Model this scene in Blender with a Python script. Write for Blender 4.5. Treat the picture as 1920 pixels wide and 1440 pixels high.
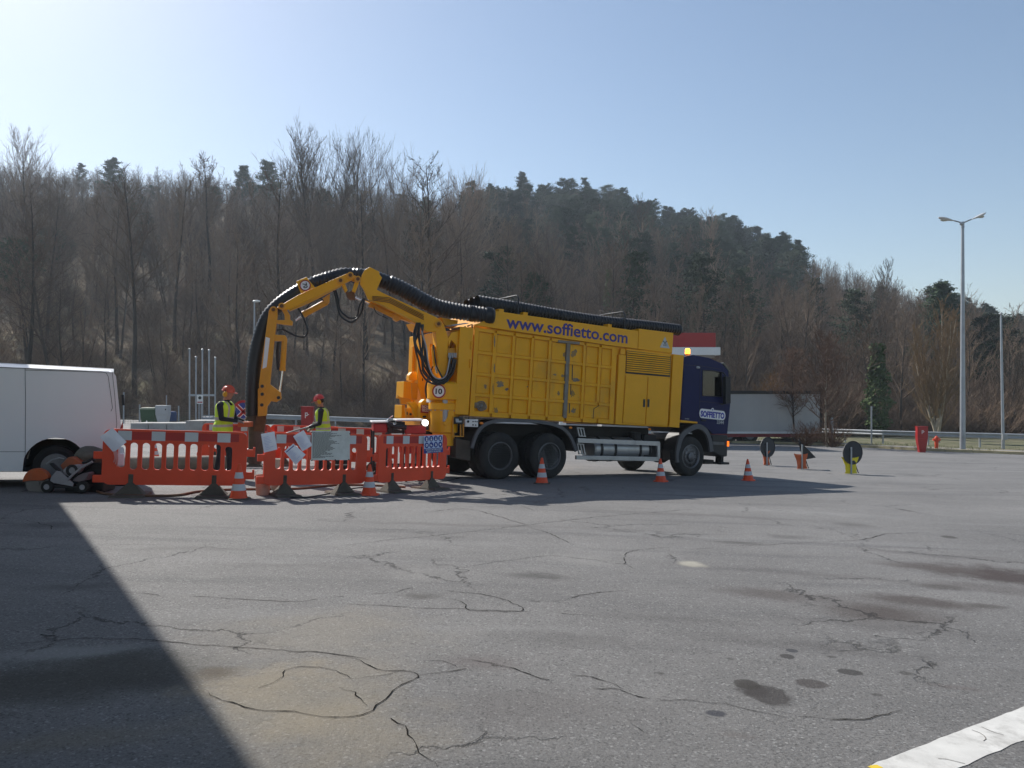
import bpy, bmesh, math, random
import numpy as np
from mathutils import Vector, Matrix, Euler, noise as mnoise
R = math.radians
for o in list(bpy.data.objects): bpy.data.objects.remove(o)
scene = bpy.context.scene
col = scene.collection

# ------------------------------------------------------------------ camera, light, exposure
cd = bpy.data.cameras.new("camera"); cam = bpy.data.objects.new("camera", cd); col.objects.link(cam)
cam.location = (0, 0, 1.6); cam.rotation_euler = (R(90), 0, 0)
cd.sensor_width = 36; cd.lens = 36 * 1443 / 1920; cd.shift_y = 15 / 1920
cd.clip_start = .05; cd.clip_end = 3000
scene.camera = cam
SUN_AZ, SUN_EL = 41.0, 40.0            # degrees left of the view direction, above the horizon
world = bpy.data.worlds.new("World"); scene.world = world; world.use_nodes = True
wn = world.node_tree.nodes; wl = world.node_tree.links
bg = wn['Background']
sky = wn.new('ShaderNodeTexSky'); sky.sky_type = 'NISHITA'; sky.sun_disc = False
sky.sun_elevation = R(SUN_EL); sky.sun_rotation = R(-SUN_AZ)
sky.altitude = 400; sky.air_density = 1.15; sky.dust_density = .9; sky.ozone_density = 1.1
wl.new(sky.outputs[0], bg.inputs[0]); bg.inputs[1].default_value = .092
sl = bpy.data.lights.new("sun", 'SUN'); sun = bpy.data.objects.new("sun", sl); col.objects.link(sun)
sl.energy = 4.5; sl.angle = R(.53); sl.color = (1, .96, .9)
sd = Vector((-math.sin(R(SUN_AZ)) * math.cos(R(SUN_EL)), math.cos(R(SUN_AZ)) * math.cos(R(SUN_EL)), math.sin(R(SUN_EL))))
sun.rotation_euler = sd.to_track_quat('Z', 'Y').to_euler(); sun.location = (-30, 30, 40)
scene.view_settings.view_transform = 'Standard'; scene.view_settings.look = 'None'
scene.view_settings.exposure = 0.45; scene.view_settings.gamma = 1.0
scene.view_settings.use_curve_mapping = False
scene.render.engine = 'CYCLES'
scene.render.resolution_x = 1024; scene.render.resolution_y = 768
scene.cycles.max_bounces = 6; scene.cycles.transparent_max_bounces = 12
scene.cycles.volume_bounces = 0; scene.cycles.volume_step_rate = 4

# ------------------------------------------------------------------ geometry of the place
F = 1443.0
def ray(px, py): return Vector(((px - 960) / F, 1.0, (735 - py) / F))
def sm(t, a=16.): return (t + math.sqrt(t * t + a)) / 2
def g(x, y):
    """ground height: the yard falls gently away to the right and to the back"""
    xs = x if x < 8 else 8 + (x - 8) * .4
    return .11 - .033 * xs - .037 * (sm(y - 5) - .34 * sm(y - 26, 30.))
def hit(px, py):
    r = ray(px, py); lo, hi = .5, 400.
    f = lambda t: 1.6 + r.z * t - g(r.x * t, t)
    for _ in range(60):
        m = (lo + hi) / 2
        if f(m) > 0: lo = m
        else: hi = m
    return Vector((r.x * lo, lo, g(r.x * lo, lo)))
def at(px, y, dz=0):
    x = (px - 960) / F * y
    return Vector((x, y, g(x, y) + dz))
def at3(px, py, y):
    r = ray(px, py); return Vector((r.x * y, y, 1.6 + r.z * y))

# ------------------------------------------------------------------ materials
def srgb(c):
    return tuple((v / 12.92 if v <= .04045 else ((v + .055) / 1.055) ** 2.4) for v in c)
MATS = {}
def mat(name, c, rough=.6, metal=0., var=.12, scale=3., dirt=0., dirtc=(.09, .075, .06), bump=0., bscale=40., emit=0., spec=.5, coat=0., objrand=0., trans=0.):
    if name in MATS: return MATS[name]
    m = bpy.data.materials.new(name); m.use_nodes = True; nt = m.node_tree; N = nt.nodes; L = nt.links
    b = N['Principled BSDF']
    tc = N.new('ShaderNodeTexCoord')
    nz = N.new('ShaderNodeTexNoise'); nz.inputs['Scale'].default_value = scale; nz.inputs['Detail'].default_value = 8; nz.inputs['Roughness'].default_value = .65
    L.new(tc.outputs['Object'], nz.inputs['Vector'])
    mr = N.new('ShaderNodeMapRange'); mr.inputs[1].default_value = .3; mr.inputs[2].default_value = .7
    mr.inputs[3].default_value = 1 - var; mr.inputs[4].default_value = 1 + var
    L.new(nz.outputs['Fac'], mr.inputs[0])
    hsv = N.new('ShaderNodeHueSaturation'); hsv.inputs['Color'].default_value = (*c, 1)
    vv = mr.outputs[0]
    if objrand:
        oi = N.new('ShaderNodeObjectInfo'); r2 = N.new('ShaderNodeMapRange'); r2.inputs[3].default_value = 1 - objrand; r2.inputs[4].default_value = 1 + objrand
        L.new(oi.outputs['Random'], r2.inputs[0]); mu = N.new('ShaderNodeMath'); mu.operation = 'MULTIPLY'
        L.new(vv, mu.inputs[0]); L.new(r2.outputs[0], mu.inputs[1]); vv = mu.outputs[0]
    L.new(vv, hsv.inputs['Value'])
    out = hsv.outputs[0]
    if dirt > 0:
        n2 = N.new('ShaderNodeTexNoise'); n2.inputs['Scale'].default_value = scale * .7; n2.inputs['Detail'].default_value = 12; n2.inputs['Roughness'].default_value = .72
        mp = N.new('ShaderNodeMapping'); mp.inputs['Location'].default_value = (3.1, 7.7, 1.3); mp.inputs['Scale'].default_value = (1, 1, .45)
        L.new(tc.outputs['Object'], mp.inputs[0]); L.new(mp.outputs[0], n2.inputs['Vector'])
        m2 = N.new('ShaderNodeMapRange'); m2.inputs[1].default_value = .62 - dirt * .25; m2.inputs[2].default_value = .82 - dirt * .2; m2.inputs[4].default_value = min(1, dirt * 1.6)
        L.new(n2.outputs['Fac'], m2.inputs[0])
        mx = N.new('ShaderNodeMix'); mx.data_type = 'RGBA'; mx.inputs['B'].default_value = (*dirtc, 1)
        L.new(m2.outputs[0], mx.inputs['Factor']); L.new(out, mx.inputs['A']); out = mx.outputs['Result']
        rr = N.new('ShaderNodeMapRange'); rr.inputs[3].default_value = rough; rr.inputs[4].default_value = min(1, rough + .4)
        L.new(m2.outputs[0], rr.inputs[0]); L.new(rr.outputs[0], b.inputs['Roughness'])
    else: b.inputs['Roughness'].default_value = rough
    L.new(out, b.inputs['Base Color'])
    b.inputs['Metallic'].default_value = metal; b.inputs['Specular IOR Level'].default_value = spec
    b.inputs['Coat Weight'].default_value = coat
    if emit: b.inputs['Emission Color'].default_value = (*c, 1); b.inputs['Emission Strength'].default_value = emit
    if trans: b.inputs['Transmission Weight'].default_value = trans
    if bump:
        n3 = N.new('ShaderNodeTexNoise'); n3.inputs['Scale'].default_value = bscale; n3.inputs['Detail'].default_value = 5
        L.new(tc.outputs['Object'], n3.inputs['Vector'])
        bp = N.new('ShaderNodeBump'); bp.inputs['Strength'].default_value = bump; bp.inputs['Distance'].default_value = .01
        L.new(n3.outputs['Fac'], bp.inputs['Height']); L.new(bp.outputs[0], b.inputs['Normal'])
    MATS[name] = m; return m

# ------------------------------------------------------------------ mesh helpers
class MB:
    """collects polygons; M maps the drawing frame into the frame of the object"""
    def __init__(s, M=None): s.v = []; s.f = []; s.M = M or Matrix(); s.mi = []; s.cur = 0
    def add(s, vs, fs):
        n = len(s.v); s.v += [tuple(s.M @ Vector(p)) for p in vs]
        for f in fs: s.f.append(tuple(i + n for i in f)); s.mi.append(s.cur)
        return s
    def box(s, x0, x1, y0, y1, z0, z1):
        return s.add([(x0,y0,z0),(x1,y0,z0),(x1,y1,z0),(x0,y1,z0),(x0,y0,z1),(x1,y0,z1),(x1,y1,z1),(x0,y1,z1)],
                     [(0,3,2,1),(4,5,6,7),(0,1,5,4),(1,2,6,5),(2,3,7,6),(3,0,4,7)])
    def loft(s, A, B):
        """polygon A joined to polygon B, both capped"""
        n = len(A); return s.add(list(A) + list(B), [tuple(range(n))[::-1], tuple(range(n, 2*n))] + [(i, (i+1) % n, n + (i+1) % n, n + i) for i in range(n)])
    def prism(s, poly, vec):
        vec = Vector(vec); return s.loft([Vector(p) for p in poly], [Vector(p) + vec for p in poly])
    def xz(s, poly, y0, y1): return s.loft([(x, y0, z) for x, z in poly], [(x, y1, z) for x, z in poly])
    def tube(s, pts, r, n=10, cap=True, closed=False):
        pts = [Vector(p) for p in pts]; m = len(pts)
        rs = r if isinstance(r, (list, tuple)) else [r] * m
        vs = []; ref = None
        for i, p in enumerate(pts):
            t = (pts[min(i+1, m-1)] - pts[max(i-1, 0)])
            if t.length < 1e-9: t = Vector((0, 0, 1))
            t.normalize()
            if ref is None: ref = t.orthogonal().normalized()
            ref = (ref - t * ref.dot(t))
            if ref.length < 1e-6: ref = t.orthogonal()
            ref.normalize(); b = t.cross(ref)
            for k in range(n):
                a = 2 * math.pi * k / n; vs.append(p + (ref * math.cos(a) + b * math.sin(a)) * rs[i])
        fs = [(i*n + k, i*n + (k+1) % n, (i+1)*n + (k+1) % n, (i+1)*n + k) for i in range(m-1) for k in range(n)]
        if cap: fs += [tuple(range(n))[::-1], tuple(range((m-1)*n, m*n))]
        return s.add(vs, fs)
    def cyl(s, a, b, r, n=16, r2=None): return s.tube([a, b], [r, r if r2 is None else r2], n)
    def lathe(s, prof, n=20, axis='z', c=(0,0,0)):
        """prof: list of (radius, height) about the axis through c"""
        vs = []; c = Vector(c)
        for r, h in prof:
            for k in range(n):
                a = 2*math.pi*k/n; p = (r*math.cos(a), r*math.sin(a), h)
                if axis == 'y': p = (p[0], h, p[1])
                if axis == 'x': p = (h, p[0], p[1])
                vs.append(c + Vector(p))
        m = len(prof); fs = [(i*n+k, i*n+(k+1)%n, (i+1)*n+(k+1)%n, (i+1)*n+k) for i in range(m-1) for k in range(n)]
        fs += [tuple(range(n))[::-1], tuple(range((m-1)*n, m*n))]
        return s.add(vs, fs)
    def ell(s, c, rx, ry, rz, n=14, m=9, z0=-1., z1=1.):
        prof = []; vs = []
        for i in range(m):
            t = z0 + (z1 - z0) * i / (m-1); t = math.sin(t*math.pi/2); q = math.sqrt(max(1e-4, 1 - t*t))
            for k in range(n):
                a = 2*math.pi*k/n; vs.append((c[0]+rx*q*math.cos(a), c[1]+ry*q*math.sin(a), c[2]+rz*t))
        fs = [(i*n+k, i*n+(k+1)%n, (i+1)*n+(k+1)%n, (i+1)*n+k) for i in range(m-1) for k in range(n)]
        fs += [tuple(range(n))[::-1], tuple(range((m-1)*n, m*n))]
        return s.add(vs, fs)
    def build(s, name, m, parent=None, smooth=None, bevel=0., label=None):
        me = bpy.data.meshes.new(name); me.from_pydata(s.v, [], s.f); 
        for q in (m if isinstance(m, (list, tuple)) else [m]): me.materials.append(q)
        if isinstance(m, (list, tuple)): me.polygons.foreach_set('material_index', s.mi)
        bm = bmesh.new(); bm.from_mesh(me)
        if not getattr(s, 'nofix', False):
            bmesh.ops.recalc_face_normals(bm, faces=bm.faces)
        bm.to_mesh(me); bm.free()
        o = bpy.data.objects.new(name, me); col.objects.link(o)
        if parent: o.parent = parent
        if smooth is not None:
            me.shade_smooth() if hasattr(me, 'shade_smooth') else None
            for e in me.edges: pass
            try: me.set_sharp_from_angle(angle=R(smooth))
            except Exception: pass
        if bevel:
            b = o.modifiers.new('bevel', 'BEVEL'); b.width = bevel; b.segments = 2; b.limit_method = 'ANGLE'; b.angle_limit = R(40); b.harden_normals = False
        if label: o['label'] = label
        return o
def tag(o, label=None, cat=None, group=None, kind=None):
    if label: o['label'] = label
    if cat: o['category'] = cat
    if group: o['group'] = group
    if kind: o['kind'] = kind
    return o
def thing(name, label, cat, loc=(0,0,0), rz=0., group=None, M=None):
    o = bpy.data.objects.new(name, None); col.objects.link(o); o.empty_display_size = .2
    if M is not None: o.matrix_world = M
    else: o.location = loc; o.rotation_euler = (0, 0, rz)
    return tag(o, label, cat, group)
def copy_tree(o, parent=None):
    c = o.copy(); col.objects.link(c); c.parent = parent
    for ch in [q for q in o.children if q is not c]: copy_tree(ch, c)
    return c
def spline(pts, n=8):
    """Catmull-Rom through pts"""
    P = [Vector(p) for p in pts]; P = [P[0]*2 - P[1]] + P + [P[-1]*2 - P[-2]]; out = []
    for i in range(1, len(P)-2):
        a, b, c, d = P[i-1], P[i], P[i+1], P[i+2]
        for k in range(n):
            t = k/n; out.append(.5*((2*b) + (c-a)*t + (2*a-5*b+4*c-d)*t*t + (3*b-a-3*c+d)*t**3))
    out.append(P[-2]); return out
def resample(pts, step):
    out = [pts[0]]; acc = 0
    for a, b in zip(pts, pts[1:]):
        L = (b-a).length; t = step - acc
        while t <= L:
            out.append(a + (b-a)*(t/L)); t += step
        acc = (acc + L) % step if L else acc
    return out
def shape_with_holes(outer, holes, th):
    """flat plate in XZ with openings, thickness th along +Y: returns verts, faces"""
    cu = bpy.data.curves.new('shape', 'CURVE'); cu.dimensions = '2D'; cu.fill_mode = 'BOTH'; cu.extrude = th/2
    for poly in [outer] + holes:
        sp = cu.splines.new('POLY'); sp.points.add(len(poly)-1); sp.use_cyclic_u = True
        for p, q in zip(sp.points, poly): p.co = (q[0], q[1], 0, 1)
    ob = bpy.data.objects.new('shape', cu); col.objects.link(ob)
    dg = bpy.context.evaluated_depsgraph_get(); me = bpy.data.meshes.new_from_object(ob.evaluated_get(dg))
    V = [(v.co.x, v.co.z + th/2, v.co.y) for v in me.vertices]; Fc = [tuple(p.vertices) for p in me.polygons]
    bpy.data.objects.remove(ob); bpy.data.meshes.remove(me); bpy.data.curves.remove(cu)
    return V, Fc
def text_geo(body, bold=0., ext=.004):
    cu = bpy.data.curves.new('t', 'FONT'); cu.body = body; cu.size = 1; cu.extrude = ext; cu.offset = bold
    cu.resolution_u = 3
    ob = bpy.data.objects.new('t', cu); col.objects.link(ob)
    dg = bpy.context.evaluated_depsgraph_get(); me = bpy.data.meshes.new_from_object(ob.evaluated_get(dg))
    V = np.array([v.co[:] for v in me.vertices]); Fc = [tuple(p.vertices) for p in me.polygons]
    bpy.data.objects.remove(ob); bpy.data.meshes.remove(me); bpy.data.curves.remove(cu)
    V[:, 0] -= V[:, 0].min(); return V, Fc
def text_on(mb, body, P, Q, n, bold=0., th=.003, height=None):
    """text with baseline P->Q, standing off along n (towards the viewer); width fits |PQ|; height = cap height in metres"""
    P, Q, n = Vector(P), Vector(Q), Vector(n).normalized(); u = (Q-P); w = u.length; u.normalize(); v = n.cross(u)
    V, Fc = text_geo(body, bold); s = w / V[:, 0].max(); sv = s if height is None else height/.72
    mb.add([P + u*(a*s) + v*(b*sv) + n*(th if c > 0 else 0) for a, b, c in V], Fc)
def rrect(x0, x1, z0, z1, r, n=5):
    out = []
    for cx, cz, a0 in ((x1-r, z1-r, 0), (x0+r, z1-r, 90), (x0+r, z0+r, 180), (x1-r, z0+r, 270)):
        for k in range(n+1):
            a = R(a0 + 90*k/n); out.append((cx + r*math.cos(a), cz + r*math.sin(a)))
    return out
def disc(mb, c, r, u, v, n, th, k=24, r0=None):
    """disc (or ring with r0) centred c in the plane u,v, thickness th along n"""
    c, u, v, n = Vector(c), Vector(u).normalized(), Vector(v).normalized(), Vector(n).normalized()
    A = [c + (u*math.cos(2*math.pi*i/k) + v*math.sin(2*math.pi*i/k))*r for i in range(k)]
    if r0 is None: mb.prism(A, n*th); return
    B = [c + (u*math.cos(2*math.pi*i/k) + v*math.sin(2*math.pi*i/k))*r0 for i in range(k)]
    vs = A + B + [p + n*th for p in A] + [p + n*th for p in B]
    fs = []
    for i in range(k):
        j = (i+1) % k
        fs += [(i, j, k+j, k+i), (2*k+i, 3*k+i, 3*k+j, 2*k+j), (i, 2*k+i, 2*k+j, j), (k+i, k+j, 3*k+j, 3*k+i)]
    mb.add(vs, fs)
# ------------------------------------------------------------------ asphalt
def asphalt_material():
    m = bpy.data.materials.new('asphalt'); m.use_nodes = True; nt = m.node_tree; N = nt.nodes; L = nt.links; b = N['Principled BSDF']
    tc = N.new('ShaderNodeTexCoord'); P = tc.outputs['Object']
    def noise(scale, det=4, rough=.6, vec=None, sc=None, dim=None):
        n = N.new('ShaderNodeTexNoise'); n.inputs['Scale'].default_value = scale; n.inputs['Detail'].default_value = det; n.inputs['Roughness'].default_value = rough
        v = vec or P
        if sc: mp = N.new('ShaderNodeMapping'); mp.inputs['Scale'].default_value = sc[0]; mp.inputs['Rotation'].default_value = (0, 0, sc[1]); L.new(v, mp.inputs[0]); v = mp.outputs[0]
        L.new(v, n.inputs['Vector']); return n.outputs['Fac']
    def rng(v, a, b_, c, d, smooth=False):
        r = N.new('ShaderNodeMapRange'); 
        if smooth: r.interpolation_type = 'SMOOTHSTEP'
        for i, q in enumerate((a, b_, c, d)): r.inputs[i+1].default_value = q
        L.new(v, r.inputs[0]); return r.outputs[0]
    def math_(op, a, b_=None):
        q = N.new('ShaderNodeMath'); q.operation = op
        for i, x in enumerate((a, b_)):
            if x is None: continue
            if isinstance(x, (int, float)): q.inputs[i].default_value = x
            else: L.new(x, q.inputs[i])
        return q.outputs[0]
    def mix(f, a, c):
        x = N.new('ShaderNodeMix'); x.data_type = 'RGBA'
        if isinstance(f, float): x.inputs['Factor'].default_value = f
        else: L.new(f, x.inputs['Factor'])
        for k, q in (('A', a), ('B', c)):
            if isinstance(q, tuple): x.inputs[k].default_value = (*q, 1)
            else: L.new(q, x.inputs[k])
        return x.outputs['Result']
    # base tone: broad patches, long faint tyre streaks, stone speckle of several sizes
    base = mix(rng(noise(.35, 6, .6), .35, .68, 0, 1), (.158, .152, .146), (.22, .212, .203))
    base = mix(rng(noise(1.6, 8, .7), .4, .75, 0, .45), base, (.128, .125, .122))
    streak = noise(.9, 6, .6, sc=((.16, 1.6, 1), R(-14)))
    base = mix(rng(streak, .5, .7, 0, .6, True), base, (.085, .083, .085))
    streak2 = noise(1.3, 5, .6, sc=((.12, 1.1, 1), R(8)))
    base = mix(rng(streak2, .55, .78, 0, .5, True), base, (.25, .245, .24))
    sp = noise(88, 4, .85)
    base = mix(rng(sp, .53, .66, 0, .62), base, (.3, .298, .292))
    base = mix(rng(sp, .46, .33, 0, .8), base, (.055, .053, .052))
    v = N.new('ShaderNodeTexVoronoi'); v.inputs['Scale'].default_value = 85; L.new(P, v.inputs['Vector'])
    sep = N.new('ShaderNodeSeparateColor'); L.new(v.outputs['Color'], sep.inputs[0])
    base = mix(rng(sep.outputs[0], .9, .98, 0, .45), base, (.4, .395, .38))
    base = mix(rng(sep.outputs[1], .82, .95, 0, .5), base, (.05, .048, .046))
    # distorted position for stains
    nz = N.new('ShaderNodeTexNoise'); nz.inputs['Scale'].default_value = 1.7; nz.inputs['Detail'].default_value = 7; nz.inputs['Roughness'].default_value = .7; L.new(P, nz.inputs['Vector'])
    sub = N.new('ShaderNodeVectorMath'); sub.operation = 'SUBTRACT'; sub.inputs[1].default_value = (.5, .5, .5); L.new(nz.outputs['Color'], sub.inputs[0])
    warped = {}
    def stain(c, amt, colr, edge=.6, wob=.5):
        nonlocal base
        (px, py, hw, hh) = c
        C = hit(px, py); a = (hit(px+hw, py) - hit(px-hw, py)).length/2; bb = (hit(px, py-hh) - hit(px, py+hh)).length/2
        want = wob*min(a, bb)*2.4; key = min((.05, .12, .3, .7, 1.6), key=lambda q: abs(math.log(q/want)))
        if key not in warped:
            s = N.new('ShaderNodeVectorMath'); s.operation = 'SCALE'; s.inputs['Scale'].default_value = key; L.new(sub.outputs[0], s.inputs[0])
            ad = N.new('ShaderNodeVectorMath'); ad.operation = 'ADD'; L.new(P, ad.inputs[0]); L.new(s.outputs[0], ad.inputs[1]); warped[key] = ad
        ad = warped[key]
        mp = N.new('ShaderNodeMapping'); mp.vector_type = 'TEXTURE'
        mp.inputs['Location'].default_value = C; mp.inputs['Scale'].default_value = (a, bb, 1000)
        mp.inputs['Rotation'].default_value = (0, 0, math.atan2(C.x, C.y)*-.6)
        L.new(ad.outputs[0], mp.inputs[0]); ln = N.new('ShaderNodeVectorMath'); ln.operation = 'LENGTH'; L.new(mp.outputs[0], ln.inputs[0])
        k = rng(ln.outputs['Value'], 1.0, edge, 0, amt, True)
        base = mix(k, base, colr)
    stain((590, 1330, 330, 130), .42, (.3, .25, .165), .0, 1.0)
    stain((480, 1285, 170, 60), .36, (.36, .29, .18), .0, 1.3)
    stain((600, 1350, 150, 50), .26, (.36, .29, .18), .0, 1.3)
    stain((690, 1250, 120, 30), .22, (.34, .28, .19), .0, 1.3)
    stain((700, 1400, 200, 60), .3, (.3, .25, .17), .0, 1.1)
    stain((600, 1190, 300, 70), .4, (.29, .255, .2), .1, .8)
    stain((170, 1270, 320, 62), .72, (.045, .042, .03), .35, .7)
    stain((120, 1222, 200, 14), .5, (.3, .3, .28), .3, .6)
    stain((140, 1390, 300, 30), .35, (.2, .17, .11), .1, .8)
    stain((405, 1262, 70, 18), .7, (.07, .05, .03), .1, .9)
    stain((900, 1240, 120, 22), .35, (.1, .07, .065), .1, .8)
    stain((1000, 1330, 300, 60), .28, (.1, .085, .08), .1, .8)
    stain((1440, 1300, 44, 20), .8, (.04, .034, .032), .7, 1.0)
    stain((1410, 1290, 34, 16), .7, (.04, .034, .032), .6, 1.1)
    stain((1400, 1283, 28, 10), .8, (.04, .035, .03), .8, .5)
    stain((1524, 1281, 30, 9), .7, (.045, .035, .032), .75, .4)
    stain((1594, 1260, 26, 6), .8, (.035, .032, .03), .75, .4)
    stain((1476, 1231, 15, 5), .8, (.035, .032, .03), .75, .4)
    stain((1485, 1220, 12, 4), .8, (.03, .032, .04), .75, .4)
    stain((1342, 1337, 22, 7), .8, (.03, .032, .045), .6, .6)
    stain((1655, 1150, 170, 24), .75, (.055, .04, .034), .1, .9)
    stain((1720, 1128, 150, 16), .7, (.05, .035, .03), .2, .8)
    stain((1900, 1083, 130, 24), .85, (.04, .025, .022), .2, .8)
    stain((1760, 1066, 140, 11), .75, (.06, .045, .04), .2, .8)
    stain((1860, 1105, 120, 12), .4, (.07, .055, .05), .2, .8)
    stain((1460, 1115, 170, 14), .6, (.07, .055, .05), .15, .8)
    stain((1760, 1100, 60, 7), .6, (.05, .04, .035), .3, .6)
    stain((1850, 1136, 45, 7), .55, (.05, .04, .035), .3, .6)
    stain((1300, 1058, 34, 7), .75, (.5, .47, .38), .3, .7)
    stain((1600, 984, 50, 6), .5, (.06, .055, .05), .2, .7)
    stain((1470, 1006, 60, 6), .5, (.08, .075, .07), .2, .8)
    stain((1780, 1007, 16, 3), .7, (.04, .035, .03), .6, .5)
    stain((1010, 1080, 110, 10), .62, (.045, .042, .04), .1, .9)
    stain((790, 1118, 60, 10), .6, (.05, .045, .04), .1, .9)
    stain((1385, 1018, 70, 5), .6, (.06, .055, .05), .1, .9)
    stain((780, 1075, 80, 22), .25, (.32, .31, .29), .1, .9)
    stain((1090, 1050, 90, 16), .25, (.32, .31, .29), .1, .9)
    stain((380, 1082, 60, 6), .2, (.3, .29, .27), .1, .9)
    stain((150, 1100, 140, 10), .5, (.06, .055, .055), .1, .9)
    stain((90, 985, 90, 9), .5, (.06, .055, .055), .1, .9)
    stain((1380, 1380, 60, 10), .3, (.11, .085, .075), .1, .9)
    stain((1790, 1290, 70, 6), .35, (.1, .07, .065), .1, .9)
    for c_, am in (((1500, 1075, 420, 9), .35), ((1650, 1175, 300, 12), .45), ((1250, 1160, 260, 10), .3), ((900, 985, 420, 5), .4), ((1300, 965, 300, 4), .4), ((600, 1060, 300, 7), .3), ((1750, 1040, 200, 6), .45), ((1100, 1200, 330, 16), .3), ((1550, 1215, 380, 18), .35), ((350, 1030, 300, 6), .3)):
        stain(c_, am, (.07, .062, .06), .0, 1.3)
    for c_, am in (((820, 1020, 300, 12), .25), ((1200, 1000, 300, 8), .25), ((1500, 960, 300, 6), .3), ((450, 1150, 260, 20), .22), ((950, 1180, 260, 16), .22)):
        stain(c_, am, (.3, .295, .285), .0, 1.3)
    rs = random.Random(5)
    for px, py, w in ((1235, 1262, 9), (1560, 1232, 8), (1642, 1302, 10), (1370, 1235, 7), (1700, 1262, 12), (1745, 1245, 9)):
        stain((px, py, w*1.5, w*.4), .6, (.045, .04, .036), .4, 1.1)
    # fine crack network that fades in and out
    nd = N.new('ShaderNodeVectorMath'); nd.operation = 'SCALE'; nd.inputs['Scale'].default_value = .5; L.new(sub.outputs[0], nd.inputs[0])
    ad = N.new('ShaderNodeVectorMath'); ad.operation = 'ADD'; L.new(P, ad.inputs[0]); L.new(nd.outputs[0], ad.inputs[1])
    n5 = N.new('ShaderNodeTexNoise'); n5.inputs['Scale'].default_value = 9; n5.inputs['Detail'].default_value = 4; L.new(P, n5.inputs['Vector'])
    s5 = N.new('ShaderNodeVectorMath'); s5.operation = 'SCALE'; s5.inputs['Scale'].default_value = .12; L.new(n5.outputs['Color'], s5.inputs[0])
    ad2 = N.new('ShaderNodeVectorMath'); ad2.operation = 'ADD'; L.new(ad.outputs[0], ad2.inputs[0]); L.new(s5.outputs[0], ad2.inputs[1])
    hcr = None
    for sc_, w, lo, hi, off in ((.5, .0065, .5, .58, 0), (1.6, .007, .62, .72, 5)):
        vo = N.new('ShaderNodeTexVoronoi'); vo.feature = 'DISTANCE_TO_EDGE'; vo.inputs['Scale'].default_value = sc_
        mp = N.new('ShaderNodeMapping'); mp.inputs['Location'].default_value = (off, off*.7, 0); L.new(ad2.outputs[0], mp.inputs[0]); L.new(mp.outputs[0], vo.inputs['Vector'])
        line = rng(vo.outputs['Distance'], w*sc_*2, w*sc_*.6, 0, 1)
        gate = rng(noise(.55, 3, .5, sc=((1, 1, 1), off)), lo, hi, 0, .72)
        k = math_('MULTIPLY', line, gate)
        base = mix(k, base, (.02, .018, .016)); hcr = k if hcr is None else math_('MAXIMUM', hcr, k)
    L.new(base, b.inputs['Base Color'])
    b.inputs['Roughness'].default_value = .82; b.inputs['Specular IOR Level'].default_value = .35
    hgt = math_('SUBTRACT', math_('ADD', math_('MULTIPLY', noise(75, 5, .8), .9), math_('MULTIPLY', noise(14, 4, .7), .6)), math_('MULTIPLY', hcr, 1.2))
    bp = N.new('ShaderNodeBump'); bp.inputs['Strength'].default_value = .9; bp.inputs['Distance'].default_value = .013
    L.new(hgt, bp.inputs['Height']); L.new(bp.outputs[0], b.inputs['Normal'])
    return m

kerb_px = [(1372, 831), (1500, 834), (1604, 838), (1719, 845), (1830, 849), (1925, 853)]
KP = [hit(*p) for p in kerb_px]
KX = [p.x for p in KP]; KY = [p.y for p in KP]
def ykerb(x):
    if x < KX[0]: return 58.0 if x < KX[0] - 1.5 else 58 + (KY[0] - 58) * (x - KX[0] + 1.5) / 1.5
    if x > KX[-1]: return KY[-1] + (x-KX[-1]) * (KY[-1]-KY[-2])/(KX[-1]-KX[-2])
    return float(np.interp(x, KX, KY))
print('kerb', [tuple(round(q, 1) for q in p) for p in KP])

# far skyline of the valley side
SX = [-200, 0, 200, 400, 560, 780, 950, 1100, 1200, 1330, 1480, 1600, 1700, 1850, 1920, 2150]
SY = [315, 318, 325, 335, 342, 365, 366, 372, 402, 434, 470, 508, 540, 590, 612, 650]
YT, YR = 62.0, 225.0
def ridge_h(x, y):
    px = 960 + x/max(y, 1)*F; px = max(-200, min(2150, px))
    return 1.6 + (735 - float(np.interp(px, SX, SY)))/F*YR - 7.0
def H(x, y):
    """height of the wooded hillside"""
    z0 = g(x, min(y, YT)) - .25
    if y <= YT: return z0
    t = min(1, (y-YT)/(YR-YT)); h = ridge_h(x, y)
    s = t**1.12
    z = z0 + (h-z0)*s + 1.6*mnoise.noise(Vector((x*.03, y*.03, 3)))*min(1, t*6)*1.3
    if y > YR: z -= (y-YR)*.12
    return z

M_asph = asphalt_material()
def sheet(name, xs, yrow, zf, m, kind='structure'):
    """grid over columns xs; yrow(x) gives the row positions"""
    rows = [yrow(x) for x in xs]; n = len(rows[0]); v = []; f = []
    for x, ys in zip(xs, rows):
        for y in ys: v.append((x, y, zf(x, y)))
    for i in range(len(xs)-1):
        for j in range(n-1): f.append((i*n+j, (i+1)*n+j, (i+1)*n+j+1, i*n+j+1))
    me = bpy.data.meshes.new(name); me.from_pydata(v, [], f); me.materials.append(m); me.shade_smooth()
    o = bpy.data.objects.new(name, me); col.objects.link(o); return tag(o, kind=kind)
xs = [-90, -70, -50, -40] + list(np.arange(-34, KX[0]-1.6, 1.0)) + [KX[0]-1.5] + KX[:1] + list(np.arange(KX[0]+.7, 60, 1.0)) + [75, 100]
def arow(x):
    ye = ykerb(x); return [-30, -15, -5] + list(np.linspace(0, 14, 36)) + list(np.linspace(14.6, ye, 50))
sheet('asphalt_yard', xs, arow, lambda x, y: g(x, y), M_asph)

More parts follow.
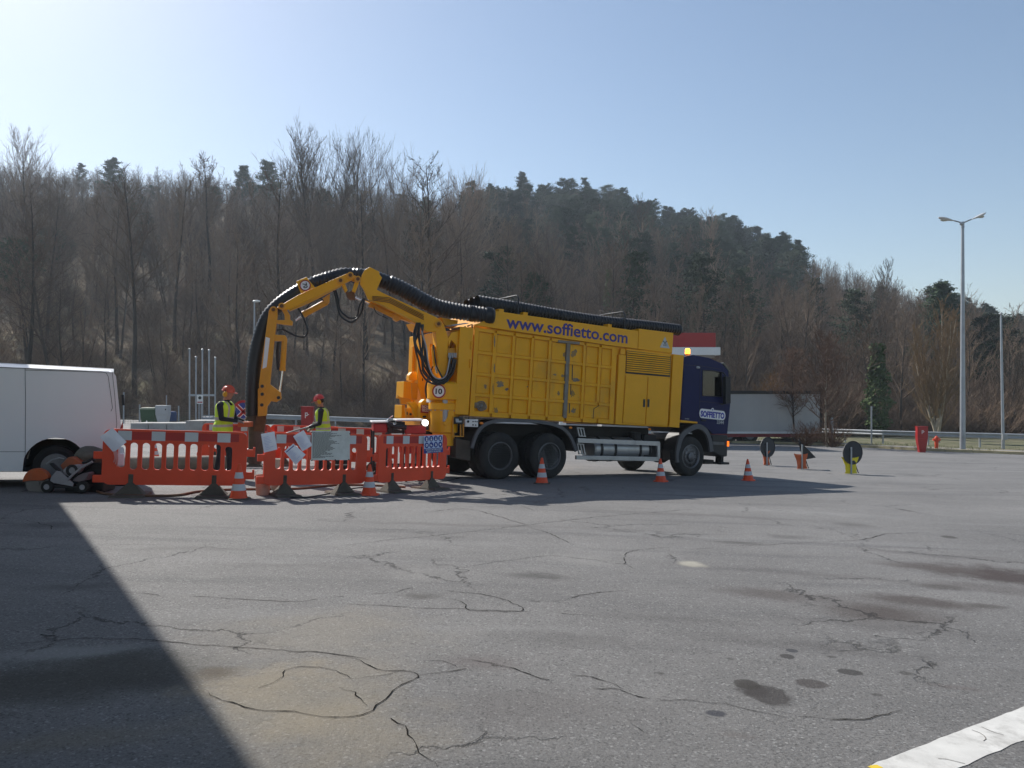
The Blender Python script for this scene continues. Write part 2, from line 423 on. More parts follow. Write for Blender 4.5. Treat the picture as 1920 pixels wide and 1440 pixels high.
def hill_material():
    m = bpy.data.materials.new('leaf_litter'); m.use_nodes = True; nt = m.node_tree; N = nt.nodes; L = nt.links; b = N['Principled BSDF']
    tc = N.new('ShaderNodeTexCoord')
    def nz(s, d=6):
        n = N.new('ShaderNodeTexNoise'); n.inputs['Scale'].default_value = s; n.inputs['Detail'].default_value = d; n.inputs['Roughness'].default_value = .7; L.new(tc.outputs['Object'], n.inputs['Vector']); return n.outputs['Fac']
    def mix(f, lo, hi, a, c, k=1.):
        r = N.new('ShaderNodeMapRange'); r.inputs[1].default_value = lo; r.inputs[2].default_value = hi; r.inputs[4].default_value = k; L.new(f, r.inputs[0])
        x = N.new('ShaderNodeMix'); x.data_type = 'RGBA'; L.new(r.outputs[0], x.inputs['Factor'])
        for q, w in (('A', a), ('B', c)):
            if isinstance(w, tuple): x.inputs[q].default_value = (*w, 1)
            else: L.new(w, x.inputs[q])
        return x.outputs['Result']
    c = mix(nz(.5), .35, .65, (.14, .105, .07), (.27, .21, .14))
    c = mix(nz(.05, 4), .52, .62, c, (.2, .18, .1), .8)
    c = mix(nz(3), .5, .7, c, (.035, .028, .02), .6)
    L.new(c, b.inputs['Base Color']); b.inputs['Roughness'].default_value = .95; b.inputs['Specular IOR Level'].default_value = .1
    bp = N.new('ShaderNodeBump'); bp.inputs['Strength'].default_value = 1; bp.inputs['Distance'].default_value = .3; L.new(nz(2.5), bp.inputs['Height']); L.new(bp.outputs[0], b.inputs['Normal'])
    return m
M_hill = hill_material()
def grass_material():
    m = bpy.data.materials.new('verge'); m.use_nodes = True; nt = m.node_tree; N = nt.nodes; L = nt.links; b = N['Principled BSDF']
    tc = N.new('ShaderNodeTexCoord'); n = N.new('ShaderNodeTexNoise'); n.inputs['Scale'].default_value = 1.2; n.inputs['Detail'].default_value = 9; L.new(tc.outputs['Object'], n.inputs['Vector'])
    r = N.new('ShaderNodeValToRGB'); r.color_ramp.elements[0].position = .38; r.color_ramp.elements[0].color = (.07, .085, .025, 1); r.color_ramp.elements[1].position = .66; r.color_ramp.elements[1].color = (.2, .17, .11, 1)
    L.new(n.outputs['Fac'], r.inputs[0]); L.new(r.outputs[0], b.inputs['Base Color']); b.inputs['Roughness'].default_value = .95
    bp = N.new('ShaderNodeBump'); bp.inputs['Strength'].default_value = 1; bp.inputs['Distance'].default_value = .05
    n2 = N.new('ShaderNodeTexNoise'); n2.inputs['Scale'].default_value = 25; L.new(tc.outputs['Object'], n2.inputs['Vector']); L.new(n2.outputs['Fac'], bp.inputs['Height']); L.new(bp.outputs[0], b.inputs['Normal'])
    return m
M_verge = grass_material()
# hillside and everything round the yard: one sheet that runs to the horizon
hx = [-900, -600, -420, -330] + list(range(-280, 281, 5)) + [330, 420, 600, 900]
hy = [-200, -60, 0, 30, 50, 56, 60] + list(np.arange(62, 120, 3)) + list(range(120, 240, 5)) + [245, 260, 290, 350, 500, 800]
def hz(x, y):
    z = H(x, y)
    if y < 60: z = min(z, g(x, y) - .25)
    return z
sheet('hillside_ground', hx, lambda x: hy, hz, M_hill)
# verge between the kerb and the wood
vx = [x for x in xs if x >= KX[0]] 
M_vpath = mat('verge_gravel', (.2, .185, .165), .95, var=.25, scale=2, bump=.6, bscale=30)
def vrow(x):
    y0 = ykerb(x) + .3; return list(np.linspace(y0, max(y0+4, 63), 14))
sheet('grass_verge', vx, vrow, lambda x, y: g(x, min(y, 62)) + .08, M_verge)
sheet('verge_path', vx, lambda x: [ykerb(x)+1.3+.15*math.sin(x*1.3), ykerb(x)+4.6+.3*math.sin(x*.7)], lambda x, y: g(x, y) + .09, M_vpath)
k = MB(); K = [Vector((x, ykerb(x), g(x, ykerb(x)))) for x in vx]
for a, b_ in zip(K, K[1:]):
    L_ = (b_-a).length; n_ = max(1, int(L_/1.0))
    for i in range(n_):
        p = a.lerp(b_, (i+.01)/n_); q = a.lerp(b_, (i+.99)/n_)
        k.add([p+Vector((0,0,-.1)), q+Vector((0,0,-.1)), q+Vector((0,.3,-.1)), p+Vector((0,.3,-.1)), p+Vector((0,0,.13)), q+Vector((0,0,.13)), q+Vector((0,.3,.13)), p+Vector((0,.3,.13))],
              [(0,3,2,1),(4,5,6,7),(0,1,5,4),(1,2,6,5),(2,3,7,6),(3,0,4,7)])
tag(k.build('kerb', mat('kerb_stone', (.34, .29, .17), .9, var=.3, scale=1.2, dirt=.4)), kind='structure')

# painted line in the near right corner
M_line = mat('road_paint', (.58, .57, .54), .85, var=.1, scale=7, dirt=.6, dirtc=(.3, .29, .27), bump=.12, bscale=200)
line_px_a = [(1637, 1433), (1700, 1404), (1790, 1367), (1860, 1342), (1925, 1323)]
line_px_b = [(1800, 1447), (1850, 1422), (1890, 1402), (1930, 1384)]
A = [hit(*p) for p in line_px_a]; B = [hit(*p) for p in line_px_b]
dA = (A[-1]-A[0]).normalized(); nrm = Vector((dA.y, -dA.x, 0)); wd = abs((B[-1]-A[-1]).dot(nrm))
rs = random.Random(2); v = []; f = []
n_ = 90
for i in range(n_):
    p = A[0] + dA*(i*.055 - .02); q = p + nrm*wd
    for w in (p + nrm*rs.uniform(-.003, .005), q + nrm*rs.uniform(-.005, .003)): v.append((w.x, w.y, g(w.x, w.y)+.0025))
    if i: f.append((2*i-2, 2*i-1, 2*i+1, 2*i))
me = bpy.data.meshes.new('painted_line'); me.from_pydata(v, [], f); me.materials.append(M_line)
o = bpy.data.objects.new('painted_line', me); col.objects.link(o); tag(o, kind='structure')
# yellow paint spot at its end
C = hit(1642, 1440); v = [(C.x+math.cos(a)*.032*rs.uniform(.6, 1.2), C.y+math.sin(a)*.022*rs.uniform(.6, 1.2)) for a in np.linspace(0, 6.28, 18)[:-1]]
me = bpy.data.meshes.new('paint_spot'); me.from_pydata([(x, y, g(x, y)+.0045) for x, y in v], [], [tuple(range(len(v)))]); me.materials.append(mat('yellow_paint', (.7, .5, .03), .7))
o = bpy.data.objects.new('paint_spot', me); col.objects.link(o); tag(o, kind='structure')

# dry grass and weeds along the kerb
rs = random.Random(3); v = []; f = []
for k_ in range(5200):
    x = rs.uniform(KX[0], 40); d_k = rs.choice((rs.uniform(.32, .9), rs.uniform(.3, .45), rs.uniform(4.8, 8))); y = ykerb(x)+d_k
    if mnoise.noise(Vector((x*.6, y*.9, 1))) < -.12: continue
    z = g(x, y)+.07; h = rs.uniform(.05, .22); a = rs.uniform(0, 6.28); w = .012; n_ = len(v); dx, dy = math.cos(a), math.sin(a)
    v += [(x-dy*w, y+dx*w, z), (x+dy*w, y-dx*w, z), (x+dx*h*.5+rs.uniform(-.03, .03), y+dy*h*.5, z+h)]; f.append((n_, n_+1, n_+2))
me = bpy.data.meshes.new('dry_grass'); me.from_pydata(v, [], f); me.materials.append(mat('dry_grass', (.17, .17, .07), .9, var=.4, scale=1))
o = bpy.data.objects.new('dry_grass', me); col.objects.link(o); tag(o, 'dry grass and weeds growing along the kerb', kind='stuff')

# the larger cracks, as narrow ragged dark strips
cr = [
 [(-10,1207),(73,1204),(146,1197),(233,1200),(310,1202),(364,1208),(474,1214),(561,1220),(620,1222),(700,1244)],
 [(0,1181),(60,1190),(150,1197)], [(150,1108),(240,1113),(380,1121),(550,1128),(620,1119),(700,1114),(744,1110),(820,1089)],
 [(394,1297),(430,1318),(500,1332),(620,1344),(695,1338),(709,1325),(741,1301),(781,1268),(761,1256),(713,1254),(675,1235),(640,1228)],
 [(781,1268),(866,1256),(945,1249),(987,1265),(1046,1280),(1119,1291),(1161,1292),(1209,1311),(1300,1315),(1366,1321),(1430,1336),(1500,1350)],
 [(709,1325),(727,1350),(758,1364),(779,1398),(822,1443)], [(640,1290),(668,1300),(670,1310),(700,1330)], [(640,1275),(700,1268),(761,1256)],
 [(876,1063),(952,1051),(1025,1042),(1091,1048),(1171,1058),(1173,1041),(1195,1032),(1248,1028),(1300,1030),(1351,1027)],
 [(838,1107),(883,1112),(945,1124),(982,1146),(883,1143),(866,1128),(834,1120)], [(640,1131),(744,1138),(860,1142),(982,1147),(1056,1150),(1140,1160)],
 [(640,1023),(740,1012),(848,1001),(987,985),(1080,974),(1161,966),(1300,955)], [(990,988),(1039,1004),(1078,1023)], [(1362,1024),(1480,1020),(1614,1012),(1662,1001),(1745,999)],
 [(480,1290),(520,1272),(545,1250),(600,1252),(660,1275)], [(1040,1128),(1100,1114),(1190,1106)], [(945,1249),(900,1240),(850,1235)], [(800,1240),(830,1238),(866,1256)],
 [(40,975),(90,985),(95,1000)], [(870,1400),(900,1385),(930,1370)], [(1178,1358),(1200,1372),(1215,1384)], [(1171,1058),(1200,1070)], [(1161,1292),(1120,1275),(1060,1268)], [(800,960),(880,955),(990,985)],
 [(1500,1345),(1600,1350),(1700,1330)]]
rs = random.Random(11); v = []; f = []
for poly in cr:
    W = spline([hit(*p) for p in poly], 5); W = resample(W, .05); L_ = len(W)
    wmax = rs.uniform(.0058, .0088); gap = 0; off = Vector((0, 0, 0))
    for i, p in enumerate(W):
        off = off*.8 + Vector((rs.uniform(-1, 1), rs.uniform(-1, 1), 0))*.014
        t = (W[min(i+1, L_-1)] - W[max(i-1, 0)]); nn = Vector((-t.y, t.x, 0)).normalized() if t.length > 0 else Vector((1, 0, 0))
        w = wmax*(.35+rs.random())*min(1, .25 + i/6, .25 + (L_-1-i)/6)*.5*max(1, p.y/7)
        for q in (p+off+nn*w, p+off-nn*w): v.append((q.x, q.y, g(q.x, q.y)+.0035))
        gap = gap-1 if gap > 0 else (rs.randint(1, 5) if rs.random() < .025 else 0)
        if i and not gap: n_ = len(v); f.append((n_-4, n_-3, n_-1, n_-2))
me = bpy.data.meshes.new('asphalt_cracks'); me.from_pydata(v, [], f); me.materials.append(mat('crack_dark', (.022, .02, .018), 1, spec=0))
o = bpy.data.objects.new('asphalt_cracks', me); col.objects.link(o); tag(o, kind='structure')
v = []; f = []                                    # cracks across the painted line
for k_ in range(16):
    p = A[0] + dA*rs.uniform(0, 4) + nrm*rs.uniform(0, wd); d = Vector((rs.uniform(-1, 1), rs.uniform(-1, 1), 0)).normalized()
    for i in range(rs.randint(6, 16)):
        d = (d + Vector((rs.uniform(-1, 1), rs.uniform(-1, 1), 0))*.5).normalized(); p2 = p + d*.035
        if not 0 < (p2-A[0]).dot(nrm) < wd: break
        nn = Vector((-d.y, d.x, 0))*.0016; n_ = len(v)
        for q in (p+nn, p-nn, p2-nn, p2+nn): v.append((q.x, q.y, g(q.x, q.y)+.004))
        f.append((n_, n_+1, n_+2, n_+3)); p = p2
me = bpy.data.meshes.new('paint_cracks'); me.from_pydata(v, [], f); me.materials.append(mat('paint_crack', (.1, .085, .07), 1))
o = bpy.data.objects.new('paint_cracks', me); col.objects.link(o); tag(o, kind='structure')

# ------------------------------------------------------------------ trees
def add_seg(V, Fc, a, b, ra, rb, n=3):
    d = (b-a); 
    if d.length < 1e-6: return
    d.normalize(); u = d.orthogonal().normalized(); w = d.cross(u); k0 = len(V)
    for p, r in ((a, ra), (b, rb)):
        for k in range(n):
            t = 2*math.pi*k/n; V.append(p + (u*math.cos(t) + w*math.sin(t))*r)
    for k in range(n): Fc.append((k0+k, k0+(k+1) % n, k0+n+(k+1) % n, k0+n+k))
def mesh_of(name, V, Fc, m, smooth=False):
    me = bpy.data.meshes.new(name); me.from_pydata([tuple(p) for p in V], [], Fc)
    for q in (m if isinstance(m, list) else [m]): me.materials.append(q)
    if smooth: me.shade_smooth()
    return me
def bare_tree(seed, h=14, first=.3, nprim=26, up=.9, spread=.26, sec=6, tw=5, lean=.05, r0=None, tr=.013, forks=0, fan=0):
    """returns trunk (V,F) and crown (V,F): bole, limbs, branches and twigs"""
    rs = random.Random(seed); T = ([], []); Cn = ([], [])
    r0 = r0 or h*.0125
    def rd(s=1.): return Vector((rs.uniform(-s, s), rs.uniform(-s, s), rs.uniform(-s, s)))
    def limb(p, d, L, r, depth, nseg, up_):
        step = L/nseg; pts = [p]
        for i in range(nseg):
            d = (d + rd(.22) + Vector((0, 0, up_))).normalized(); q = p + d*step
            ra = r*(1-i/nseg*.85); rb = r*(1-(i+1)/nseg*.85)
            add_seg(Cn[0], Cn[1], p, q, max(ra, tr*.8), max(rb, tr*.6), 3); p = q; pts.append((p.copy()))
            if depth == 0: continue
            k = (sec if depth == 2 else tw)/nseg; k = int(k) + (rs.random() < k % 1)
            for _ in range(k):
                dd = (d*(.75+.35*fan) + rd(.75-.2*fan) + Vector((0, 0, .15+.1*fan))).normalized()
                limb(q - d*step*rs.random(), dd, L*rs.uniform(.3, .55)*(1-.3*i/nseg), max(rb*.5, tr), depth-1, 3 if depth == 2 else 2, up_*.6)
    boles = [(Vector((0, 0, -.4)), Vector((rs.uniform(-lean, lean), rs.uniform(-lean, lean), 1)).normalized(), h, r0)]
    for k in range(forks):
        a = rs.uniform(0, 6.28); boles.append((Vector((0, 0, rs.uniform(0, h*.12))), Vector((math.cos(a)*.25, math.sin(a)*.25, 1)).normalized(), h*rs.uniform(.75, .95), r0*.7))
    for p, d, hh, r in boles:
        n = 12; pts = [p]
        for i in range(n):
            d = (d + rd(.05) + Vector((0, 0, .04))).normalized(); q = p + d*hh/n
            ra, rb = r*(1-i/n*.9), r*(1-(i+1)/n*.9)
            add_seg(T[0], T[1], p, q, ra*(1.3 if i == 0 else 1), rb, 6); p = q; pts.append(p)
        np_ = int(nprim/len(boles)**.6)
        for k in range(np_):
            t = first + (1-first)*(k+rs.random())/np_; t = min(t, .985); i = t*n; a, b_ = pts[int(i)], pts[min(int(i)+1, n)]
            q = a.lerp(b_, i % 1); az = k*2.4 + rs.uniform(-.5, .5)
            dd = Vector((math.cos(az), math.sin(az), up*rs.uniform(.6, 1.3))).normalized()
            L = hh*spread*rs.uniform(.7, 1.2)*(1.05-.75*max(0, (t-first)/(1-first))**(1.3 if not fan else 1.0))
            limb(q, dd, L, r*(1-t*.9)*.55, 2, 4, .16)
    return T, Cn
def pine(seed, h=13, base=.35, w=.24, dens=1., flat=0., leaf=.30):
    rs = random.Random(seed); T = ([], []); Cn = ([], [])
    p = Vector((0, 0, -.4)); n = 8; pts = [p]; d = Vector((rs.uniform(-.05, .05), rs.uniform(-.05, .05), 1))
    for i in range(n):
        d = (d + Vector((rs.uniform(-.05, .05), rs.uniform(-.05, .05), .03))).normalized(); q = p+d*h/n
        add_seg(T[0], T[1], p, q, h*.014*(1-i/n*.85), h*.014*(1-(i+1)/n*.85), 6); p = q; pts.append(p)
    nb = int(64*dens)
    for k in range(nb):
        t = base + (1-base)*(k+rs.random())/nb; i = min(t, .98)*n; q = pts[int(i)].lerp(pts[int(i)+1], i % 1); az = rs.uniform(0, 6.28)
        u = (t-base)/(1-base); prof = (1-u)**.7 if not flat else math.sqrt(max(0.03, 1-(2*u-.9)**2))
        L = h*w*(.25+.9*prof)*rs.uniform(.55, 1.25); dd = Vector((math.cos(az), math.sin(az), rs.uniform(-.05, .35)))
        e = q + dd*L; add_seg(T[0], T[1], q, e, .05, .015, 3)
        for c in range(7):
            s = .35+.7*(c+rs.random())/7; m = q + dd*L*s + Vector((rs.gauss(0, .12), rs.gauss(0, .12), rs.gauss(0, .1)))*L*.5; cr_ = .30+.05*L
            for _ in range(int(9*dens+3)):
                c0 = m + Vector((rs.gauss(0, 1), rs.gauss(0, 1), rs.gauss(0, .6)))*cr_*.62
                a_ = Vector((rs.uniform(-1, 1), rs.uniform(-1, 1), rs.uniform(-.1, .8))).normalized()*leaf*rs.uniform(.5, 1.2); b_ = a_.orthogonal().normalized()*leaf*.3
                k0 = len(Cn[0]); Cn[0].extend([c0-b_, c0+b_, c0+a_]); Cn[1].append((k0, k0+1, k0+2))
    return T, Cn
def shrub(seed, h=2.2, n=46, tr=.012):
    rs = random.Random(seed); V, Fc = [], []
    for k in range(n):
        a = rs.uniform(0, 6.28); p = Vector((math.cos(a), math.sin(a), 0))*rs.uniform(0, h*.25); p.z = -.1; d = Vector((math.cos(a)*rs.uniform(.1, .9), math.sin(a)*rs.uniform(.1, .9), 1)).normalized()
        L = h*rs.uniform(.5, 1.1)
        for i in range(4):
            d = (d + Vector((rs.uniform(-.3, .3), rs.uniform(-.3, .3), rs.uniform(-.12, .12)))).normalized(); q = p+d*L/4
            add_seg(V, Fc, p, q, tr*(1.3-i*.2), tr*(1.1-i*.2), 3)
            for _ in range(3):
                dd = (d + Vector((rs.uniform(-1, 1), rs.uniform(-1, 1), rs.uniform(-.3, .8)))).normalized(); add_seg(V, Fc, q, q+dd*L*.22, tr*.8, tr*.4, 3)
            p = q
    return V, Fc
M_bark = mat('bark', (.06, .05, .042), .95, var=.25, scale=1.5, objrand=.4, spec=.15)
M_twig = mat('twigs', (.168, .122, .087), .95, var=.2, scale=.4, objrand=.5, spec=.15)
M_pbark = mat('pale_bark', (.38, .32, .24), .9, var=.3, scale=2, objrand=.15, spec=.2)
M_ptwig = mat('pale_twigs', (.29, .2, .115), .95, var=.2, scale=.4, objrand=.2, spec=.2)
M_pine = mat('pine_needles', (.034, .056, .028), .8, var=.3, scale=.7, objrand=.35, spec=.2)
M_scrub = mat('scrub', (.19, .135, .095), .95, var=.3, scale=.5, objrand=.5, spec=.1)
M_ivy = mat('ivy_leaves', (.075, .11, .035), .7, var=.35, scale=2, spec=.15)

BT = []
for sd_, kw in ((1, dict(h=14, spread=.32)), (2, dict(h=14, spread=.36, nprim=24, fan=1, up=1.2)), (3, dict(h=12, up=.6, spread=.38)), (4, dict(h=16, first=.45, spread=.26, nprim=26)), (5, dict(h=12, forks=2, spread=.36, fan=1)), (6, dict(h=14, up=1.3, spread=.38, fan=1, nprim=24)), (7, dict(h=13, forks=1, spread=.33))):
    T, Cn = bare_tree(sd_, tr=.014, **kw)
    # one-mesh version for the smaller, farther copies
    V = list(T[0]) + list(Cn[0]); n0 = len(T[0]); Fc = list(T[1]) + [tuple(i+n0 for i in f_) for f_ in Cn[1]]
    BT.append((mesh_of('trunk', *T, M_bark, True), mesh_of('crown', *Cn, M_twig), mesh_of('bare_tree', V, Fc, M_twig)))
PT = []
for sd_, kw in ((11, dict()), (12, dict(h=12, flat=1, base=.45, w=.2)), (13, dict(h=14, w=.19, base=.25)), (14, dict(h=12, flat=1, base=.5, w=.24))):
    T, Cn = pine(sd_, **kw)
    V = list(T[0]) + list(Cn[0]); n0 = len(T[0]); Fc = list(T[1]) + [tuple(i+n0 for i in f_) for f_ in Cn[1]]
    PT.append((mesh_of('trunk', *T, M_bark, True), mesh_of('crown', *Cn, M_pine), mesh_of('evergreen_tree', V, Fc, M_pine)))
SH = [mesh_of('shrub', *shrub(20+i, h=2.4+.5*i), M_scrub) for i in range(4)]
print('tree tris', [len(t[1].polygons) for t in BT], [len(t[1].polygons) for t in PT])

def plant(name, meshes, loc, sc, rz, label, cat, group, tilt=(0, 0), parts=True):
    if parts:
        r = thing(name, label, cat, loc, rz, group); r.scale = (sc,)*3; r.rotation_euler = (tilt[0], tilt[1], rz)
        for nm, me in zip(('trunk', 'crown'), meshes[:2]):
            o = bpy.data.objects.new(nm, me); col.objects.link(o); o.parent = r
    else:
        r = bpy.data.objects.new(name, meshes[2]); col.objects.link(r); r.location = loc; r.scale = (sc,)*3; r.rotation_euler = (tilt[0], tilt[1], rz); tag(r, label, cat, group)
    return r
rs = random.Random(77)
spots = []
y = YT + 3
while y < YR + 14:
    stp = 4.3 - max(0, y-110)*.004
    x = -.74*y - 6
    while x < .74*y + 6:
        spots.append((x + rs.uniform(-.45, .45)*stp, y + rs.uniform(-.45, .45)*stp)); x += stp
    y += stp*.95
def ever_prob(x, y):
    a = x/y; px = 960 + a*F; t = (y-YT)/(YR-YT)
    p = .03
    if t > .35 and 880 < px < 1500: p = .16 + .42*min(1, (t-.35)/.3)*(1 if px > 1000 else .5)
    if px < 880: p = .018
    if px > 1740 and t > .2: p = .35
    if px > 1840 and t > .1: p = .5
    if 1500 <= px <= 1740 : p = .05
    return p
spots = [p for p in spots if not (p[1] < 112 and p[0] < 0 and rs.random() < .38)]
spots.sort(key=lambda s: s[1])
bare, ever = [], []
for x, y in spots:
    (ever if rs.random() < ever_prob(x, y) else bare).append((x, y))
print('trees', len(bare), len(ever))
def tree_scale(x, y, kind):
    t = (y-YT)/(YR-YT); px = 960+x/y*F
    s = rs.uniform(.6, 1.2)
    if kind == 'b':
        if px < 900 and t < .25: s *= 1.2
        if t > .3: s *= max(.62, 1-.9*(t-.3))
        if px < 900 and t < .25 and rs.random() < .4: s *= .55
        if px > 1300: s *= .72 if t < .3 else .8
        elif px > 900 and t < .3: s *= .85
    else:
        s *= .9 if px < 1500 else .75
    return s
rest_b, rest_e = [], []
ZONES = [(120, 'behind the van'), (235, 'behind the van rear'), (345, 'behind the green bin'), (455, 'behind the flag poles'), (560, 'behind the hose bend'), (640, 'left under the boom'), (700, 'below the boom elbow'), (780, 'right under the boom'), (880, 'behind the truck tail'), (980, 'behind the hose ends'),
         (1080, 'behind the roof hoses'), (1180, 'behind the web address'), (1285, 'behind the pump cabinet'), (1380, 'behind the blue cab'), (1460, 'behind the first verge tree'), (1540, 'behind the trailer end'), (1620, 'behind the bollard'), (1700, 'right of the ivy tree'), (1780, 'behind the hydrant'), (1860, 'behind the street lamp'), (9999, 'at the right edge')]
def wood_label(x, y, s, what):
    px = 960+x/y*F; zone = next(n for lim, n in ZONES if px < lim)
    row = 'at the slope foot' if y < 76 else ('low on the slope' if y < 92 else ('on the lower slope' if y < 115 else ('on the middle slope' if y < 150 else ('high on the slope' if y < 190 else 'near the ridge'))))
    size = 'short' if s < .8 else ('tall' if s > 1.0 else 'medium')
    return f'{size} {what} {row} {zone}'
for i, (x, y) in enumerate(bare):
    s = tree_scale(x, y, 'b'); k_ = rs.randrange(len(BT)); rz = rs.uniform(0, 6.28); z = H(x, y)
    if i < 290:
        lb = wood_label(x, y, s, ('bare tree', 'bare narrow tree', 'bare wide crowned tree', 'bare long boled tree', 'bare forked tree', 'bare upswept tree', 'bare twin stemmed tree')[k_])
        plant('bare_tree', BT[k_], (x, y, z), s, rz, lb, 'tree', 'bare trees on the wooded slope', (rs.gauss(0, .03), rs.gauss(0, .03)), parts=i < 150)
    else: rest_b.append((x, y, z, s, k_))
for i, (x, y) in enumerate(ever):
    s = tree_scale(x, y, 'e'); k_ = rs.randrange(len(PT)); rz = rs.uniform(0, 6.28); z = H(x, y)
    if i < 290:
        lb = wood_label(x, y, s, ('bushy dark pine', 'flat topped dark pine', 'slim dark pine', 'round topped dark pine')[k_])
        plant('evergreen_tree', PT[k_], (x, y, z), s, rz, lb, 'evergreen', 'pines on the wooded slope', parts=i < 60)
    else: rest_e.append((x, y, z, s, k_))

def dedupe(group):
    d = {}
    for o in col.objects:
        if o.get('group') == group: d.setdefault(o['label'], []).append(o)
    for lb, l in d.items():
        if len(l) < 2: continue
        l.sort(key=lambda o: o.location.x/o.location.y)
        words = {2: ('left one', 'right one'), 3: ('left one', 'middle one', 'right one')}.get(len(l)) or tuple(['leftmost one', 'second from left', 'third from left', 'fourth from left', 'fifth from left', 'sixth from left', 'seventh from left'][:len(l)-1]) + ('rightmost one',)
        for o, w in zip(l, words): o['label'] = lb + ', ' + w
dedupe('bare trees on the wooded slope'); dedupe('pines on the wooded slope')

def gn_scatter(name, pts, meshes, label):
    """one stuff object: instances of the given meshes on the points"""
    cl = bpy.data.collections.new(name+'_kinds')
    for i, me in enumerate(meshes):
        o = bpy.data.objects.new('kind_%d' % i, me); cl.objects.link(o)
    me = bpy.data.meshes.new(name); me.from_pydata([p[:3] for p in pts], [], [])
    at_s = me.attributes.new('sc', 'FLOAT', 'POINT'); at_s.data.foreach_set('value', [p[3] for p in pts])
    at_r = me.attributes.new('rz', 'FLOAT', 'POINT'); at_r.data.foreach_set('value', [rs.uniform(0, 6.28) for p in pts])
    at_k = me.attributes.new('kd', 'INT', 'POINT'); at_k.data.foreach_set('value', [int(p[4]) for p in pts])
    o = bpy.data.objects.new(name, me); col.objects.link(o)
    ng = bpy.data.node_groups.new(name, 'GeometryNodeTree'); ng.interface.new_socket('Geometry', in_out='INPUT', socket_type='NodeSocketGeometry'); ng.interface.new_socket('Geometry', in_out='OUTPUT', socket_type='NodeSocketGeometry')
    N = ng.nodes; L = ng.links; gi = N.new('NodeGroupInput'); go = N.new('NodeGroupOutput')
    ci = N.new('GeometryNodeCollectionInfo'); ci.inputs['Collection'].default_value = cl; ci.inputs['Separate Children'].default_value = True; ci.inputs['Reset Children'].default_value = True
    ip = N.new('GeometryNodeInstanceOnPoints'); ip.inputs['Pick Instance'].default_value = True
    def attr(n, t):
        a = N.new('GeometryNodeInputNamedAttribute'); a.data_type = t; a.inputs['Name'].default_value = n; return a.outputs['Attribute']
    cx = N.new('ShaderNodeCombineXYZ'); L.new(attr('rz', 'FLOAT'), cx.inputs['Z'])
    L.new(gi.outputs[0], ip.inputs['Points']); L.new(ci.outputs[0], ip.inputs['Instance']); L.new(attr('kd', 'INT'), ip.inputs['Instance Index'])
    L.new(cx.outputs[0], ip.inputs['Rotation']); L.new(attr('sc', 'FLOAT'), ip.inputs['Scale']); L.new(ip.outputs[0], go.inputs[0])
    md = o.modifiers.new('scatter', 'NODES'); md.node_group = ng
    return tag(o, label, kind='stuff')
gn_scatter('wood_beyond', rest_b, [t[2] for t in BT], 'mass of bare trees covering the upper hillside up to the ridge')
if rest_e: gn_scatter('pines_beyond', rest_e, [t[2] for t in PT], 'dark pines scattered along the far ridge')
sh = []
for _ in range(2600):
    y = YT + 1 + 130*rs.random()**1.6; x = rs.uniform(-.72, .72)*y
    if x < 0 and rs.random() < .4: continue
    sh.append((x, y, H(x, y), rs.uniform(.45, 1.15)*(1.15 if x > 0 else 1), rs.randrange(4)))
gn_scatter('undergrowth', sh, SH, 'tangled bare undergrowth and saplings at the foot of the wooded slope')
# ------------------------------------------------------------------ the vacuum excavator truck
M_yel = mat('yellow_truck_paint', (.82, .385, .004), .42, var=.07, scale=1.2, dirt=.22, dirtc=(.3, .16, .04), coat=.0, spec=.3)
M_yelp = mat('worn_yellow_panel', (.82, .39, .008), .55, var=.1, scale=1.4, dirt=.4, dirtc=(.38, .25, .1), spec=.3)
M_ora = mat('orange_arm_paint', (.68, .30, .006), .42, var=.12, scale=2, dirt=.45, dirtc=(.16, .08, .03))
M_blue = mat('dark_blue_cab_paint', (.003, .008, .065), .4, var=.06, scale=1, dirt=.0, coat=.0, spec=.18)
M_blk = mat('black_plastic', (.013, .013, .015), .55, var=.2, dirt=.3, dirtc=(.05, .045, .04))
M_dark = mat('chassis_black', (.018, .017, .017), .75, var=.3, scale=2, dirt=.5, dirtc=(.05, .042, .035))
M_hose = mat('black_suction_hose', (.014, .015, .018), .42, var=.15, scale=3, dirt=.25, dirtc=(.05, .045, .04), spec=.5)
M_hyd = mat('hydraulic_hose', (.012, .012, .013), .32, var=.1)
M_chr = mat('chrome_rod', (.7, .7, .7), .15, 1., var=.03)
M_alu = mat('dull_aluminium', (.42, .43, .44), .42, .8, var=.12, dirt=.35, dirtc=(.16, .14, .12))
M_galv = mat('galvanised_steel', (.36, .38, .4), .5, .55, var=.15, scale=2, dirt=.25, dirtc=(.2, .19, .18))
M_rust = mat('rusty_steel', (.17, .075, .03), .8, .2, var=.4, scale=4, dirt=.5, dirtc=(.08, .04, .02))
M_tyre = mat('tyre_rubber', (.022, .021, .02), .85, var=.25, scale=4, dirt=.5, dirtc=(.06, .052, .043))
M_rim = mat('painted_rim', (.13, .13, .135), .5, .3, var=.2, dirt=.5, dirtc=(.09, .08, .065))
M_rim2 = mat('steel_rim', (.2, .2, .21), .45, .6, var=.2, dirt=.45, dirtc=(.08, .07, .06))
M_white = mat('white_enamel', (.74, .74, .72), .4, var=.05, dirt=.15, dirtc=(.4, .38, .34))
M_red = mat('sign_red', (.34, .012, .012), .45, var=.06)
M_mbl = mat('sign_blue', (.01, .035, .26), .4, var=.05)
M_bltx = mat('blue_lettering', (.018, .014, .2), .5, var=.05)
M_blks = mat('sign_black', (.012, .012, .012), .5)
M_grey = mat('worn_grey_steel', (.2, .19, .17), .6, .2, var=.3, scale=6, dirt=.5, dirtc=(.35, .2, .05))
M_mud = mat('mudflap', (.07, .055, .04), .85, var=.3, dirt=.4)
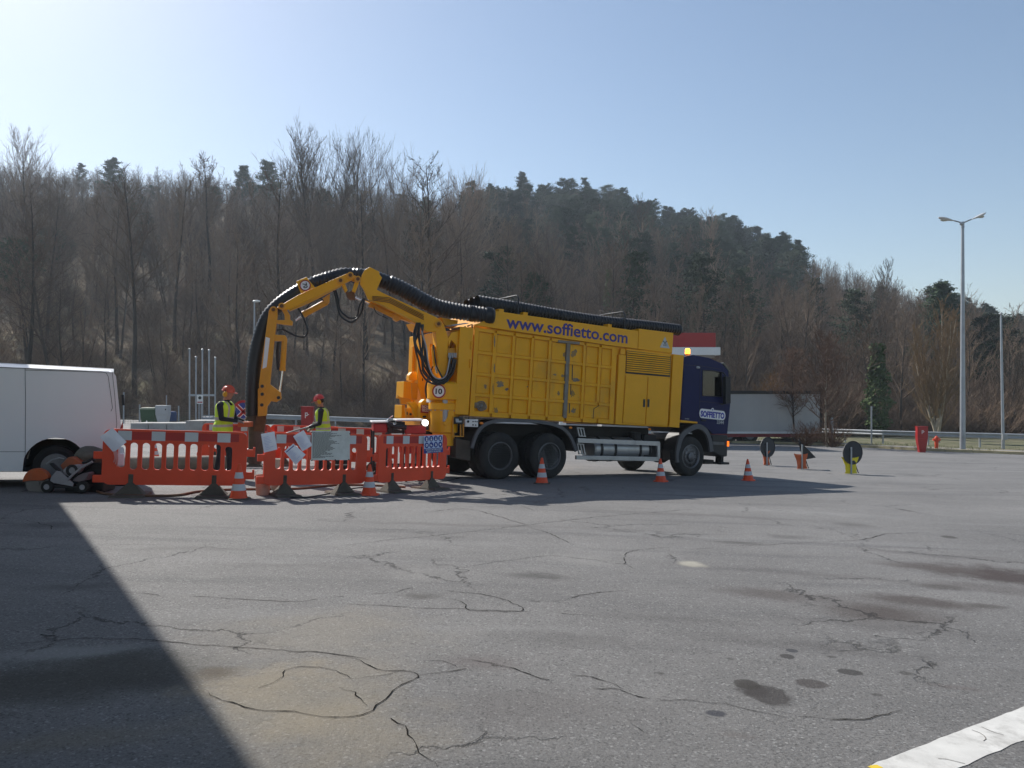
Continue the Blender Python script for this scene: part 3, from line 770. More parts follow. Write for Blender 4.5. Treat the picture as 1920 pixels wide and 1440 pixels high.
M_amb = mat('amber_glass', (.8, .22, .01), .2, emit=.0)
M_ambl = mat('amber_glow', (1., .32, .02), .2, emit=6.)
def glass_mat(name, tint, alpha=.45, rough=.03):
    m = bpy.data.materials.new(name); m.use_nodes = True; N = m.node_tree.nodes; L = m.node_tree.links; N.remove(N['Principled BSDF'])
    t = N.new('ShaderNodeBsdfTransparent'); t.inputs[0].default_value = (*tint, 1); gl = N.new('ShaderNodeBsdfGlossy'); gl.inputs['Roughness'].default_value = rough
    fr = N.new('ShaderNodeFresnel'); fr.inputs[0].default_value = 1.75; mx = N.new('ShaderNodeMixShader'); nz = N.new('ShaderNodeTexNoise'); nz.inputs['Scale'].default_value = 2
    L.new(fr.outputs[0], mx.inputs[0]); L.new(t.outputs[0], mx.inputs[1]); L.new(gl.outputs[0], mx.inputs[2]); L.new(mx.outputs[0], N['Material Output'].inputs[0]); return m
M_glass = glass_mat('cab_glass', (.42, .52, .47))

O_ = hit(937, 899); Fw_ = hit(1290, 893)
d_ = (Fw_-O_).normalized(); n0 = Vector((-d_.y, d_.x, 0)).normalized(); n0.z = -.0113; up_ = d_.cross(n0).normalized(); n_t = up_.cross(d_).normalized()
TM = Matrix(((d_.x, n_t.x, up_.x, O_.x), (d_.y, n_t.y, up_.y, O_.y), (d_.z, n_t.z, up_.z, O_.z), (0, 0, 0, 1)))
TI = TM.inverted(); CAM = Vector((0, 0, 1.6))
def S(px, py, yt=0.):
    r = ray(px, py); t = (yt + n_t.dot(O_) - n_t.dot(CAM))/n_t.dot(r); return TI @ (CAM + r*t)
AM = TM @ Vector((-1.75, .55, 0)); AU = Vector((-.97, -.25, 0)).normalized(); AN = Vector((-.25, .97, 0)).normalized()   # arm plane, AN points away
def A(px, py, off=0.):
    r = ray(px, py); t = (off + AN.dot(AM) - AN.dot(CAM))/AN.dot(r); return TI @ (CAM + r*t)
ANl = (TI.to_3x3() @ AN).normalized(); AUl = (TI.to_3x3() @ AU).normalized()
Y = Vector((0, 1, 0))
truck = thing('vacuum_truck', 'yellow suction excavator truck with dark blue cab and raised hose arm', 'truck', M=TM)
def plate(name, pts, y0, y1, m, parent=truck, bevel=.006, label=None):
    mb = MB(); P = [S(px, py, y0) for px, py in pts]; mb.prism(P, Y*(y1-y0)); return mb.build(name, m, parent, bevel=bevel, label=label)
def aplate(name, pts, o0, o1, m, parent=truck, bevel=.008):
    mb = MB(); P = [A(px, py, o0) for px, py in pts]; mb.prism(P, ANl*(o1-o0)); return mb.build(name, m, parent, bevel=bevel)
def z3(l): return [(430+x/3.84, 480+y/3.84) for x, y in l]
def z4(l): return [(820+x/4, 540+y/4) for x, y in l]
def z5(l): return [(1140+x/4.234, 580+y/4.234) for x, y in l]
def z6(l): return [(820+x/4.174, 740+y/4.174) for x, y in l]
def zA(l): return [(740+x/6, 580+y/6) for x, y in l]
def zB(l): return [(500+x/8, 490+y/8) for x, y in l]

# chassis
fx = S(1296, 856).x; x2 = S(1031, 853).x; xe = S(853, 776).x
print('truck: axles', round(x2, 2), round(fx, 2), 'rear', round(xe, 2), 'box bottom z', [round(S(*p).z, 2) for p in ((880, 779), (1150, 794), (1252, 801))], 'top', [round(S(*p).z, 2) for p in ((922, 582), (1197, 620), (1284, 668))], 'cab x', round(S(1284, 668).x, 2), round(S(1366, 694).x, 2))
c = MB()
for yy in (.78, 1.5): c.box(xe+.1, fx+1.0, yy, yy+.1, .62, .95)
for xx in (xe+.2, 1, 2, 3, 4, fx): c.box(xx, xx+.12, .88, 1.5, .66, .9)
for xx in (0, x2, fx): c.tube([(xx, .3, .515), (xx, 2.2, .515)], .09, 10); c.lathe([(.12, .8), (.24, 1.05), (.24, 1.3), (.12, 1.55)], 14, 'y', (xx, 0, .515))
c.box(xe+.3, 4.9, .6, 1.9, .95, 1.22)
c.box(1.9, 2.3, .35, .8, .7, 1.0); c.box(4.35, 4.75, .15, .75, .5, 1.05); c.tube([(4.2, .35, .55), (4.2, .35, 1.1)], .16, 12)
c.box(1.6, 1.85, .5, 1.9, .5, .95)
c.build('chassis', M_dark, truck, bevel=.006)
def wheel(xc, y0, rear, side=1):
    """side 1: near side, outer face at y0; -1 mirrored"""
    s = side; mb = MB(); r = .515
    def L(prof): return [(q, y0 + s*h) for q, h in prof]
    mb.lathe(L([(.30, .03), (.34, .0), (.44, -.005), (.485, .02), (r, .06), (r, .26), (.485, .30), (.34, .31), (.30, .3)]), 40, 'y', (xc, 0, r))
    if rear: mb.lathe(L([(.30, .36), (.34, .35), (.485, .36), (r, .40), (r, .60), (.485, .64), (.30, .64)]), 40, 'y', (xc, 0, r))
    for k in range(44):        # tread blocks
        a = 2*math.pi*k/44
        for yy in ((.09, .15), (.17, .23)) + (((.43, .49), (.51, .57)) if rear else ()):
            t = Matrix.Translation((xc, 0, r)) @ Matrix.Rotation(a + (.03 if yy[0] in (.17, .51) else 0), 4, 'Y')
            q = [t @ Vector(p) for p in ((-.022, y0+s*yy[0], r-.004), (.022, y0+s*yy[0], r-.004), (.022, y0+s*yy[1], r-.004), (-.022, y0+s*yy[1], r-.004))]
            q2 = [t @ Vector(p) for p in ((-.02, y0+s*yy[0], r+.009), (.02, y0+s*yy[0], r+.009), (.02, y0+s*yy[1], r+.009), (-.02, y0+s*yy[1], r+.009))]
            mb.loft(q, q2)
    w = mb.build('wheel', M_tyre, truck, smooth=35)
    rm = MB()
    if rear:
        rm.lathe(L([(.305, .03), (.315, .005), (.295, .0), (.28, .03), (.27, .16), (.25, .2), (.14, .21), (.135, .1), (.12, .05), (.02, .04)]), 32, 'y', (xc, 0, r))
        for k in range(10):
            a = 2*math.pi*k/10; rm.lathe([(.017, y0+s*.21), (.014, y0+s*.165)], 6, 'y', (xc+.19*math.cos(a), 0, r+.19*math.sin(a)))
    else:
        rm.lathe(L([(.305, .03), (.315, .0), (.295, -.005), (.27, .04), (.25, .06), (.2, .03), (.15, .025), (.145, .06), (.11, .07), (.105, -.01), (.05, -.03), (.01, -.03)]), 36, 'y', (xc, 0, r))
        for k in range(10):
            a = 2*math.pi*(k+.5)/10; rm.lathe([(.016, y0+s*.03), (.013, y0-s*.01)], 6, 'y', (xc+.175*math.cos(a), 0, r+.175*math.sin(a)))
    rim = rm.build('rim', M_rim if rear else M_rim2, w, smooth=35)
    if not rear:
        hb_ = MB()
        for k in range(10):
            a = 2*math.pi*k/10; cx, cz = xc+.235*math.cos(a), r+.235*math.sin(a); disc(hb_, (cx, y0+s*.041, cz), .024, (1, 0, 0), (0, 0, 1), (0, -s, 0), .004, 12)
        hb_.build('rim_hole', M_blks, w)
for xc, rr_ in ((0, True), (x2, True), (fx, False)):
    wheel(xc, .0, rr_, 1); wheel(xc, 2.5, rr_, -1)
# rear mudguards, flap
def band(name, mid, th, y0, y1, m):
    P = [S(*p) for p in mid]; P = spline(P, 4); Aq = []; Bq = []
    for i, p in enumerate(P):
        t = (P[min(i+1, len(P)-1)]-P[max(0, i-1)]); nn = Vector((-t.z, 0, t.x)).normalized()*th/2; Aq.append(p+nn); Bq.append(p-nn)
    mb = MB(); 
    for i in range(len(P)-1): mb.prism([Aq[i]+Y*y0, Aq[i+1]+Y*y0, Bq[i+1]+Y*y0, Bq[i]+Y*y0], Y*(y1-y0))
    return mb.build(name, m, truck)
M_fend = mat('grey_mudguard', (.1, .1, .105), .6, var=.15, dirt=.45, dirtc=(.15, .135, .12))
arc = [(884, 840), (893, 814), (906, 798), (926, 790), (955, 788), (1000, 790), (1034, 795), (1054, 803), (1067, 816), (1075, 832), (1080, 846)]
band('mudguard', arc, .075, -.03, .02, M_fend); band('mudguard', arc, .03, .02, .62, M_dark)
plate('mud_flap', [(855, 822), (882, 827), (882, 864), (854, 858)], .05, .5, M_mud)
# tank, steps and side guard
q = S(1117, 835, .1); q2 = S(1226, 838, .1); tk = MB(); tk.lathe([(.06, 0), (.27, .02), (.3, .05), (.3, q2.x-q.x-.05), (.27, q2.x-q.x-.02), (.06, q2.x-q.x)], 28, 'x', (q.x, .42, .67)); tank = tk.build('fuel_tank', M_alu, truck, smooth=30)
for f_ in (.1, .33, .76, .93):
    sb = MB(); xx = q.x + (q2.x-q.x)*f_; sb.lathe([(.306, 0), (.31, .0), (.31, .07), (.306, .07)], 28, 'x', (xx, .42, .67)); sb.build('tank_strap', M_blk, tank)
gd = MB()
for poly in ([(1083.5, 821.5), (1237, 828), (1237, 836), (1083.5, 830)], [(1081, 854), (1236, 857), (1236, 865), (1081, 861.5)], [(1233, 830), (1238, 830), (1238, 864), (1233, 864)]):
    gd.prism([S(*p, -.02) for p in poly], Y*.06)
gd.build('side_guard', M_alu, truck, bevel=.004)
for z0, z1 in ((260, 325), (385, 465)):
    st = MB()
    for k in range(3):
        x0 = 1095+k*22; st.prism([S(*p, .03) for p in z6([(x0, z0), (x0+7, z0), (x0+22, z1), (x0+14, z1)])], Y*.03)
    st.prism([S(*p, .03) for p in z6([(1095, z0-4), (1150, z0), (1150, z0+6), (1095, z0+4)])], Y*.03); st.prism([S(*p, .03) for p in z6([(1108, z1-6), (1165, z1-2), (1165, z1+5), (1110, z1+2)])], Y*.03)
    st.build('step_ladder', M_alu, truck)
for p in ((903, 793.5), (1070, 802), (1218, 805)):
    ml = MB(); q = S(*p, -.03); ml.ell(q, .05, .02, .028, 10, 7); ml.build('marker_lamp', M_amb, truck, smooth=40)

# body: tank box, ribbed flap with its panels
body = plate('body', [(889, 611), (1197, 652), (1190, 796.5), (880, 779.5)], .075, 2.44, M_yel, bevel=.01)
hop = [(922.5, 582), (1197, 620.5), (1195.5, 654), (1150, 648.5), (887, 609.5), (902, 605), (912, 597)]
plate('hopper_side', hop, -.015, .06, M_yel)
plate('hopper_side', [(922.5, 583), (1196, 621), (1195.5, 652), (912, 608)], .06, 2.5, M_yel, bevel=.01)
TLp, TRp, BRp, BLp = (890.5, 614), (1157, 650.5), (1150.5, 795), (880.5, 780)
def PB(u, v):
    a = (TLp[0]+(TRp[0]-TLp[0])*u, TLp[1]+(TRp[1]-TLp[1])*u); b = (BLp[0]+(BRp[0]-BLp[0])*u, BLp[1]+(BRp[1]-BLp[1])*u)
    return (a[0]+(b[0]-a[0])*v, a[1]+(b[1]-a[1])*v)
US = [0.018, .146, .278, .410, .533, .662, .776, .884, .982]; VS = [.03, .275, .52, .757, .955]
flap = plate('side_flap', [TLp, TRp, BRp, BLp], .068, .074, M_yelp)
for j in range(4):
    for i in range(8):
        if j == 3 and i == 7: continue
        u0, u1, v0, v1 = US[i]+.012, US[i+1]-.012, VS[j]+.018, VS[j+1]-.018
        if j == 3 and i == 6: u1 = US[8]-.012
        P = [S(*PB(*w), .055) for w in ((u0, v0), (u1, v0), (u1, v1), (u0, v1))]
        if j == 3 and i == 0: P = [S(*PB(*w), .063) for w in ((u0, v0), (u1, v0), (u1, v1), (u0, v1))]
        c_ = sum(P, Vector())/4; Q = [c_+(p-c_)*.93 - Y*.006 for p in P]
        mb = MB(); mb.loft([p+Y*.01 for p in P], P); mb.f.pop(1); mb.mi.pop(1); mb.loft(P, Q); mb.build('panel', M_yelp, flap)
rb = []
def rib(poly, m=M_yelp, y0=0.0, name='rib'):
    mb = MB(); mb.prism([S(*p, y0) for p in poly], Y*(.066-y0)); mb.build(name, m, flap, bevel=.005)
for i, u in enumerate(US):
    w = .0085 if i not in (1, 5) else .012
    if i == 0: rib([PB(0, 0), PB(.03, 0), PB(.03, 1), PB(0, 1)]); continue
    if i == 8: rib([PB(.968, .0), PB(.985, 0), PB(1, .06), PB(1, 1), PB(.968, 1)]); continue
    v1 = VS[3] if i == 7 else 1
    rib([PB(u-w, .03), PB(u+w, .03), PB(u+w, v1-.03 if i == 7 else .96), PB(u-w, v1-.03 if i == 7 else .96)], M_yelp if i not in (1, 5) else M_grey if i == 5 else M_yelp)
for j, v in enumerate(VS):
    h_ = .017 if 0 < j < 4 else .0; 
    a0, a1 = (v-h_, v+h_) if h_ else ((0, .038) if j == 0 else (.945, 1))
    for i in range(8):
        rib([PB(US[i]+.009, a0), PB(US[i+1]-.009, a0), PB(US[i+1]-.009, a1), PB(US[i]+.009, a1)], y0=.012)
# bare-metal wear and hinge plates
M_wear = mat('bare_metal_wear', (.16, .15, .135), .55, .3, var=.35, scale=8, dirt=.7, dirtc=(.5, .27, .03))
def wearpatch(cx, cy, w, h, y0=.046, seed=0, n=9):
    rs_ = random.Random(seed); P = []
    for k in range(n*2):
        a = math.pi*k/n; r_ = rs_.uniform(.5, 1.1); P.append(S(cx+math.cos(a)*w*r_, cy+math.sin(a)*h*r_, y0))
    mb = MB(); mb.prism(P, Y*.002); mb.build('paint_wear', M_wear, flap)
for i, (x, y, w, h) in enumerate([(455, 340, 20, 14), (470, 720, 32, 30), (520, 760, 16, 12), (360, 740, 12, 22), (1025, 490, 26, 36), (960, 500, 18, 30), (1040, 690, 30, 18), (940, 660, 20, 14), (1015, 790, 22, 34), (910, 790, 14, 20), (440, 920, 18, 26), (1020, 920, 20, 24), (680, 740, 10, 8), (880, 650, 18, 8)]):
    wearpatch(820+x/4, 540+y/4, w/4, h/4, .0475, i)
for i, (x, y, w, h) in enumerate([(430, 400, 5, 50), (428, 600, 5, 40), (418, 760, 5, 50), (985, 600, 4, 60)]): wearpatch(820+x/4, 540+y/4, w/4, h/4, -.003, 40+i, 12)
rib(z4([(910, 390), (1070, 405), (1068, 425), (905, 408)]), M_grey, -.006, 'hinge_plate')
for x, y0, y1 in ((1015, 575, 690), (1003, 715, 800), (993, 855, 940)):
    rib(z4([(x-4, y0), (x+3, y0), (x+1, y1), (x-6, y1)]), M_blks, .044, 'slot')
rib(z4([(1168, 980), (1172, 905), (1228, 868), (1300, 874), (1290, 985), (1284, 984), (1294, 880), (1230, 873), (1177, 908), (1172, 982)]), M_blks, .044, 'hatch_seam')
pu = MB(); qq = S(*z4([(330, 885)])[0], .02)
for r_ in (.12, .075): pu.tube([qq+Vector((r_*math.cos(a), .02*math.sin(3*a), r_*math.sin(a)*.8)) for a in np.linspace(0, 6.283, 22)], .017, 7)
pu.ell(qq, .05, .03, .05); pu.box(qq.x-.16, qq.x-.05, qq.y, qq.y+.04, qq.z-.05, qq.z+.07); pu.build('coiled_cable', M_grey, flap, smooth=50)
# corner posts
plate('tail_column', [(863, 612), (888.5, 615), (878.5, 778), (853, 777)], -.01, .3, M_yel, bevel=.012)
for a_, b_ in ((640, 655), (673, 690)):
    hp = MB(); p = S(886.5-(a_-612)*.06, a_, -.03); q = S(886.5-(b_-612)*.06, b_, -.03); hp.tube([p, q], .022, 8); hp.build('hinge', M_yel, truck, smooth=40)
plate('front_column', z4([(1365, 498), (1415, 505), (1385, 1027), (1335, 1022)]), -.015, .3, M_yel, bevel=.012)
plate('column_top', z4([(1378, 455), (1412, 458), (1408, 500), (1374, 497)]), .0, .06, M_yel)
# engine cabinet
plate('pump_cabinet', [(1174.5, 653), (1259.5, 662), (1252, 801), (1166.5, 796.5)], .02, 2.48, M_yel, bevel=.012)
plate('filter_housing', [(1198, 616), (1263, 624), (1260.5, 663), (1196.5, 654.5)], -.01, 2.5, M_yel, bevel=.012)
plate('louvre_frame', z4([(1420, 468), (1752, 508), (1746, 668), (1412, 640)]), .012, .019, M_blk)
for k in range(10):
    a_ = k/10; y0 = 482+a_*158; y1 = 515+a_*152; hh = 10
    mb = MB(); P = [S(*p, -.012) for p in z4([(1424-a_*6, y0+3), (1747-a_*4, y1+3)])]
    lo = [S(*p, .004) for p in z4([(1424-a_*6, y0-6), (1747-a_*4, y1-6)])]
    mb.prism([P[0], P[1], lo[1], lo[0]], Vector((0, .008, .008))); mb.build('louvre_slat', M_yel, truck)
for pl, nm in (([(1416, 655), (1576, 668), (1556, 1022), (1392, 1010)], 'door'), ([(1584, 669), (1740, 682), (1722, 1034), (1563, 1023)], 'door')):
    dr = plate(nm, z4(pl), -.004, .019, M_yel, bevel=.006)
    hx_ = (1545, 1560) if pl[0][0] < 1500 else (1577, 1592)
    plate('handle', z4([(hx_[0], 834), (hx_[1], 834), (hx_[1]-2, 893), (hx_[0]-2, 893)]), -.01, -.0045, M_blks, dr, bevel=0)
# warning triangle
tri = z4([(1707, 365), (1743, 453), (1670, 445)]); tm_ = plate('warning_triangle', tri, -.016, -.0105, M_alu, bevel=0)
mb = MB()
for cx, cy, r_ in ((1707, 410, 10), (1695, 400, 6), (1719, 402, 6), (1700, 428, 6), (1714, 428, 6)): disc(mb, S(*z4([(cx, cy)])[0], -.016), r_/4/85, (1, 0, 0), (0, 0, 1), (0, -1, 0), .003, 12, r0=r_/4/85*.45 if r_ > 8 else None)
mb.build('emblem', M_blks, tm_)
plate('cab_gap_column', z4([(1770, 495), (1850, 505), (1816, 1046), (1742, 1040)]), .0, .5, M_yel, bevel=.01)
plate('cab_gap_column_foot', z4([(1742, 1015), (1818, 1020), (1814, 1048), (1738, 1042)]), -.03, -.0, M_yel)
# lettering
mb = MB(); text_on(mb, 'www.soffietto.com', S(*z4([(515, 296)])[0], -.015), S(*z4([(1425, 415)])[0], -.015), (0, -1, 0), bold=.018, th=.004, height=.285)
mb.build('lettering', M_bltx, truck)
# spare hoses strapped on the roof
def ribbed(mb, pts, r, pitch=.05, depth=.09, n=16, inner=None):
    P = resample(pts, pitch/2); rr_ = [r*(1+depth*.5) if i % 2 else r*(1-depth*.5) for i in range(len(P))]
    mb.tube(P, rr_, n, cap=inner is None)
xh0 = S(895, 566, .3); xh1 = S(1274, 619, .3)
lbs = ['nearest ribbed black suction hose strapped along the truck roof', 'middle ribbed black suction hose strapped on the truck roof', 'farthest ribbed black suction hose on the truck roof, behind the other two']
for k in range(3):
    mb = MB(TM); off = Vector((0, .33*k, .0)); p0 = xh0+off+Vector((.05*k, 0, 0)); p1 = xh1+off+Vector((-.25*k, 0, 0))
    pts = [p0.lerp(p1, t)+Vector((0, 0, -.06*math.sin(t*math.pi)**2)) for t in np.linspace(0, 1, 30)]
    P = resample(pts, .044); rr_ = [.153 if i % 2 else .124 for i in range(len(P))]; mb.tube(P, rr_, 18, cap=False)
    ring = MB(TM)
    mb.tube([P[0]-Vector((.012, 0, 0)), P[0]+Vector((.02, 0, 0)), P[0]+Vector((.7, 0, -.06))], [.142, .128, .126], 18, cap=False)
    mb.tube([P[-1]-Vector((.05, 0, 0)), P[-1]], [.14, .10], 18, cap=True)
    mb.nofix = True
    o = mb.build('suction_hose', M_hose, None, smooth=60); tag(o, lbs[k], 'hose', 'spare suction hoses on the truck roof')
for px_ in (972.5, 1172):
    pb = S(px_, 583+(px_-925)*.14-2, .1); rk = MB()
    rk.box(pb.x-.04, pb.x+.04, .1, 1.25, pb.z-.02, pb.z+.02)
    rk.tube([(pb.x, .13, pb.z), (pb.x, .12, pb.z+.34), (pb.x, .2, pb.z+.42), (pb.x, 1.1, pb.z+.42), (pb.x, 1.2, pb.z+.3), (pb.x, 1.2, pb.z)], .022, 7)
    rk.build('hose_strap', M_blk, truck, smooth=50)
rk = MB()
for px_, py_ in ((939, 583), (984, 589), (1142, 611)): p = S(px_, py_, .05); rk.box(p.x-.06, p.x+.06, .02, .2, p.z-.06, p.z+.04)
rk.build('roof_bracket', M_yel, truck)

# ---- cab
CY0, CY1 = .06, 2.44
cab_out = [(1284, 668), (1300, 665.5), (1329, 671), (1352, 681), (1365, 694), (1370, 730), (1369, 760), (1363.5, 813), (1337, 813.5), (1330, 806), (1320, 798), (1308, 794.5), (1277, 790)]
CO = [S(*p, CY0) for p in cab_out]
hole = [(1317.5, 694.5), (1335, 695), (1352, 698), (1353.5, 720), (1353.5, 744), (1316.5, 742)]
Hh = [S(*p, CY0) for p in hole]
for yy, s in ((CY0, 1), (CY1-.04, 1)):
    V, Fc = shape_with_holes([(p.x, p.z) for p in CO], [[(p.x, p.z) for p in Hh]], .04)
    mb = MB(); mb.add([(a, b+yy, c_) for a, b, c_ in V], Fc)
    sd_o = mb.build('cab_side', M_blue, truck, bevel=.012)
    if yy == CY0:
        g_ = MB(); g_.prism([Vector((p.x, CY0+.015, p.z)) for p in Hh], Y*.006); g_.build('side_window', M_glass, sd_o)
        fr = MB(); P = [Vector((p.x, CY0-.004, p.z)) for p in Hh]
        fr.tube(P+[P[0]], .014, 6); fr.build('window_seal', M_blk, sd_o)
        dr = MB()   # door joints
        for a_, b_ in (((1313, 686), (1311, 793)), ((1313, 686), (1350, 692)), ((1311, 752), (1366, 758)), ((1283, 684), (1313, 686))):
            dr.tube([S(*a_, CY0-.001), S(*b_, CY0-.001)], .006, 4)
        dr.build('door_joint', M_blks, sd_o)
        hd = MB(); hd.tube([S(1315, 788, CY0-.02), S(1323, 788.5, CY0-.02)], .022, 6); hd.build('door_handle', M_blk, sd_o)
        vn = MB(); vn.ell(S(1309, 689, CY0-.01), .07, .03, .035); vn.build('side_lamp', M_galv, sd_o, smooth=40)
        lg = MB(); P = S(1313.5, 782, CY0); 
        # name plate: white pill with a rounded ragged outline and blue letters
        a_, b_ = S(1313.5, 778, CY0-.008), S(1358, 782.5, CY0-.008); u = (b_-a_); h_ = .125
        pill = []
        cl_, cr_ = a_+Vector((.05, 0, .045)), b_+Vector((-.05, 0, .045))
        for k in range(9): t = math.pi/2 + math.pi*k/8; pill.append(cl_+Vector((math.cos(t)*h_*.75, 0, math.sin(t)*h_)))
        for k in range(9): t = -math.pi/2 + math.pi*k/8; pill.append(cr_+Vector((math.cos(t)*h_*.75, 0, math.sin(t)*h_)))
        lg.prism(pill, Y*.006); m_ = (a_+b_)/2+Vector((.0, 0, .045+h_)); disc(lg, m_, .05, (1, 0, 0), (0, 0, 1), Y, .006, 14); lg.build('name_plate', M_white, sd_o)
        tx = MB(); text_on(tx, 'SOFFIETTO', a_+Vector((.0, 0, -.035)), b_+Vector((0, 0, -.035)), (0, -1, 0), bold=.05, th=.003, height=.15); disc(tx, m_-Y*.001, .022, (1, 0, 0), (0, 0, 1), -Y, .002, 12); tx.build('lettering', mat('plate_blue', (.015, .02, .3), .4), sd_o)
        tx = MB(); text_on(tx, '3344', S(1344, 794.5, CY0-.001), S(1357, 795.5, CY0-.001), (0, -1, 0), bold=.02, th=.003); text_on(tx, 'ACTROS', S(1284, 786, CY0-.001), S(1292, 786.4, CY0-.001), (0, -1, 0), bold=.02, th=.003); tx.build('badge', M_galv, sd_o)
def skin_seg(name, i0, i1, m, th=.035):
    mb = MB(); P = [CO[i] for i in range(i0, i1+1)]
    c_ = Vector((sum(p.x for p in CO)/len(CO), 0, sum(p.z for p in CO)/len(CO)))
    for a_, b_ in zip(P, P[1:]):
        def inn(p): w = Vector((c_.x-p.x, 0, c_.z-p.z)).normalized()*th; return p+w
        mb.loft([a_+Y*.041, b_+Y*.041, inn(b_)+Y*.041, inn(a_)+Y*.041], [p+Y*(CY1-CY0-.041) for p in (a_, b_, inn(b_), inn(a_))])
    return mb.build(name, m, truck, bevel=.004)
skin_seg('cab_roof', 0, 3, M_blue); skin_seg('windscreen', 3, 5, M_glass, .01); skin_seg('cab_front', 5, 7, M_blue); skin_seg('cab_floor', 7, 12, M_dark)
mb = MB(); mb.box(CO[0].x, CO[0].x+.035, CY0+.045, CY1-.045, CO[12].z+.04, CO[0].z-.02); mb.build('cab_back', M_blue, truck)
it = MB(); fl = CO[8].z+.05
sx = CO[5].x-1.15
for y0 in (.3, 1.6): it.box(sx, sx+.5, y0, y0+.55, fl+.1, fl+.55); it.box(sx-.12, sx+.08, y0, y0+.55, fl+.5, fl+1.2); it.ell((sx, y0+.27, fl+1.32), .07, .14, .12)
it.build('seat', M_blk, truck, bevel=.03)
it = MB(); it.box(CO[5].x-.45, CO[5].x-.1, .15, 2.3, fl+.3, fl+.72)
disc(it, (CO[5].x-.6, .6, fl+.8), .23, (.5, 0, .8), (0, 1, 0), (.8, 0, -.5), .03, 20, r0=.2); it.build('dashboard', M_blk, truck)
# fender, bumper, step, lights, mirrors
band('front_fender', z5([(560, 1215), (560, 1110), (590, 1010), (650, 955), (720, 930), (780, 965), (812, 1040), (826, 1130)]), .13, .0, .06, M_fend)
band('front_fender', z5([(560, 1200), (560, 1110), (590, 1010), (650, 955), (720, 930), (780, 965), (812, 1040), (826, 1130)]), .05, .06, .55, M_blk)
plate('yellow_sill', z5([(575, 878), (712, 893), (710, 907), (572, 897)]), .03, .5, M_yel)
plate('bumper', z5([(828, 1000), (952, 1000), (948, 1168), (905, 1172), (830, 1130)]), .05, 2.45, M_blk, bevel=.03)
plate('footstep', z5([(835, 1050), (925, 1055), (925, 1080), (835, 1075)]), .02, .05, M_rim)
plate('footstep', z5([(765, 1205), (840, 1195), (840, 1228), (765, 1228)]), .2, .7, M_dark)
pl_ = MB(); p = S(1349, 862, .4); pl_.box(p.x-.06, p.x+.06, .3, .5, p.z-.06, p.z+.3); pl_.box(p.x-.18, p.x+.18, .2, .6, p.z-.12, p.z-.06); pl_.build('front_jack', M_dark, truck, bevel=.01)
ml = MB(); q = S(1362.5, 832, .1); ml.box(q.x-.04, q.x+.03, .04, .16, q.z-.07, q.z+.07); ml.build('turn_signal', mat('turn_orange', (.9, .16, .01), .3, emit=1.2), truck)
mr = MB(); q0, q1 = S(1362, 706, -.12), S(1362, 756, -.12)
mr.loft([q0+Vector(v) for v in ((-.03, 0, 0), (.14, -.03, 0), (.16, .1, 0), (.0, .12, 0))], [q1+Vector(v) for v in ((-.03, 0, 0), (.14, -.03, 0), (.16, .1, 0), (.0, .12, 0))])
mr.tube([q0+Vector((.06, .06, .0)), q0+Vector((.03, .12, .1)), q0+Vector((-.05, .22, .14))], .018, 7); mr.tube([q1+Vector((.06, .06, 0)), q1+Vector((0, .16, -.03)), q1+Vector((-.08, .25, 0))], .018, 7); mr.build('mirror', M_blk, truck, bevel=.02)
vs_ = MB(); P0 = S(1358, 683, .05); vs_.loft([P0+Vector(v) for v in ((-.05, 0, .02), (.26, 0, -.24), (.27, 0, -.2), (-.02, 0, .05))], [P0+Vector(v)+Y*2.35 for v in ((-.05, 0, .02), (.26, 0, -.24), (.27, 0, -.2), (-.02, 0, .05))]); vs_.build('sun_visor', mat('smoked_acrylic', (.02, .025, .02), .15, coat=.4), truck)
bc = MB(); q = S(1289, 667, .35); bc.lathe([(.075, 0), (.075, .04), (.06, .045)], 16, 'z', q); bc.build('beacon_base', M_blk, truck, smooth=40)
bc = MB(); bc.lathe([(.062, .045), (.065, .07), (.062, .17), (.045, .19), (.01, .195)], 16, 'z', q); bco = bc.build('beacon', M_ambl, truck, smooth=50)

# ---- rear frame and turret (seen in front of the tail)
mb = MB(); xr = S(855, 700).x; zt = S(863, 612).z
mb.box(xr+.02, xr+.3, .3, 2.46, 1.28, zt-.05)
mb.build('tail_gate', M_yel, truck, bevel=.015)
mb = MB(); mb.box(xr-.05, xr+.018, .35, .5, 1.3, zt-.3); mb.box(xr-.05, xr+.018, 1.2, 1.3, 1.3, zt-.3); mb.box(xr-.05, xr+.018, 2.1, 2.25, 1.3, zt-.3); mb.build('tail_rib', M_yel, truck, bevel=.01)
plate('tail_hood', zA([(520, 90), (715, 125), (700, 190), (650, 215), (560, 170)]), .4, 2.2, M_yel)
plate('tail_bracket', zA([(600, 330), (640, 260), (730, 240), (735, 560), (700, 560), (690, 400), (640, 345), (610, 420)]), .05, .1, M_yel)
plate('valve_block', zA([(598, 440), (715, 428), (712, 540), (600, 515)]), .12, .3, M_ora)
plate('side_web', zA([(690, 240), (735, 250), (720, 1190), (690, 1190), (665, 830), (690, 560)]), .15, .35, M_yel)
tr_ = MB(); tr_.prism([S(*p, .0) for p in zA([(650, 172), (800, 150), (840, 158), (650, 186)])], Y*.5); tr_.build('work_tray', M_galv, truck)
lp = MB(); P = [S(*p, .1) for p in zA([(540, 205), (600, 210), (640, 235), (600, 240), (545, 245)])]; lp.prism(P, Y*.15); lp.build('work_lamp', M_blk, truck, bevel=.01)
mb = MB(); 
for pts_ in ([(640, 225), (700, 215), (780, 225)], [(790, 190), (800, 280)], [(820, 190), (870, 170), (875, 260)]): mb.tube([S(*p, .02) for p in zA(pts_)], .02, 6)
mb.build('pipework', M_rust, truck, smooth=50)
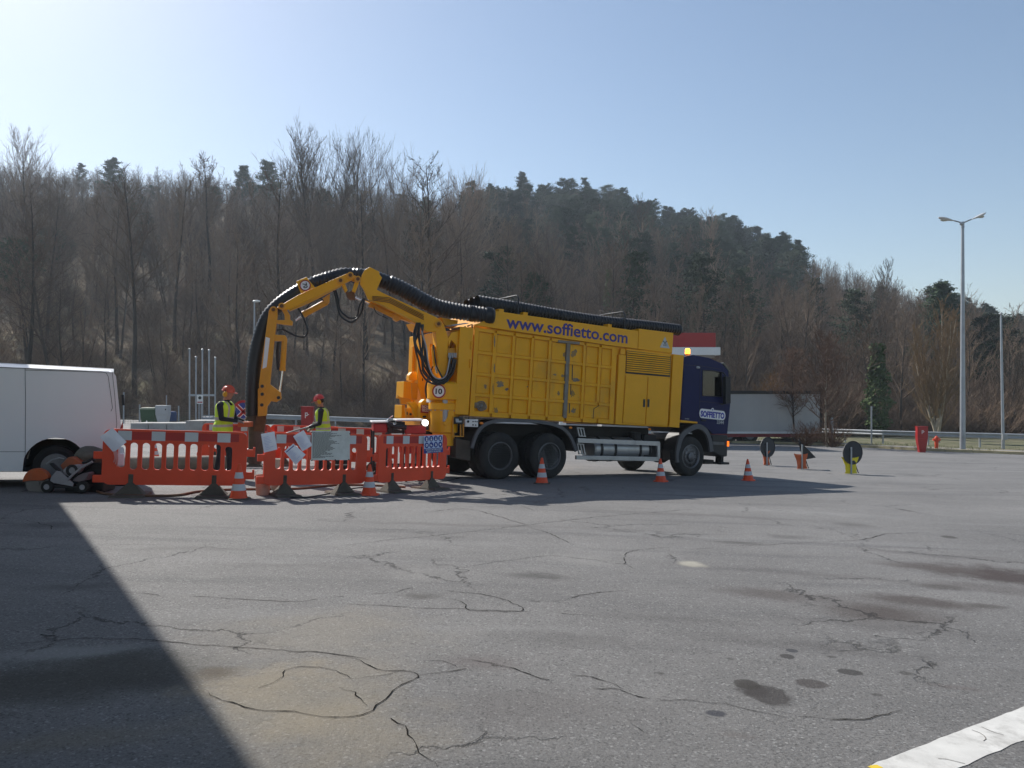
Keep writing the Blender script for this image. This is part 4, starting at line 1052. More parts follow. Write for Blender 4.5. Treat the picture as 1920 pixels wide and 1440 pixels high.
# outrigger frame behind the turret
for nm, pts_, y0, y1, m_ in (
    ('frame_plate', [(265, 500), (330, 650), (450, 830), (460, 1050), (330, 1040), (300, 1000), (262, 830)], 1.3, 1.36, M_yel),
    ('frame_plate', [(105, 810), (186, 812), (196, 1020), (95, 1000)], 1.5, 1.9, M_yel),
    ('frame_plate', [(190, 826), (266, 826), (255, 1016), (200, 1016)], 1.35, 1.4, M_ora),
    ('frame_lug', [(160, 800), (165, 740), (195, 705), (240, 700), (262, 740), (264, 800)], 1.45, 1.6, M_yel),
    ('frame_plate', [(82, 1075), (118, 1075), (140, 1225), (76, 1225)], 1.5, 1.9, M_yel),
    ('frame_plate', [(36, 962), (60, 985), (180, 1010), (190, 1075), (75, 1065), (66, 1010), (36, 998)], 1.42, 1.5, M_ora),
    ('frame_plate', [(150, 1045), (238, 1042), (290, 1120), (300, 1240), (245, 1240), (215, 1160), (205, 1110)], .9, 1.0, M_yel),
    ('frame_plate', [(120, 1110), (205, 1110), (215, 1160), (230, 1240), (135, 1240)], 1.1, 1.15, M_ora),
    ('frame_plate', [(300, 1045), (335, 1010), (390, 1010), (400, 1045), (472, 1048), (468, 1130), (420, 1150), (380, 1260), (290, 1240), (282, 1150)], .75, .9, M_yel),
    ('frame_plate', [(405, 1150), (470, 1150), (450, 1280), (410, 1320), (370, 1300)], .62, .74, M_ora),
    ('frame_plate', [(612, 1090), (640, 1055), (676, 1112), (674, 1212), (570, 1310), (555, 1290), (600, 1200)], .02, .07, M_yel),
    ('frame_beam', [(370, 1260), (480, 1260), (480, 1370), (360, 1370)], .6, 1.9, M_ora)):
    plate(nm, zA(pts_), y0, y1, m_, bevel=.008)
mb = MB()
for p, w, h_ in (((300, 700), 7, 22), ((315, 790), 6, 18), ((335, 1208), 22, 14), ((262, 1200), 9, 12), ((180, 1180), 14, 14), ((142, 1170), 6, 20), ((412, 1215), 10, 22), ((435, 1300), 18, 18)):
    yy = {300: 1.299, 315: 1.299, 335: .749, 262: .899, 180: 1.099, 142: 1.099, 412: .619, 435: .599}[p[0]]
    P = [S(*zA([(p[0]+math.cos(a)*w, p[1]+math.sin(a)*h_)])[0], yy-.002) for a in np.linspace(0, 6.283, 13)[:-1]]; mb.prism(P, Y*.002)
mb.build('plate_hole', M_blks, truck)
sg = plate('notice', zA([(300, 1073), (390, 1078), (386, 1170), (296, 1163)]), .72, .745, M_red, bevel=0)
mb = MB()
for k, tx_ in enumerate(('NON', 'SOSTARE', 'PERICOLO')): text_on(mb, tx_, S(*zA([(308, 1102+k*24)])[0], .72), S(*zA([(380, 1105+k*24)])[0], .72), (0, -1, 0), bold=.01, th=.003, height=.05)
mb.build('lettering', M_white, sg)
plate('tool_holder', zA([(415, 960), (455, 950), (455, 1050), (402, 1048)]), .5, .72, M_white)
# turret: cylinders about a vertical axis
ta = A(834, 740); TX, TY = ta.x, ta.y
def tz(py): return A(832, py).z
tb = MB(); tb.lathe([(.1, tz(836)), (.24, tz(835)), (.24, tz(812)), (.3, tz(810)), (.3, tz(770)), (.34, tz(768)), (.34, tz(757)), (.3, tz(755)), (.27, tz(753))], 26, 'z', (TX, TY, 0)); tur = tb.build('turret', M_yel, truck, smooth=30)
tb = MB(); tb.lathe([(.27, tz(752)), (.38, tz(749)), (.38, tz(720)), (.3, tz(716))], 26, 'z', (TX, TY, 0)); tb.box(TX-.1, TX+.45, TY-.3, TY+.3, tz(762), tz(716)); tb.build('turret_head', M_yel, truck, smooth=30, bevel=.01)
tb = MB(); tb.cyl((TX-.1, TY-.25, tz(790)), (TX-.12, TY-.25, tz(740)), .06, 14); tb.build('turret_ram', M_galv, tur, smooth=40); tb = MB(); tb.cyl((TX-.05, TY, tz(836)), (TX-.05, TY, tz(870)), .16, 14); tb.build('turret_leg', M_galv, tur, smooth=40)
bl = MB()
for k in range(14):
    a = 2*math.pi*k/14; bl.lathe([(.018, tz(768)-.012), (.018, tz(768)-.03)], 6, 'z', (TX+.32*math.cos(a), TY+.32*math.sin(a), .0))
bl.build('bolts', M_galv, tur)
# 70 ring on the turret (curved round the column)
def ring_sign(c, r, u, v, nn, parent, txt, rot, frac=1.):
    u, v = (u*math.cos(rot)+v*math.sin(rot)), (v*math.cos(rot)-u*math.sin(rot))
    a = MB(); disc(a, c, r, u, v, nn, .006, 28); o1 = a.build('speed_sign', M_white, parent)
    b = MB(); disc(b, c+nn*.006, r, u, v, nn, .003, 28, r0=r*.8); b.build('sign_ring', M_red, o1)
    t = MB(); w = r*1.0; text_on(t, txt, c-u*w/2-v*r*.36+nn*.0065, c+u*w/2-v*r*.36+nn*.0065, nn, bold=.03, th=.003, height=r*.75); t.build('lettering', M_blks, o1)
ncam = -ANl; upl = Vector((0, 0, 1)); ul = upl.cross(-ncam).normalized()*1; 
nt_ = (ncam*.8 + Vector((-1, 0, 0))*.55); nt_.z = 0; nt_.normalize()
ring_sign(Vector((TX, TY, tz(735)))+nt_*.385, .15, upl.cross(nt_).normalized(), upl, nt_, truck, '10', 0)
# mast
aplate('mast', [(817, 624), (816, 608), (820, 602), (828, 603), (833, 610), (840, 632), (839, 690), (831, 714), (823, 700)], -.28, .2, M_yel)
def pin(p, off, r=.045, m=M_rust, w=.1, parent=truck):
    mb = MB(); c_ = A(*p, off); disc(mb, c_, r*1.5, AUl, upl, -ANl, w*.5, 18); o = mb.build('pivot_pin', M_ora, parent)
    mb = MB(); disc(mb, c_-ANl*w*.5, r*.85, AUl, upl, -ANl, .012, 14); mb.build('pin_end', m, o)
# booms
b1 = aplate('boom', z3([(940, 200), (955, 135), (975, 100), (1010, 78), (1080, 112), (1083, 135), (1100, 155), (1062, 242), (1150, 290), (1420, 408), (1490, 440), (1530, 470), (1528, 510), (1500, 545), (1420, 545), (1350, 492), (1180, 400), (1000, 312), (965, 235)]), -.3, -.18, M_yel)
aplate('boom_flange', z3([(1010, 312), (1100, 350), (1350, 470), (1360, 492), (1180, 404), (1000, 318)]), -.325, -.302, M_ora, b1)
mb = MB()
for k in range(4): mb.tube([A(*p, -.32) for p in z3([(1030, 290+k*9), (1150, 300+k*11), (1400, 425+k*11)])], .007, 5)
mb.build('pipe_run', M_rust, b1, smooth=40)
aplate('boom_far_side', z3([(950, 140), (1010, 90), (1090, 160), (1062, 245), (1420, 410), (1500, 460), (1500, 530), (1420, 530), (1180, 395), (1000, 305)]), .18, .28, M_yel)
b2 = aplate('boom', z3([(375, 352), (500, 278), (840, 128), (870, 120), (893, 138), (893, 165), (850, 188), (560, 325), (430, 385), (380, 385), (340, 372)]), -.3, -.18, M_yel)
aplate('boom_far_side', z3([(375, 352), (500, 290), (860, 135), (880, 165), (560, 318), (430, 378), (380, 380)]), .18, .28, M_yel)
sgp = aplate('sign_bracket', zB([(440, 300), (600, 233), (635, 285), (725, 390), (515, 482)]), -.33, -.302, M_yel)
aplate('boom_flange', z3([(430, 386), (560, 326), (800, 208), (806, 218), (570, 340), (432, 398)]), -.315, -.2, M_ora, b2)
for p in z3([(870, 140), (800, 178), (378, 362), (318, 388), (925, 168), (1505, 490)]): pin(p, -.3)
ring_sign(A(*zB([(577, 362)])[0], -.333), .112, -AUl, upl, -ANl, truck, '70', -R(72))
aplate('link_arm', zB([(1240, 178), (1300, 205), (1400, 240), (1400, 300), (1300, 300), (1230, 260)]), -.17, .1, M_yel)
aplate('link_arm', zB([(1120, 345), (1175, 335), (1215, 430), (1180, 465)]), -.26, -.1, M_yel); aplate('link_arm', zB([(1330, 280), (1395, 300), (1330, 470), (1278, 445)]), -.28, -.1, M_yel)
aplate('link_knuckle', zB([(1185, 450), (1225, 465), (1300, 430), (1325, 520), (1330, 575), (1250, 570), (1205, 530)]), -.2, -.05, M_rust)
def ram(a_, b_, c_, r1, r2, off, m=M_ora):
    mb = MB(); P, Q = A(*a_, off), A(*b_, off); mb.tube([P, P.lerp(Q, .03), P.lerp(Q, .97), Q], [r1*.9, r1, r1, r1*.85], 16); mb.tube([P.lerp(Q, .9), P.lerp(Q, 1.0)], r1*1.12, 16); o = mb.build('hydraulic_cylinder', m, truck, smooth=35)
    mb = MB(); mb.cyl(Q, A(*c_, off), r2, 12); mb.build('piston_rod', M_chr, o, smooth=40)
zb = lambda x, y: zB([(x, y)])[0]; z_3 = lambda x, y: z3([(x, y)])[0]
ram(zb(900, 610), zb(545, 800), zb(430, 885), .065, .032, -.1)
aplate('ram_lug', zB([(840, 560), (950, 478), (945, 615), (900, 645), (868, 620)]), -.18, -.02, M_ora)
ram(z_3(1210, 440), z_3(1010, 340), z_3(905, 300), .07, .03, -.1)
aplate('ram_lug', z3([(1180, 420), (1215, 415), (1290, 430), (1330, 455), (1350, 492), (1240, 455), (1205, 470), (1182, 455)]), -.2, -.0, M_ora)
aplate('link_arm', zB([(180, 660), (245, 650), (300, 720), (352, 810), (352, 950), (275, 930), (265, 800), (230, 735)]), -.26, -.14, M_ora)
aplate('link_arm', zB([(148, 880), (360, 878), (395, 905), (385, 962), (270, 952), (148, 930)]), -.3, -.2, M_ora)
b3 = aplate('boom', z3([(285, 392), (300, 370), (325, 362), (345, 378), (347, 430), (328, 570), (292, 930), (212, 932), (255, 600)]), -.3, -.12, M_ora)
aplate('worn_label', z3([(262, 582), (292, 592), (268, 800), (238, 812)]), -.304, -.301, M_white, b3, bevel=0)
aplate('ram_lug', z3([(325, 565), (400, 570), (412, 585), (405, 612), (325, 612)]), -.28, -.16, M_ora)
ram(z_3(398, 592), z_3(383, 828), z_3(362, 988), .055, .022, -.22)
mb = MB(); mb.tube([A(*p, -.2) for p in z3([(352, 620), (345, 700), (352, 820)])], .03, 8); mb.build('hydraulic_pipe', M_blk, truck, smooth=40)
b4 = aplate('nozzle_bracket', z3([(205, 960), (240, 922), (295, 925), (372, 985), (372, 1030), (340, 1052), (300, 1045), (272, 1085), (268, 1150), (205, 1155)]), -.3, -.1, M_ora)
for p in z3([(238, 938), (238, 995), (235, 1072), (355, 1020)]): pin(p, -.3, .04, M_blks)
# main suction hose along the arm
hp_ = z3([(1905, 430), (1840, 425), (1750, 415), (1650, 400), (1500, 368), (1400, 325), (1300, 268), (1200, 218), (1100, 178), (1000, 150), (900, 142), (820, 140), (720, 165), (600, 205), (500, 255), (420, 305), (350, 360), (290, 425), (250, 500), (220, 590), (195, 690), (180, 790), (172, 900), (168, 1000), (168, 1080), (172, 1160)])
P = resample(spline([A(*p, .0) for p in hp_], 10), .038)
mb = MB(); mb.nofix = True; rr_ = []
for i in range(len(P)):
    fr_ = i/len(P); r0 = .17 if fr_ < .33 else (.155 if fr_ < .55 else .145); rr_.append(r0*(1.075 if i % 2 else .93))
mb.tube(P, rr_, 20, cap=True); mb.build('main_suction_hose', M_hose, truck, smooth=60)
cl = MB(); 
for p, q in ((A(1886/3.84+430, 1, 0), 0),): pass
i0 = 2
cl.tube([P[i0], P[i0+3]], .185, 20); cl.tube([P[i0+10], P[i0+12]], .18, 20); cl.build('hose_clamp', M_blk, truck, smooth=40)
nz_ = MB(); a_, b_, c_, e_ = A(*z_3(172, 1150)), A(*z_3(180, 1190)), A(*z_3(196, 1255)), A(476, 868)
nz_.tube([a_, b_, c_, A(480, 840), e_], [.16, .15, .16, .15, .15], 20); nz_.tube([A(*z_3(168, 1165)), A(*z_3(170, 1180))], .175, 20)
nz_.build('suction_nozzle', mat('muddy_steel', (.13, .085, .06), .75, .2, var=.35, scale=4, dirt=.6, dirtc=(.09, .07, .05)), truck, smooth=40)
aplate('nozzle_link', z3([(205, 1120), (268, 1095), (262, 1200), (250, 1262), (170, 1262), (190, 1180)]), -.2, -.08, M_rust)
# hydraulic lines
def hline(pts, r=.02, off=-.34, m=M_hyd, n=1, spread=.03):
    mb = MB()
    for k in range(n):
        P = [A(*p, off) + Vector((0, 0, 0)) for p in pts]; rs_ = random.Random(k*7+int(pts[0][0]))
        P = [p + Vector((rs_.uniform(-1, 1), rs_.uniform(-1, 1), rs_.uniform(-1, 1)))*spread*(0 if i in (0, len(P)-1) else 1) + AUl*spread*k*.5 for i, p in enumerate(P)]
        mb.tube(spline(P, 7), r, 7)
    mb.build('hydraulic_hose', m, truck, smooth=60)
hline(zB([(1010, 440), (1065, 580), (1105, 780), (1200, 905), (1300, 915), (1390, 800), (1430, 660), (1465, 560)]), .022, -.24, n=1)
hline(zB([(1040, 440), (1090, 560), (1120, 730), (1180, 840), (1260, 870), (1350, 820), (1400, 700), (1450, 560)]), .02, -.2, n=1)
hline(zB([(470, 700), (520, 820), (610, 950), (630, 1060), (560, 1145), (450, 1140), (340, 1060), (240, 1020), (150, 1030)]), .02, -.2, n=1)
hline(zB([(600, 700), (640, 620), (790, 560), (850, 590)]), .014, -.2); hline(z3([(1040, 370), (1060, 410), (1140, 450)]), .01, -.2)
hline(zA([(285, 150), (265, 260), (270, 400), (310, 560), (360, 690), (430, 790), (520, 825), (600, 790), (660, 690), (690, 560)]), .021, -.36, n=4, spread=.045)
hline(zA([(320, 170), (330, 330), (340, 520), (390, 680), (470, 790), (560, 800), (620, 740), (650, 640), (640, 520)]), .019, -.34, n=4, spread=.04)
hline(zA([(300, 240), (345, 420), (380, 600), (440, 740), (520, 790), (590, 740), (625, 520)]), .016, -.38, m=M_galv, n=1)
hline(zA([(440, 400), (450, 560), (490, 660), (540, 770)]), .013, -.34, n=2); hline(zA([(430, 640), (400, 760), (410, 880), (430, 930)]), .013, -.1)
hline(zA([(360, 1000), (350, 880), (380, 760)]), .02, .2)
for k in range(5):
    mb = MB(); p = zA([(612+k*19, 490)])[0]; a_ = A(*p, -.36); mb.tube([a_, a_+Vector((0, 0, -.1))], .016, 8); mb.build('hose_fitting', M_galv, truck)
ram(zA([(440, 420)])[0], zA([(465, 640)])[0], zA([(480, 720)])[0], .06, .03, -.1, M_yel)
# controls beside the mudguard
bx = plate('control_box', zA([(795, 1238), (940, 1238), (940, 1325), (795, 1320)]), -.02, .12, M_white, bevel=.006)
mb = MB()
for cx, cy, r_ in ((825, 1262, 14), (880, 1262, 7), (905, 1262, 7), (925, 1264, 7), (880, 1300, 8), (910, 1302, 8)): disc(mb, S(*zA([(cx, cy)])[0], -.022), r_/6/86, (1, 0, 0), (0, 0, 1), (0, -1, 0), .012, 12)
mb.build('knobs', M_blks, bx)
bx = plate('socket_box', zA([(668, 1215), (768, 1205), (770, 1290), (668, 1290)]), -.02, .1, M_blk)
plate('socket_cover', zA([(685, 1230), (720, 1230), (725, 1255), (755, 1250), (755, 1272), (690, 1272)]), -.026, -.0205, M_galv, bx)
mb = MB()
for poly in ([(655, 1200), (665, 1200), (662, 1440), (650, 1440)], [(740, 1295), (750, 1295), (750, 1430), (740, 1430)], [(655, 1420), (780, 1425), (780, 1436), (655, 1432)], [(770, 1290), (780, 1290), (780, 1430), (770, 1430)]): mb.prism([S(*p, .0) for p in zA(poly)], Y*.03)
mb.build('tail_step', M_ora, truck)
mb = MB(); mb.box(xr-.1, xr+.1, .3, 2.4, .55, .9); mb.box(xr-.25, xr+.4, .9, 1.6, .7, 1.2); mb.build('rear_bumper', M_dark, truck, bevel=.01)
# ------------------------------------------------------------------ barriers round the dig
M_bar = mat('orange_red_plastic', (.72, .06, .014), .5, var=.1, scale=1.5, dirt=.3, dirtc=(.25, .07, .04), objrand=.08)
M_bar2 = mat('deep_red_plastic', (.4, .018, .014), .5, var=.1, scale=1.5, dirt=.3, dirtc=(.2, .06, .04))
M_refl = mat('reflective_tape', (.52, .54, .56), .45, var=.08, scale=4, dirt=.25, dirtc=(.3, .28, .27))
M_rub = mat('recycled_rubber', (.085, .072, .056), .9, var=.3, scale=5, dirt=.5, dirtc=(.11, .09, .065), bump=.5)
def make_barrier(m=None, L=2.0, label='', tape=True):
    r = thing('pedestrian_barrier', label, 'barrier', group='red plastic barriers round the dig')
    h0, h1 = .17, 1.0
    outer = rrect(.09, L-.09, h0, h1, .11, 5)
    holes = []
    n = 10; w = (L-.5)/n
    for i in range(n):
        x0 = .25 + i*w; holes.append(rrect(x0+.022, x0+w-.03, .40 if i else .43, .80 if i not in (0, n-1) else .77, .045, 4))
    V, Fc = shape_with_holes(outer, holes, .05)
    mb = MB(); mb.add([(a, b-.025, c) for a, b, c in V], Fc)
    p = mb.build('panel', m or M_bar, r, bevel=.008)
    for z0 in (.27, .62): mb = MB(); mb.xz([(L-.12, z0), (L+.02, z0), (L+.02, z0+.15), (L-.01, z0+.15), (L-.01, z0+.11), (L-.12, z0+.11)], -.018, .018); mb.build('hinge_hook', m or M_bar, r, bevel=.006)
    for z0 in (.2, .55): mb = MB(); mb.box(-.02, .12, -.018, .018, z0, z0+.11); mb.build('hinge_hook', m or M_bar, r, bevel=.006)
    if tape:
        bandm = MB(); bandm.box(.2, L-.2, -.0275, -.0255, .845, .965); bandm.build('red_band', M_bar2, r)
        for i in range(4):
            x0 = .27 + i*(L-.5)/3.6
            for yy in (-.031, .0275):
                mb = MB(); mb.box(x0, x0+.17, yy, yy+.0025, .835, .975); mb.build('reflector', M_refl, r)
    for x0 in (.45, L-.5):
        f = MB(); f.loft([(x0-.22, -.32, 0), (x0+.22, -.32, 0), (x0+.22, .32, 0), (x0-.22, .32, 0)], [(x0-.2, -.3, .035), (x0+.2, -.3, .035), (x0+.2, .3, .035), (x0-.2, .3, .035)])
        f.loft([(x0-.18, -.1, .035), (x0+.18, -.1, .035), (x0+.18, .1, .035), (x0-.18, .1, .035)], [(x0-.035, -.045, .2), (x0+.035, -.045, .2), (x0+.035, .045, .2), (x0-.035, .045, .2)])
        f.loft([(x0-.03, -.034, .19), (x0+.03, -.034, .19), (x0+.03, -.026, .19), (x0-.03, -.026, .19)], [(x0-.03, -.034, .33), (x0+.03, -.034, .33), (x0+.03, -.026, .33), (x0-.03, -.026, .33)])
        f.build('foot', M_rub, r, bevel=.006)
    return r
def on_ground(o, P, Q, L0):
    """stand o on the ground with its x axis from P to Q (x,y), following the slope"""
    P = Vector((P[0], P[1], g(*P))); Q = Vector((Q[0], Q[1], g(*Q))); u = (Q-P).normalized(); n = Vector((-u.y, u.x, 0)).normalized(); w = u.cross(n)
    M = Matrix(((u.x, n.x, w.x, P.x), (u.y, n.y, w.y, P.y), (u.z, n.z, w.z, P.z), (0, 0, 0, 1)))
    s = (Q-P).length/L0; o.matrix_world = M @ Matrix.Diagonal((s, 1, 1, 1)); return M, (Q-P).length
def plane_hit(px, py, M, off):
    n = M.col[1].to_3d(); o = M.col[3].to_3d() + n*off; r = ray(px, py); t = n.dot(o-CAM)/n.dot(r); return CAM + r*t
B0 = make_barrier(label='leftmost red plastic barrier, beside the van, with white sheet tied to its left end')
bars = []
specs = [((-6.2, 11.4), (-4.04, 11.95), None),
         ((-3.98, 12.0), (-2.42, 13.05), 'middle front red barrier covered in paper sheets and the grey notice board'),
         ((-2.38, 13.12), (-1.22, 14.6), 'right front red barrier with the blue safety sign, beside the truck'),
         ((-7.45, 18.2), (-5.85, 18.8), 'back red barrier behind the worker on the left'),
         ((-6.15, 19.2), (-4.3, 19.5), 'back red barrier behind the hose nozzle'),
         ((-4.95, 18.5), (-2.9, 18.9), 'back red barrier behind the right worker, nearest the truck tail')]
for i, (P, Q, lb) in enumerate(specs):
    b = B0 if i == 0 else copy_tree(B0)
    if lb: b['label'] = lb
    bars.append(on_ground(b, P, Q, 2.0))
# papers and boards hung on the front barriers
M_pap = mat('plastic_sleeved_paper', (.72, .72, .8), .25, var=.04, scale=6, coat=.4)
M_pap2 = mat('pale_print', (.3, .36, .6), .5)
M_brd = mat('weathered_board', (.62, .64, .61), .6, var=.1, scale=5, dirt=.35, dirtc=(.3, .3, .26))
M_ink = mat('dark_ink', (.04, .045, .045), .6)
def sheet_on(name, pts, bar, off, m, label, cat, group=None, bow=.012):
    M = bar[0]; P = [plane_hit(px, py, M, off) for px, py in pts]; n = M.col[1].to_3d()
    k = 6; v = []; f = []
    for i in range(k+1):
        for j in range(k+1):
            a, b_ = i/k, j/k; q = (P[0].lerp(P[1], a)).lerp(P[3].lerp(P[2], a), b_); v.append(q - n*(bow*math.sin(a*3.1)*math.sin(b_*2.2)))
    for i in range(k):
        for j in range(k): f.append((i*(k+1)+j, (i+1)*(k+1)+j, (i+1)*(k+1)+j+1, i*(k+1)+j+1))
    r = thing(name, label, cat, tuple(P[3]), group=group); mb = MB(); c0 = r.location.copy()
    mb.add([q-c0 for q in v], f); o = mb.build('sheet', m, r)
    sd_ = o.modifiers.new('solid', 'SOLIDIFY'); sd_.thickness = .002
    return r, P, n, c0
def z1(l): return [(x/4, 650+y/4) for x, y in l]
def z2(l): return [(400+x/4, 650+y/4) for x, y in l]
r, P, n, c0 = sheet_on('paper_notice', z1([(748, 678), (843, 607), (950, 715), (853, 795)]), bars[0], -.06, M_pap, 'blueish white paper sheet tied askew to the left end of the leftmost barrier', 'notice', 'paper sheets tied to the barriers')
tg = MB(); q = P[3]-c0
for k in range(3): tg.tube(spline([q+Vector((.02*k, 0, .02)), q+Vector((.03+.02*k, -.02, -.07)), q+Vector((.0+.025*k, 0, -.14-.03*k))], 4), .009, 5)
tg.build('tape_tail', mat('red_white_tape', (.7, .3, .28), .5), r)
for pts, lb in (([(357, 655), (458, 635), (480, 770), (380, 795)], 'left paper sheet on the middle barrier, hanging nearly straight'),
                ([(598, 672), (678, 625), (743, 740), (668, 785)], 'right paper sheet on the middle barrier, tilted, beside the grey board'),
                ([(532, 785), (600, 727), (692, 810), (617, 888)], 'lower paper sheet on the middle barrier with a blue stripe on top')):
    r, P, n, c0 = sheet_on('paper_notice', z2(pts), bars[1], -.065 if 'lower' not in lb else -.08, M_pap, lb, 'notice', 'paper sheets tied to the barriers')
    tp = MB()
    for a_ in (.12, .5, .85) if 'lower' not in lb else (): q = P[0].lerp(P[1], a_)-c0; tp.tube([q, q+n*.05+Vector((0, 0, .02))], .004, 4)
    st = MB(); u0, v0 = P[1]-P[0], P[3]-P[0]
    if 'lower' in lb:
        a = [P[0]+u0*s+v0*t-n*.006-c0 for s, t in ((.08, .08), (.92, .08), (.92, .13), (.08, .13))]; st.prism(a, -n*.002); st.build('printed_stripe', M_mbl, r)
    else: tp.build('cable_tie', M_blk, r)
    ln = MB(); rs_ = random.Random(3)
    for k in range(9):
        t = .2+.08*k; e = rs_.uniform(.4, .8); ln.prism([P[0]+u0*s+v0*tt-n*.015-c0 for s, tt in ((.12, t), (e, t), (e, t+.015), (.12, t+.015))], -n*.001)
    ln.build('print', M_pap2, r)
r, P, n, c0 = sheet_on('notice_board', z2([(738, 630), (1025, 632), (1024, 850), (734, 852)]), bars[1], -.05, M_brd, 'grey site notice board with lines of small print on the middle barrier', 'notice board', bow=.0)
u0, v0 = P[1]-P[0], P[3]-P[0]; ln = MB(); rs_ = random.Random(8)
for k in range(26):
    t = .05+.034*k
    a, e = .03, rs_.uniform(.35, .95) if k < 12 else rs_.uniform(.2, .6)
    while a < e:
        w = rs_.uniform(.02, .07); ln.prism([P[0]+u0*s+v0*tt-n*.005-c0 for s, tt in ((a, t), (a+w, t), (a+w, t+.016), (a, t+.016))], -n*.001); a += w+.014
ln.build('print', M_ink, r)
cl_ = MB()
for s, t in ((0, .05), (1, .1), (.02, 1), (.38, 1), (.62, 1), (.98, 1), (.5, 0)):
    q = P[0]+u0*s+v0*t-c0; cl_.tube([q-n*.006, q+n*.03], .012, 6)
cl_.build('cable_tie', M_blk, r)
# blue safety sign
def zS(l): return [(680+x/9.6, 770+y/9.6) for x, y in l]
r, P, n, c0 = sheet_on('safety_sign', zS([(1100, 455), (1440, 435), (1432, 748), (1104, 775)]), bars[2], -.06, mat('sign_pale_blue', (.5, .6, .78), .4, var=.03), 'white and blue safety sign with eight round pictograms on the right front barrier', 'sign', bow=0)
u0, v0 = P[1]-P[0], P[3]-P[0]; un, vn_ = u0.normalized(), v0.normalized(); W_ = u0.length
bd = MB(); bd.prism([P[0]+u0*s+v0*t-n*.002-c0 for s, t in ((.0, .73), (1, .73), (1, 1), (.0, 1))], -n*.002); bd.build('blue_band', M_mbl, r)
tx = MB(); text_on(tx, 'VIETATO L\'ACCESSO AI NON', P[0]+u0*.08+v0*.845-n*.0045-c0, P[0]+u0*.92+v0*.845-n*.0045-c0, -n, th=.002, height=.03); text_on(tx, 'ADDETTI AI LAVORI', P[0]+u0*.14+v0*.965-n*.0045-c0, P[0]+u0*.86+v0*.965-n*.0045-c0, -n, th=.002, height=.03); tx.build('lettering', M_white, r)
for i in range(4):
    for j in range(2):
        c_ = P[0]+u0*(.14+.24*i)+v0*(.18+.36*j)-c0; m_ = MB(); disc(m_, c_-n*.002, W_*.107, un, vn_, -n, .002, 22); pg = m_.build('pictogram', M_mbl, r)
        w = MB(); q = c_-n*.0045; s = W_*.05; up2 = -vn_
        if j == 0:
            disc(w, q+up2*s*.35, s*.75, un, vn_, -n, .0015, 14)
            w.prism([q+un*a*s+up2*b*s for a, b in ((-.9, -1.3), (.9, -1.3), (.5, -.3), (-.5, -.3))], -n*.0014)
            if i in (1, 2): 
                k_ = MB(); k_.prism([q-n*.002+un*a*s+up2*b*s for a, b in ((-.8, .2), (.8, .2), (.8, .6), (-.8, .6))], -n*.001); k_.build('pictogram_detail', M_mbl, r)
        elif i == 0: disc(w, q, s*1.0, un, vn_, -n, .0015, 14, r0=s*.45); 
        elif i == 1: w.prism([q+un*a*s+up2*b*s for a, b in ((-.9, .7), (0, .7), (.1, .0), (1, -.4), (1, -.8), (-.9, -.8))], -n*.0015)
        elif i == 2: w.prism([q+un*a*s+up2*b*s for a, b in ((-.5, 1.1), (.3, 1.1), (.5, .2), (.8, .3), (.5, -1.1), (-.5, -1.1))], -n*.0015)
        else: disc(w, q, s*.8, un, vn_, -n, .0015, 14); 
        w.build('pictogram_figure', M_white, r)

# ------------------------------------------------------------------ traffic cones
M_cone = mat('cone_orange', (.75, .075, .015), .5, var=.08, dirt=.25, dirtc=(.4, .1, .05))
def make_cone(label):
    r = thing('traffic_cone', label, 'traffic cone', group='orange traffic cones set out round the work')
    b = MB(); b.loft([(math.cos(a)*.15*(1.25 if k % 2 else 1.12), math.sin(a)*.15*(1.25 if k % 2 else 1.12), 0) for k, a in enumerate(np.linspace(0, 2*math.pi, 17)[:-1])], [(math.cos(a)*.145*(1.22 if k % 2 else 1.1), math.sin(a)*.145*(1.22 if k % 2 else 1.1), .025) for k, a in enumerate(np.linspace(0, 2*math.pi, 17)[:-1])]); b.build('base', M_cone, r)
    def rad(z): return .125 + (.022-.125)*(z-.02)/.48
    m_ = MB(); m_.lathe([(.135, .02), (.125, .04), (.022, .5), (.016, .505)], 24); m_.build('cone', M_cone, r, smooth=40)
    for z0, z1 in ((.13, .22), (.30, .385)):
        s = MB(); s.lathe([(rad(z0)+.0015, z0), (rad(z0)+.0045, z0), (rad(z1)+.0045, z1), (rad(z1)+.0015, z1)], 24); s.build('reflective_band', M_refl, r, smooth=40)
    return r
C0 = make_cone('large orange traffic cone in front of the joint between left and middle barriers')
for i, (p, s, lb, tl) in enumerate([((447, 936), 1.0, None, 0), ((692, 928), .95, 'orange traffic cone between the middle and right front barriers', 0), ((1016, 907), 1.02, 'orange traffic cone in front of the middle truck wheel', 0),
        ((1239, 903), 1.0, 'orange traffic cone beside the front truck wheel', 0), ((1403, 901), 1.0, 'orange traffic cone in the shadow ahead of the truck', .0), ((290, 862), .95, 'small orange cone seen through the slots of the leftmost barrier', 0)]):
    c_ = C0 if i == 0 else copy_tree(C0)
    if lb: c_['label'] = lb
    q = hit(*p); c_.location = q; c_.rotation_euler = (tl, .03, i*.7); c_.scale = (s, s, s*1.06)
    if i == 0:
        for ch in c_.children:
            if ch.name.startswith('base'): ch.material_slots[0].link = 'OBJECT'; ch.material_slots[0].material = M_rub
# dark base only on the first and third
for nm_, o in [(o.name, o) for o in list(col.objects) if o.name.startswith('base')]:
    if o.parent and o.parent.name in ('traffic_cone.001', 'traffic_cone.003', 'traffic_cone.004', 'traffic_cone.005'): o.material_slots[0].link = 'OBJECT'; o.material_slots[0].material = M_cone

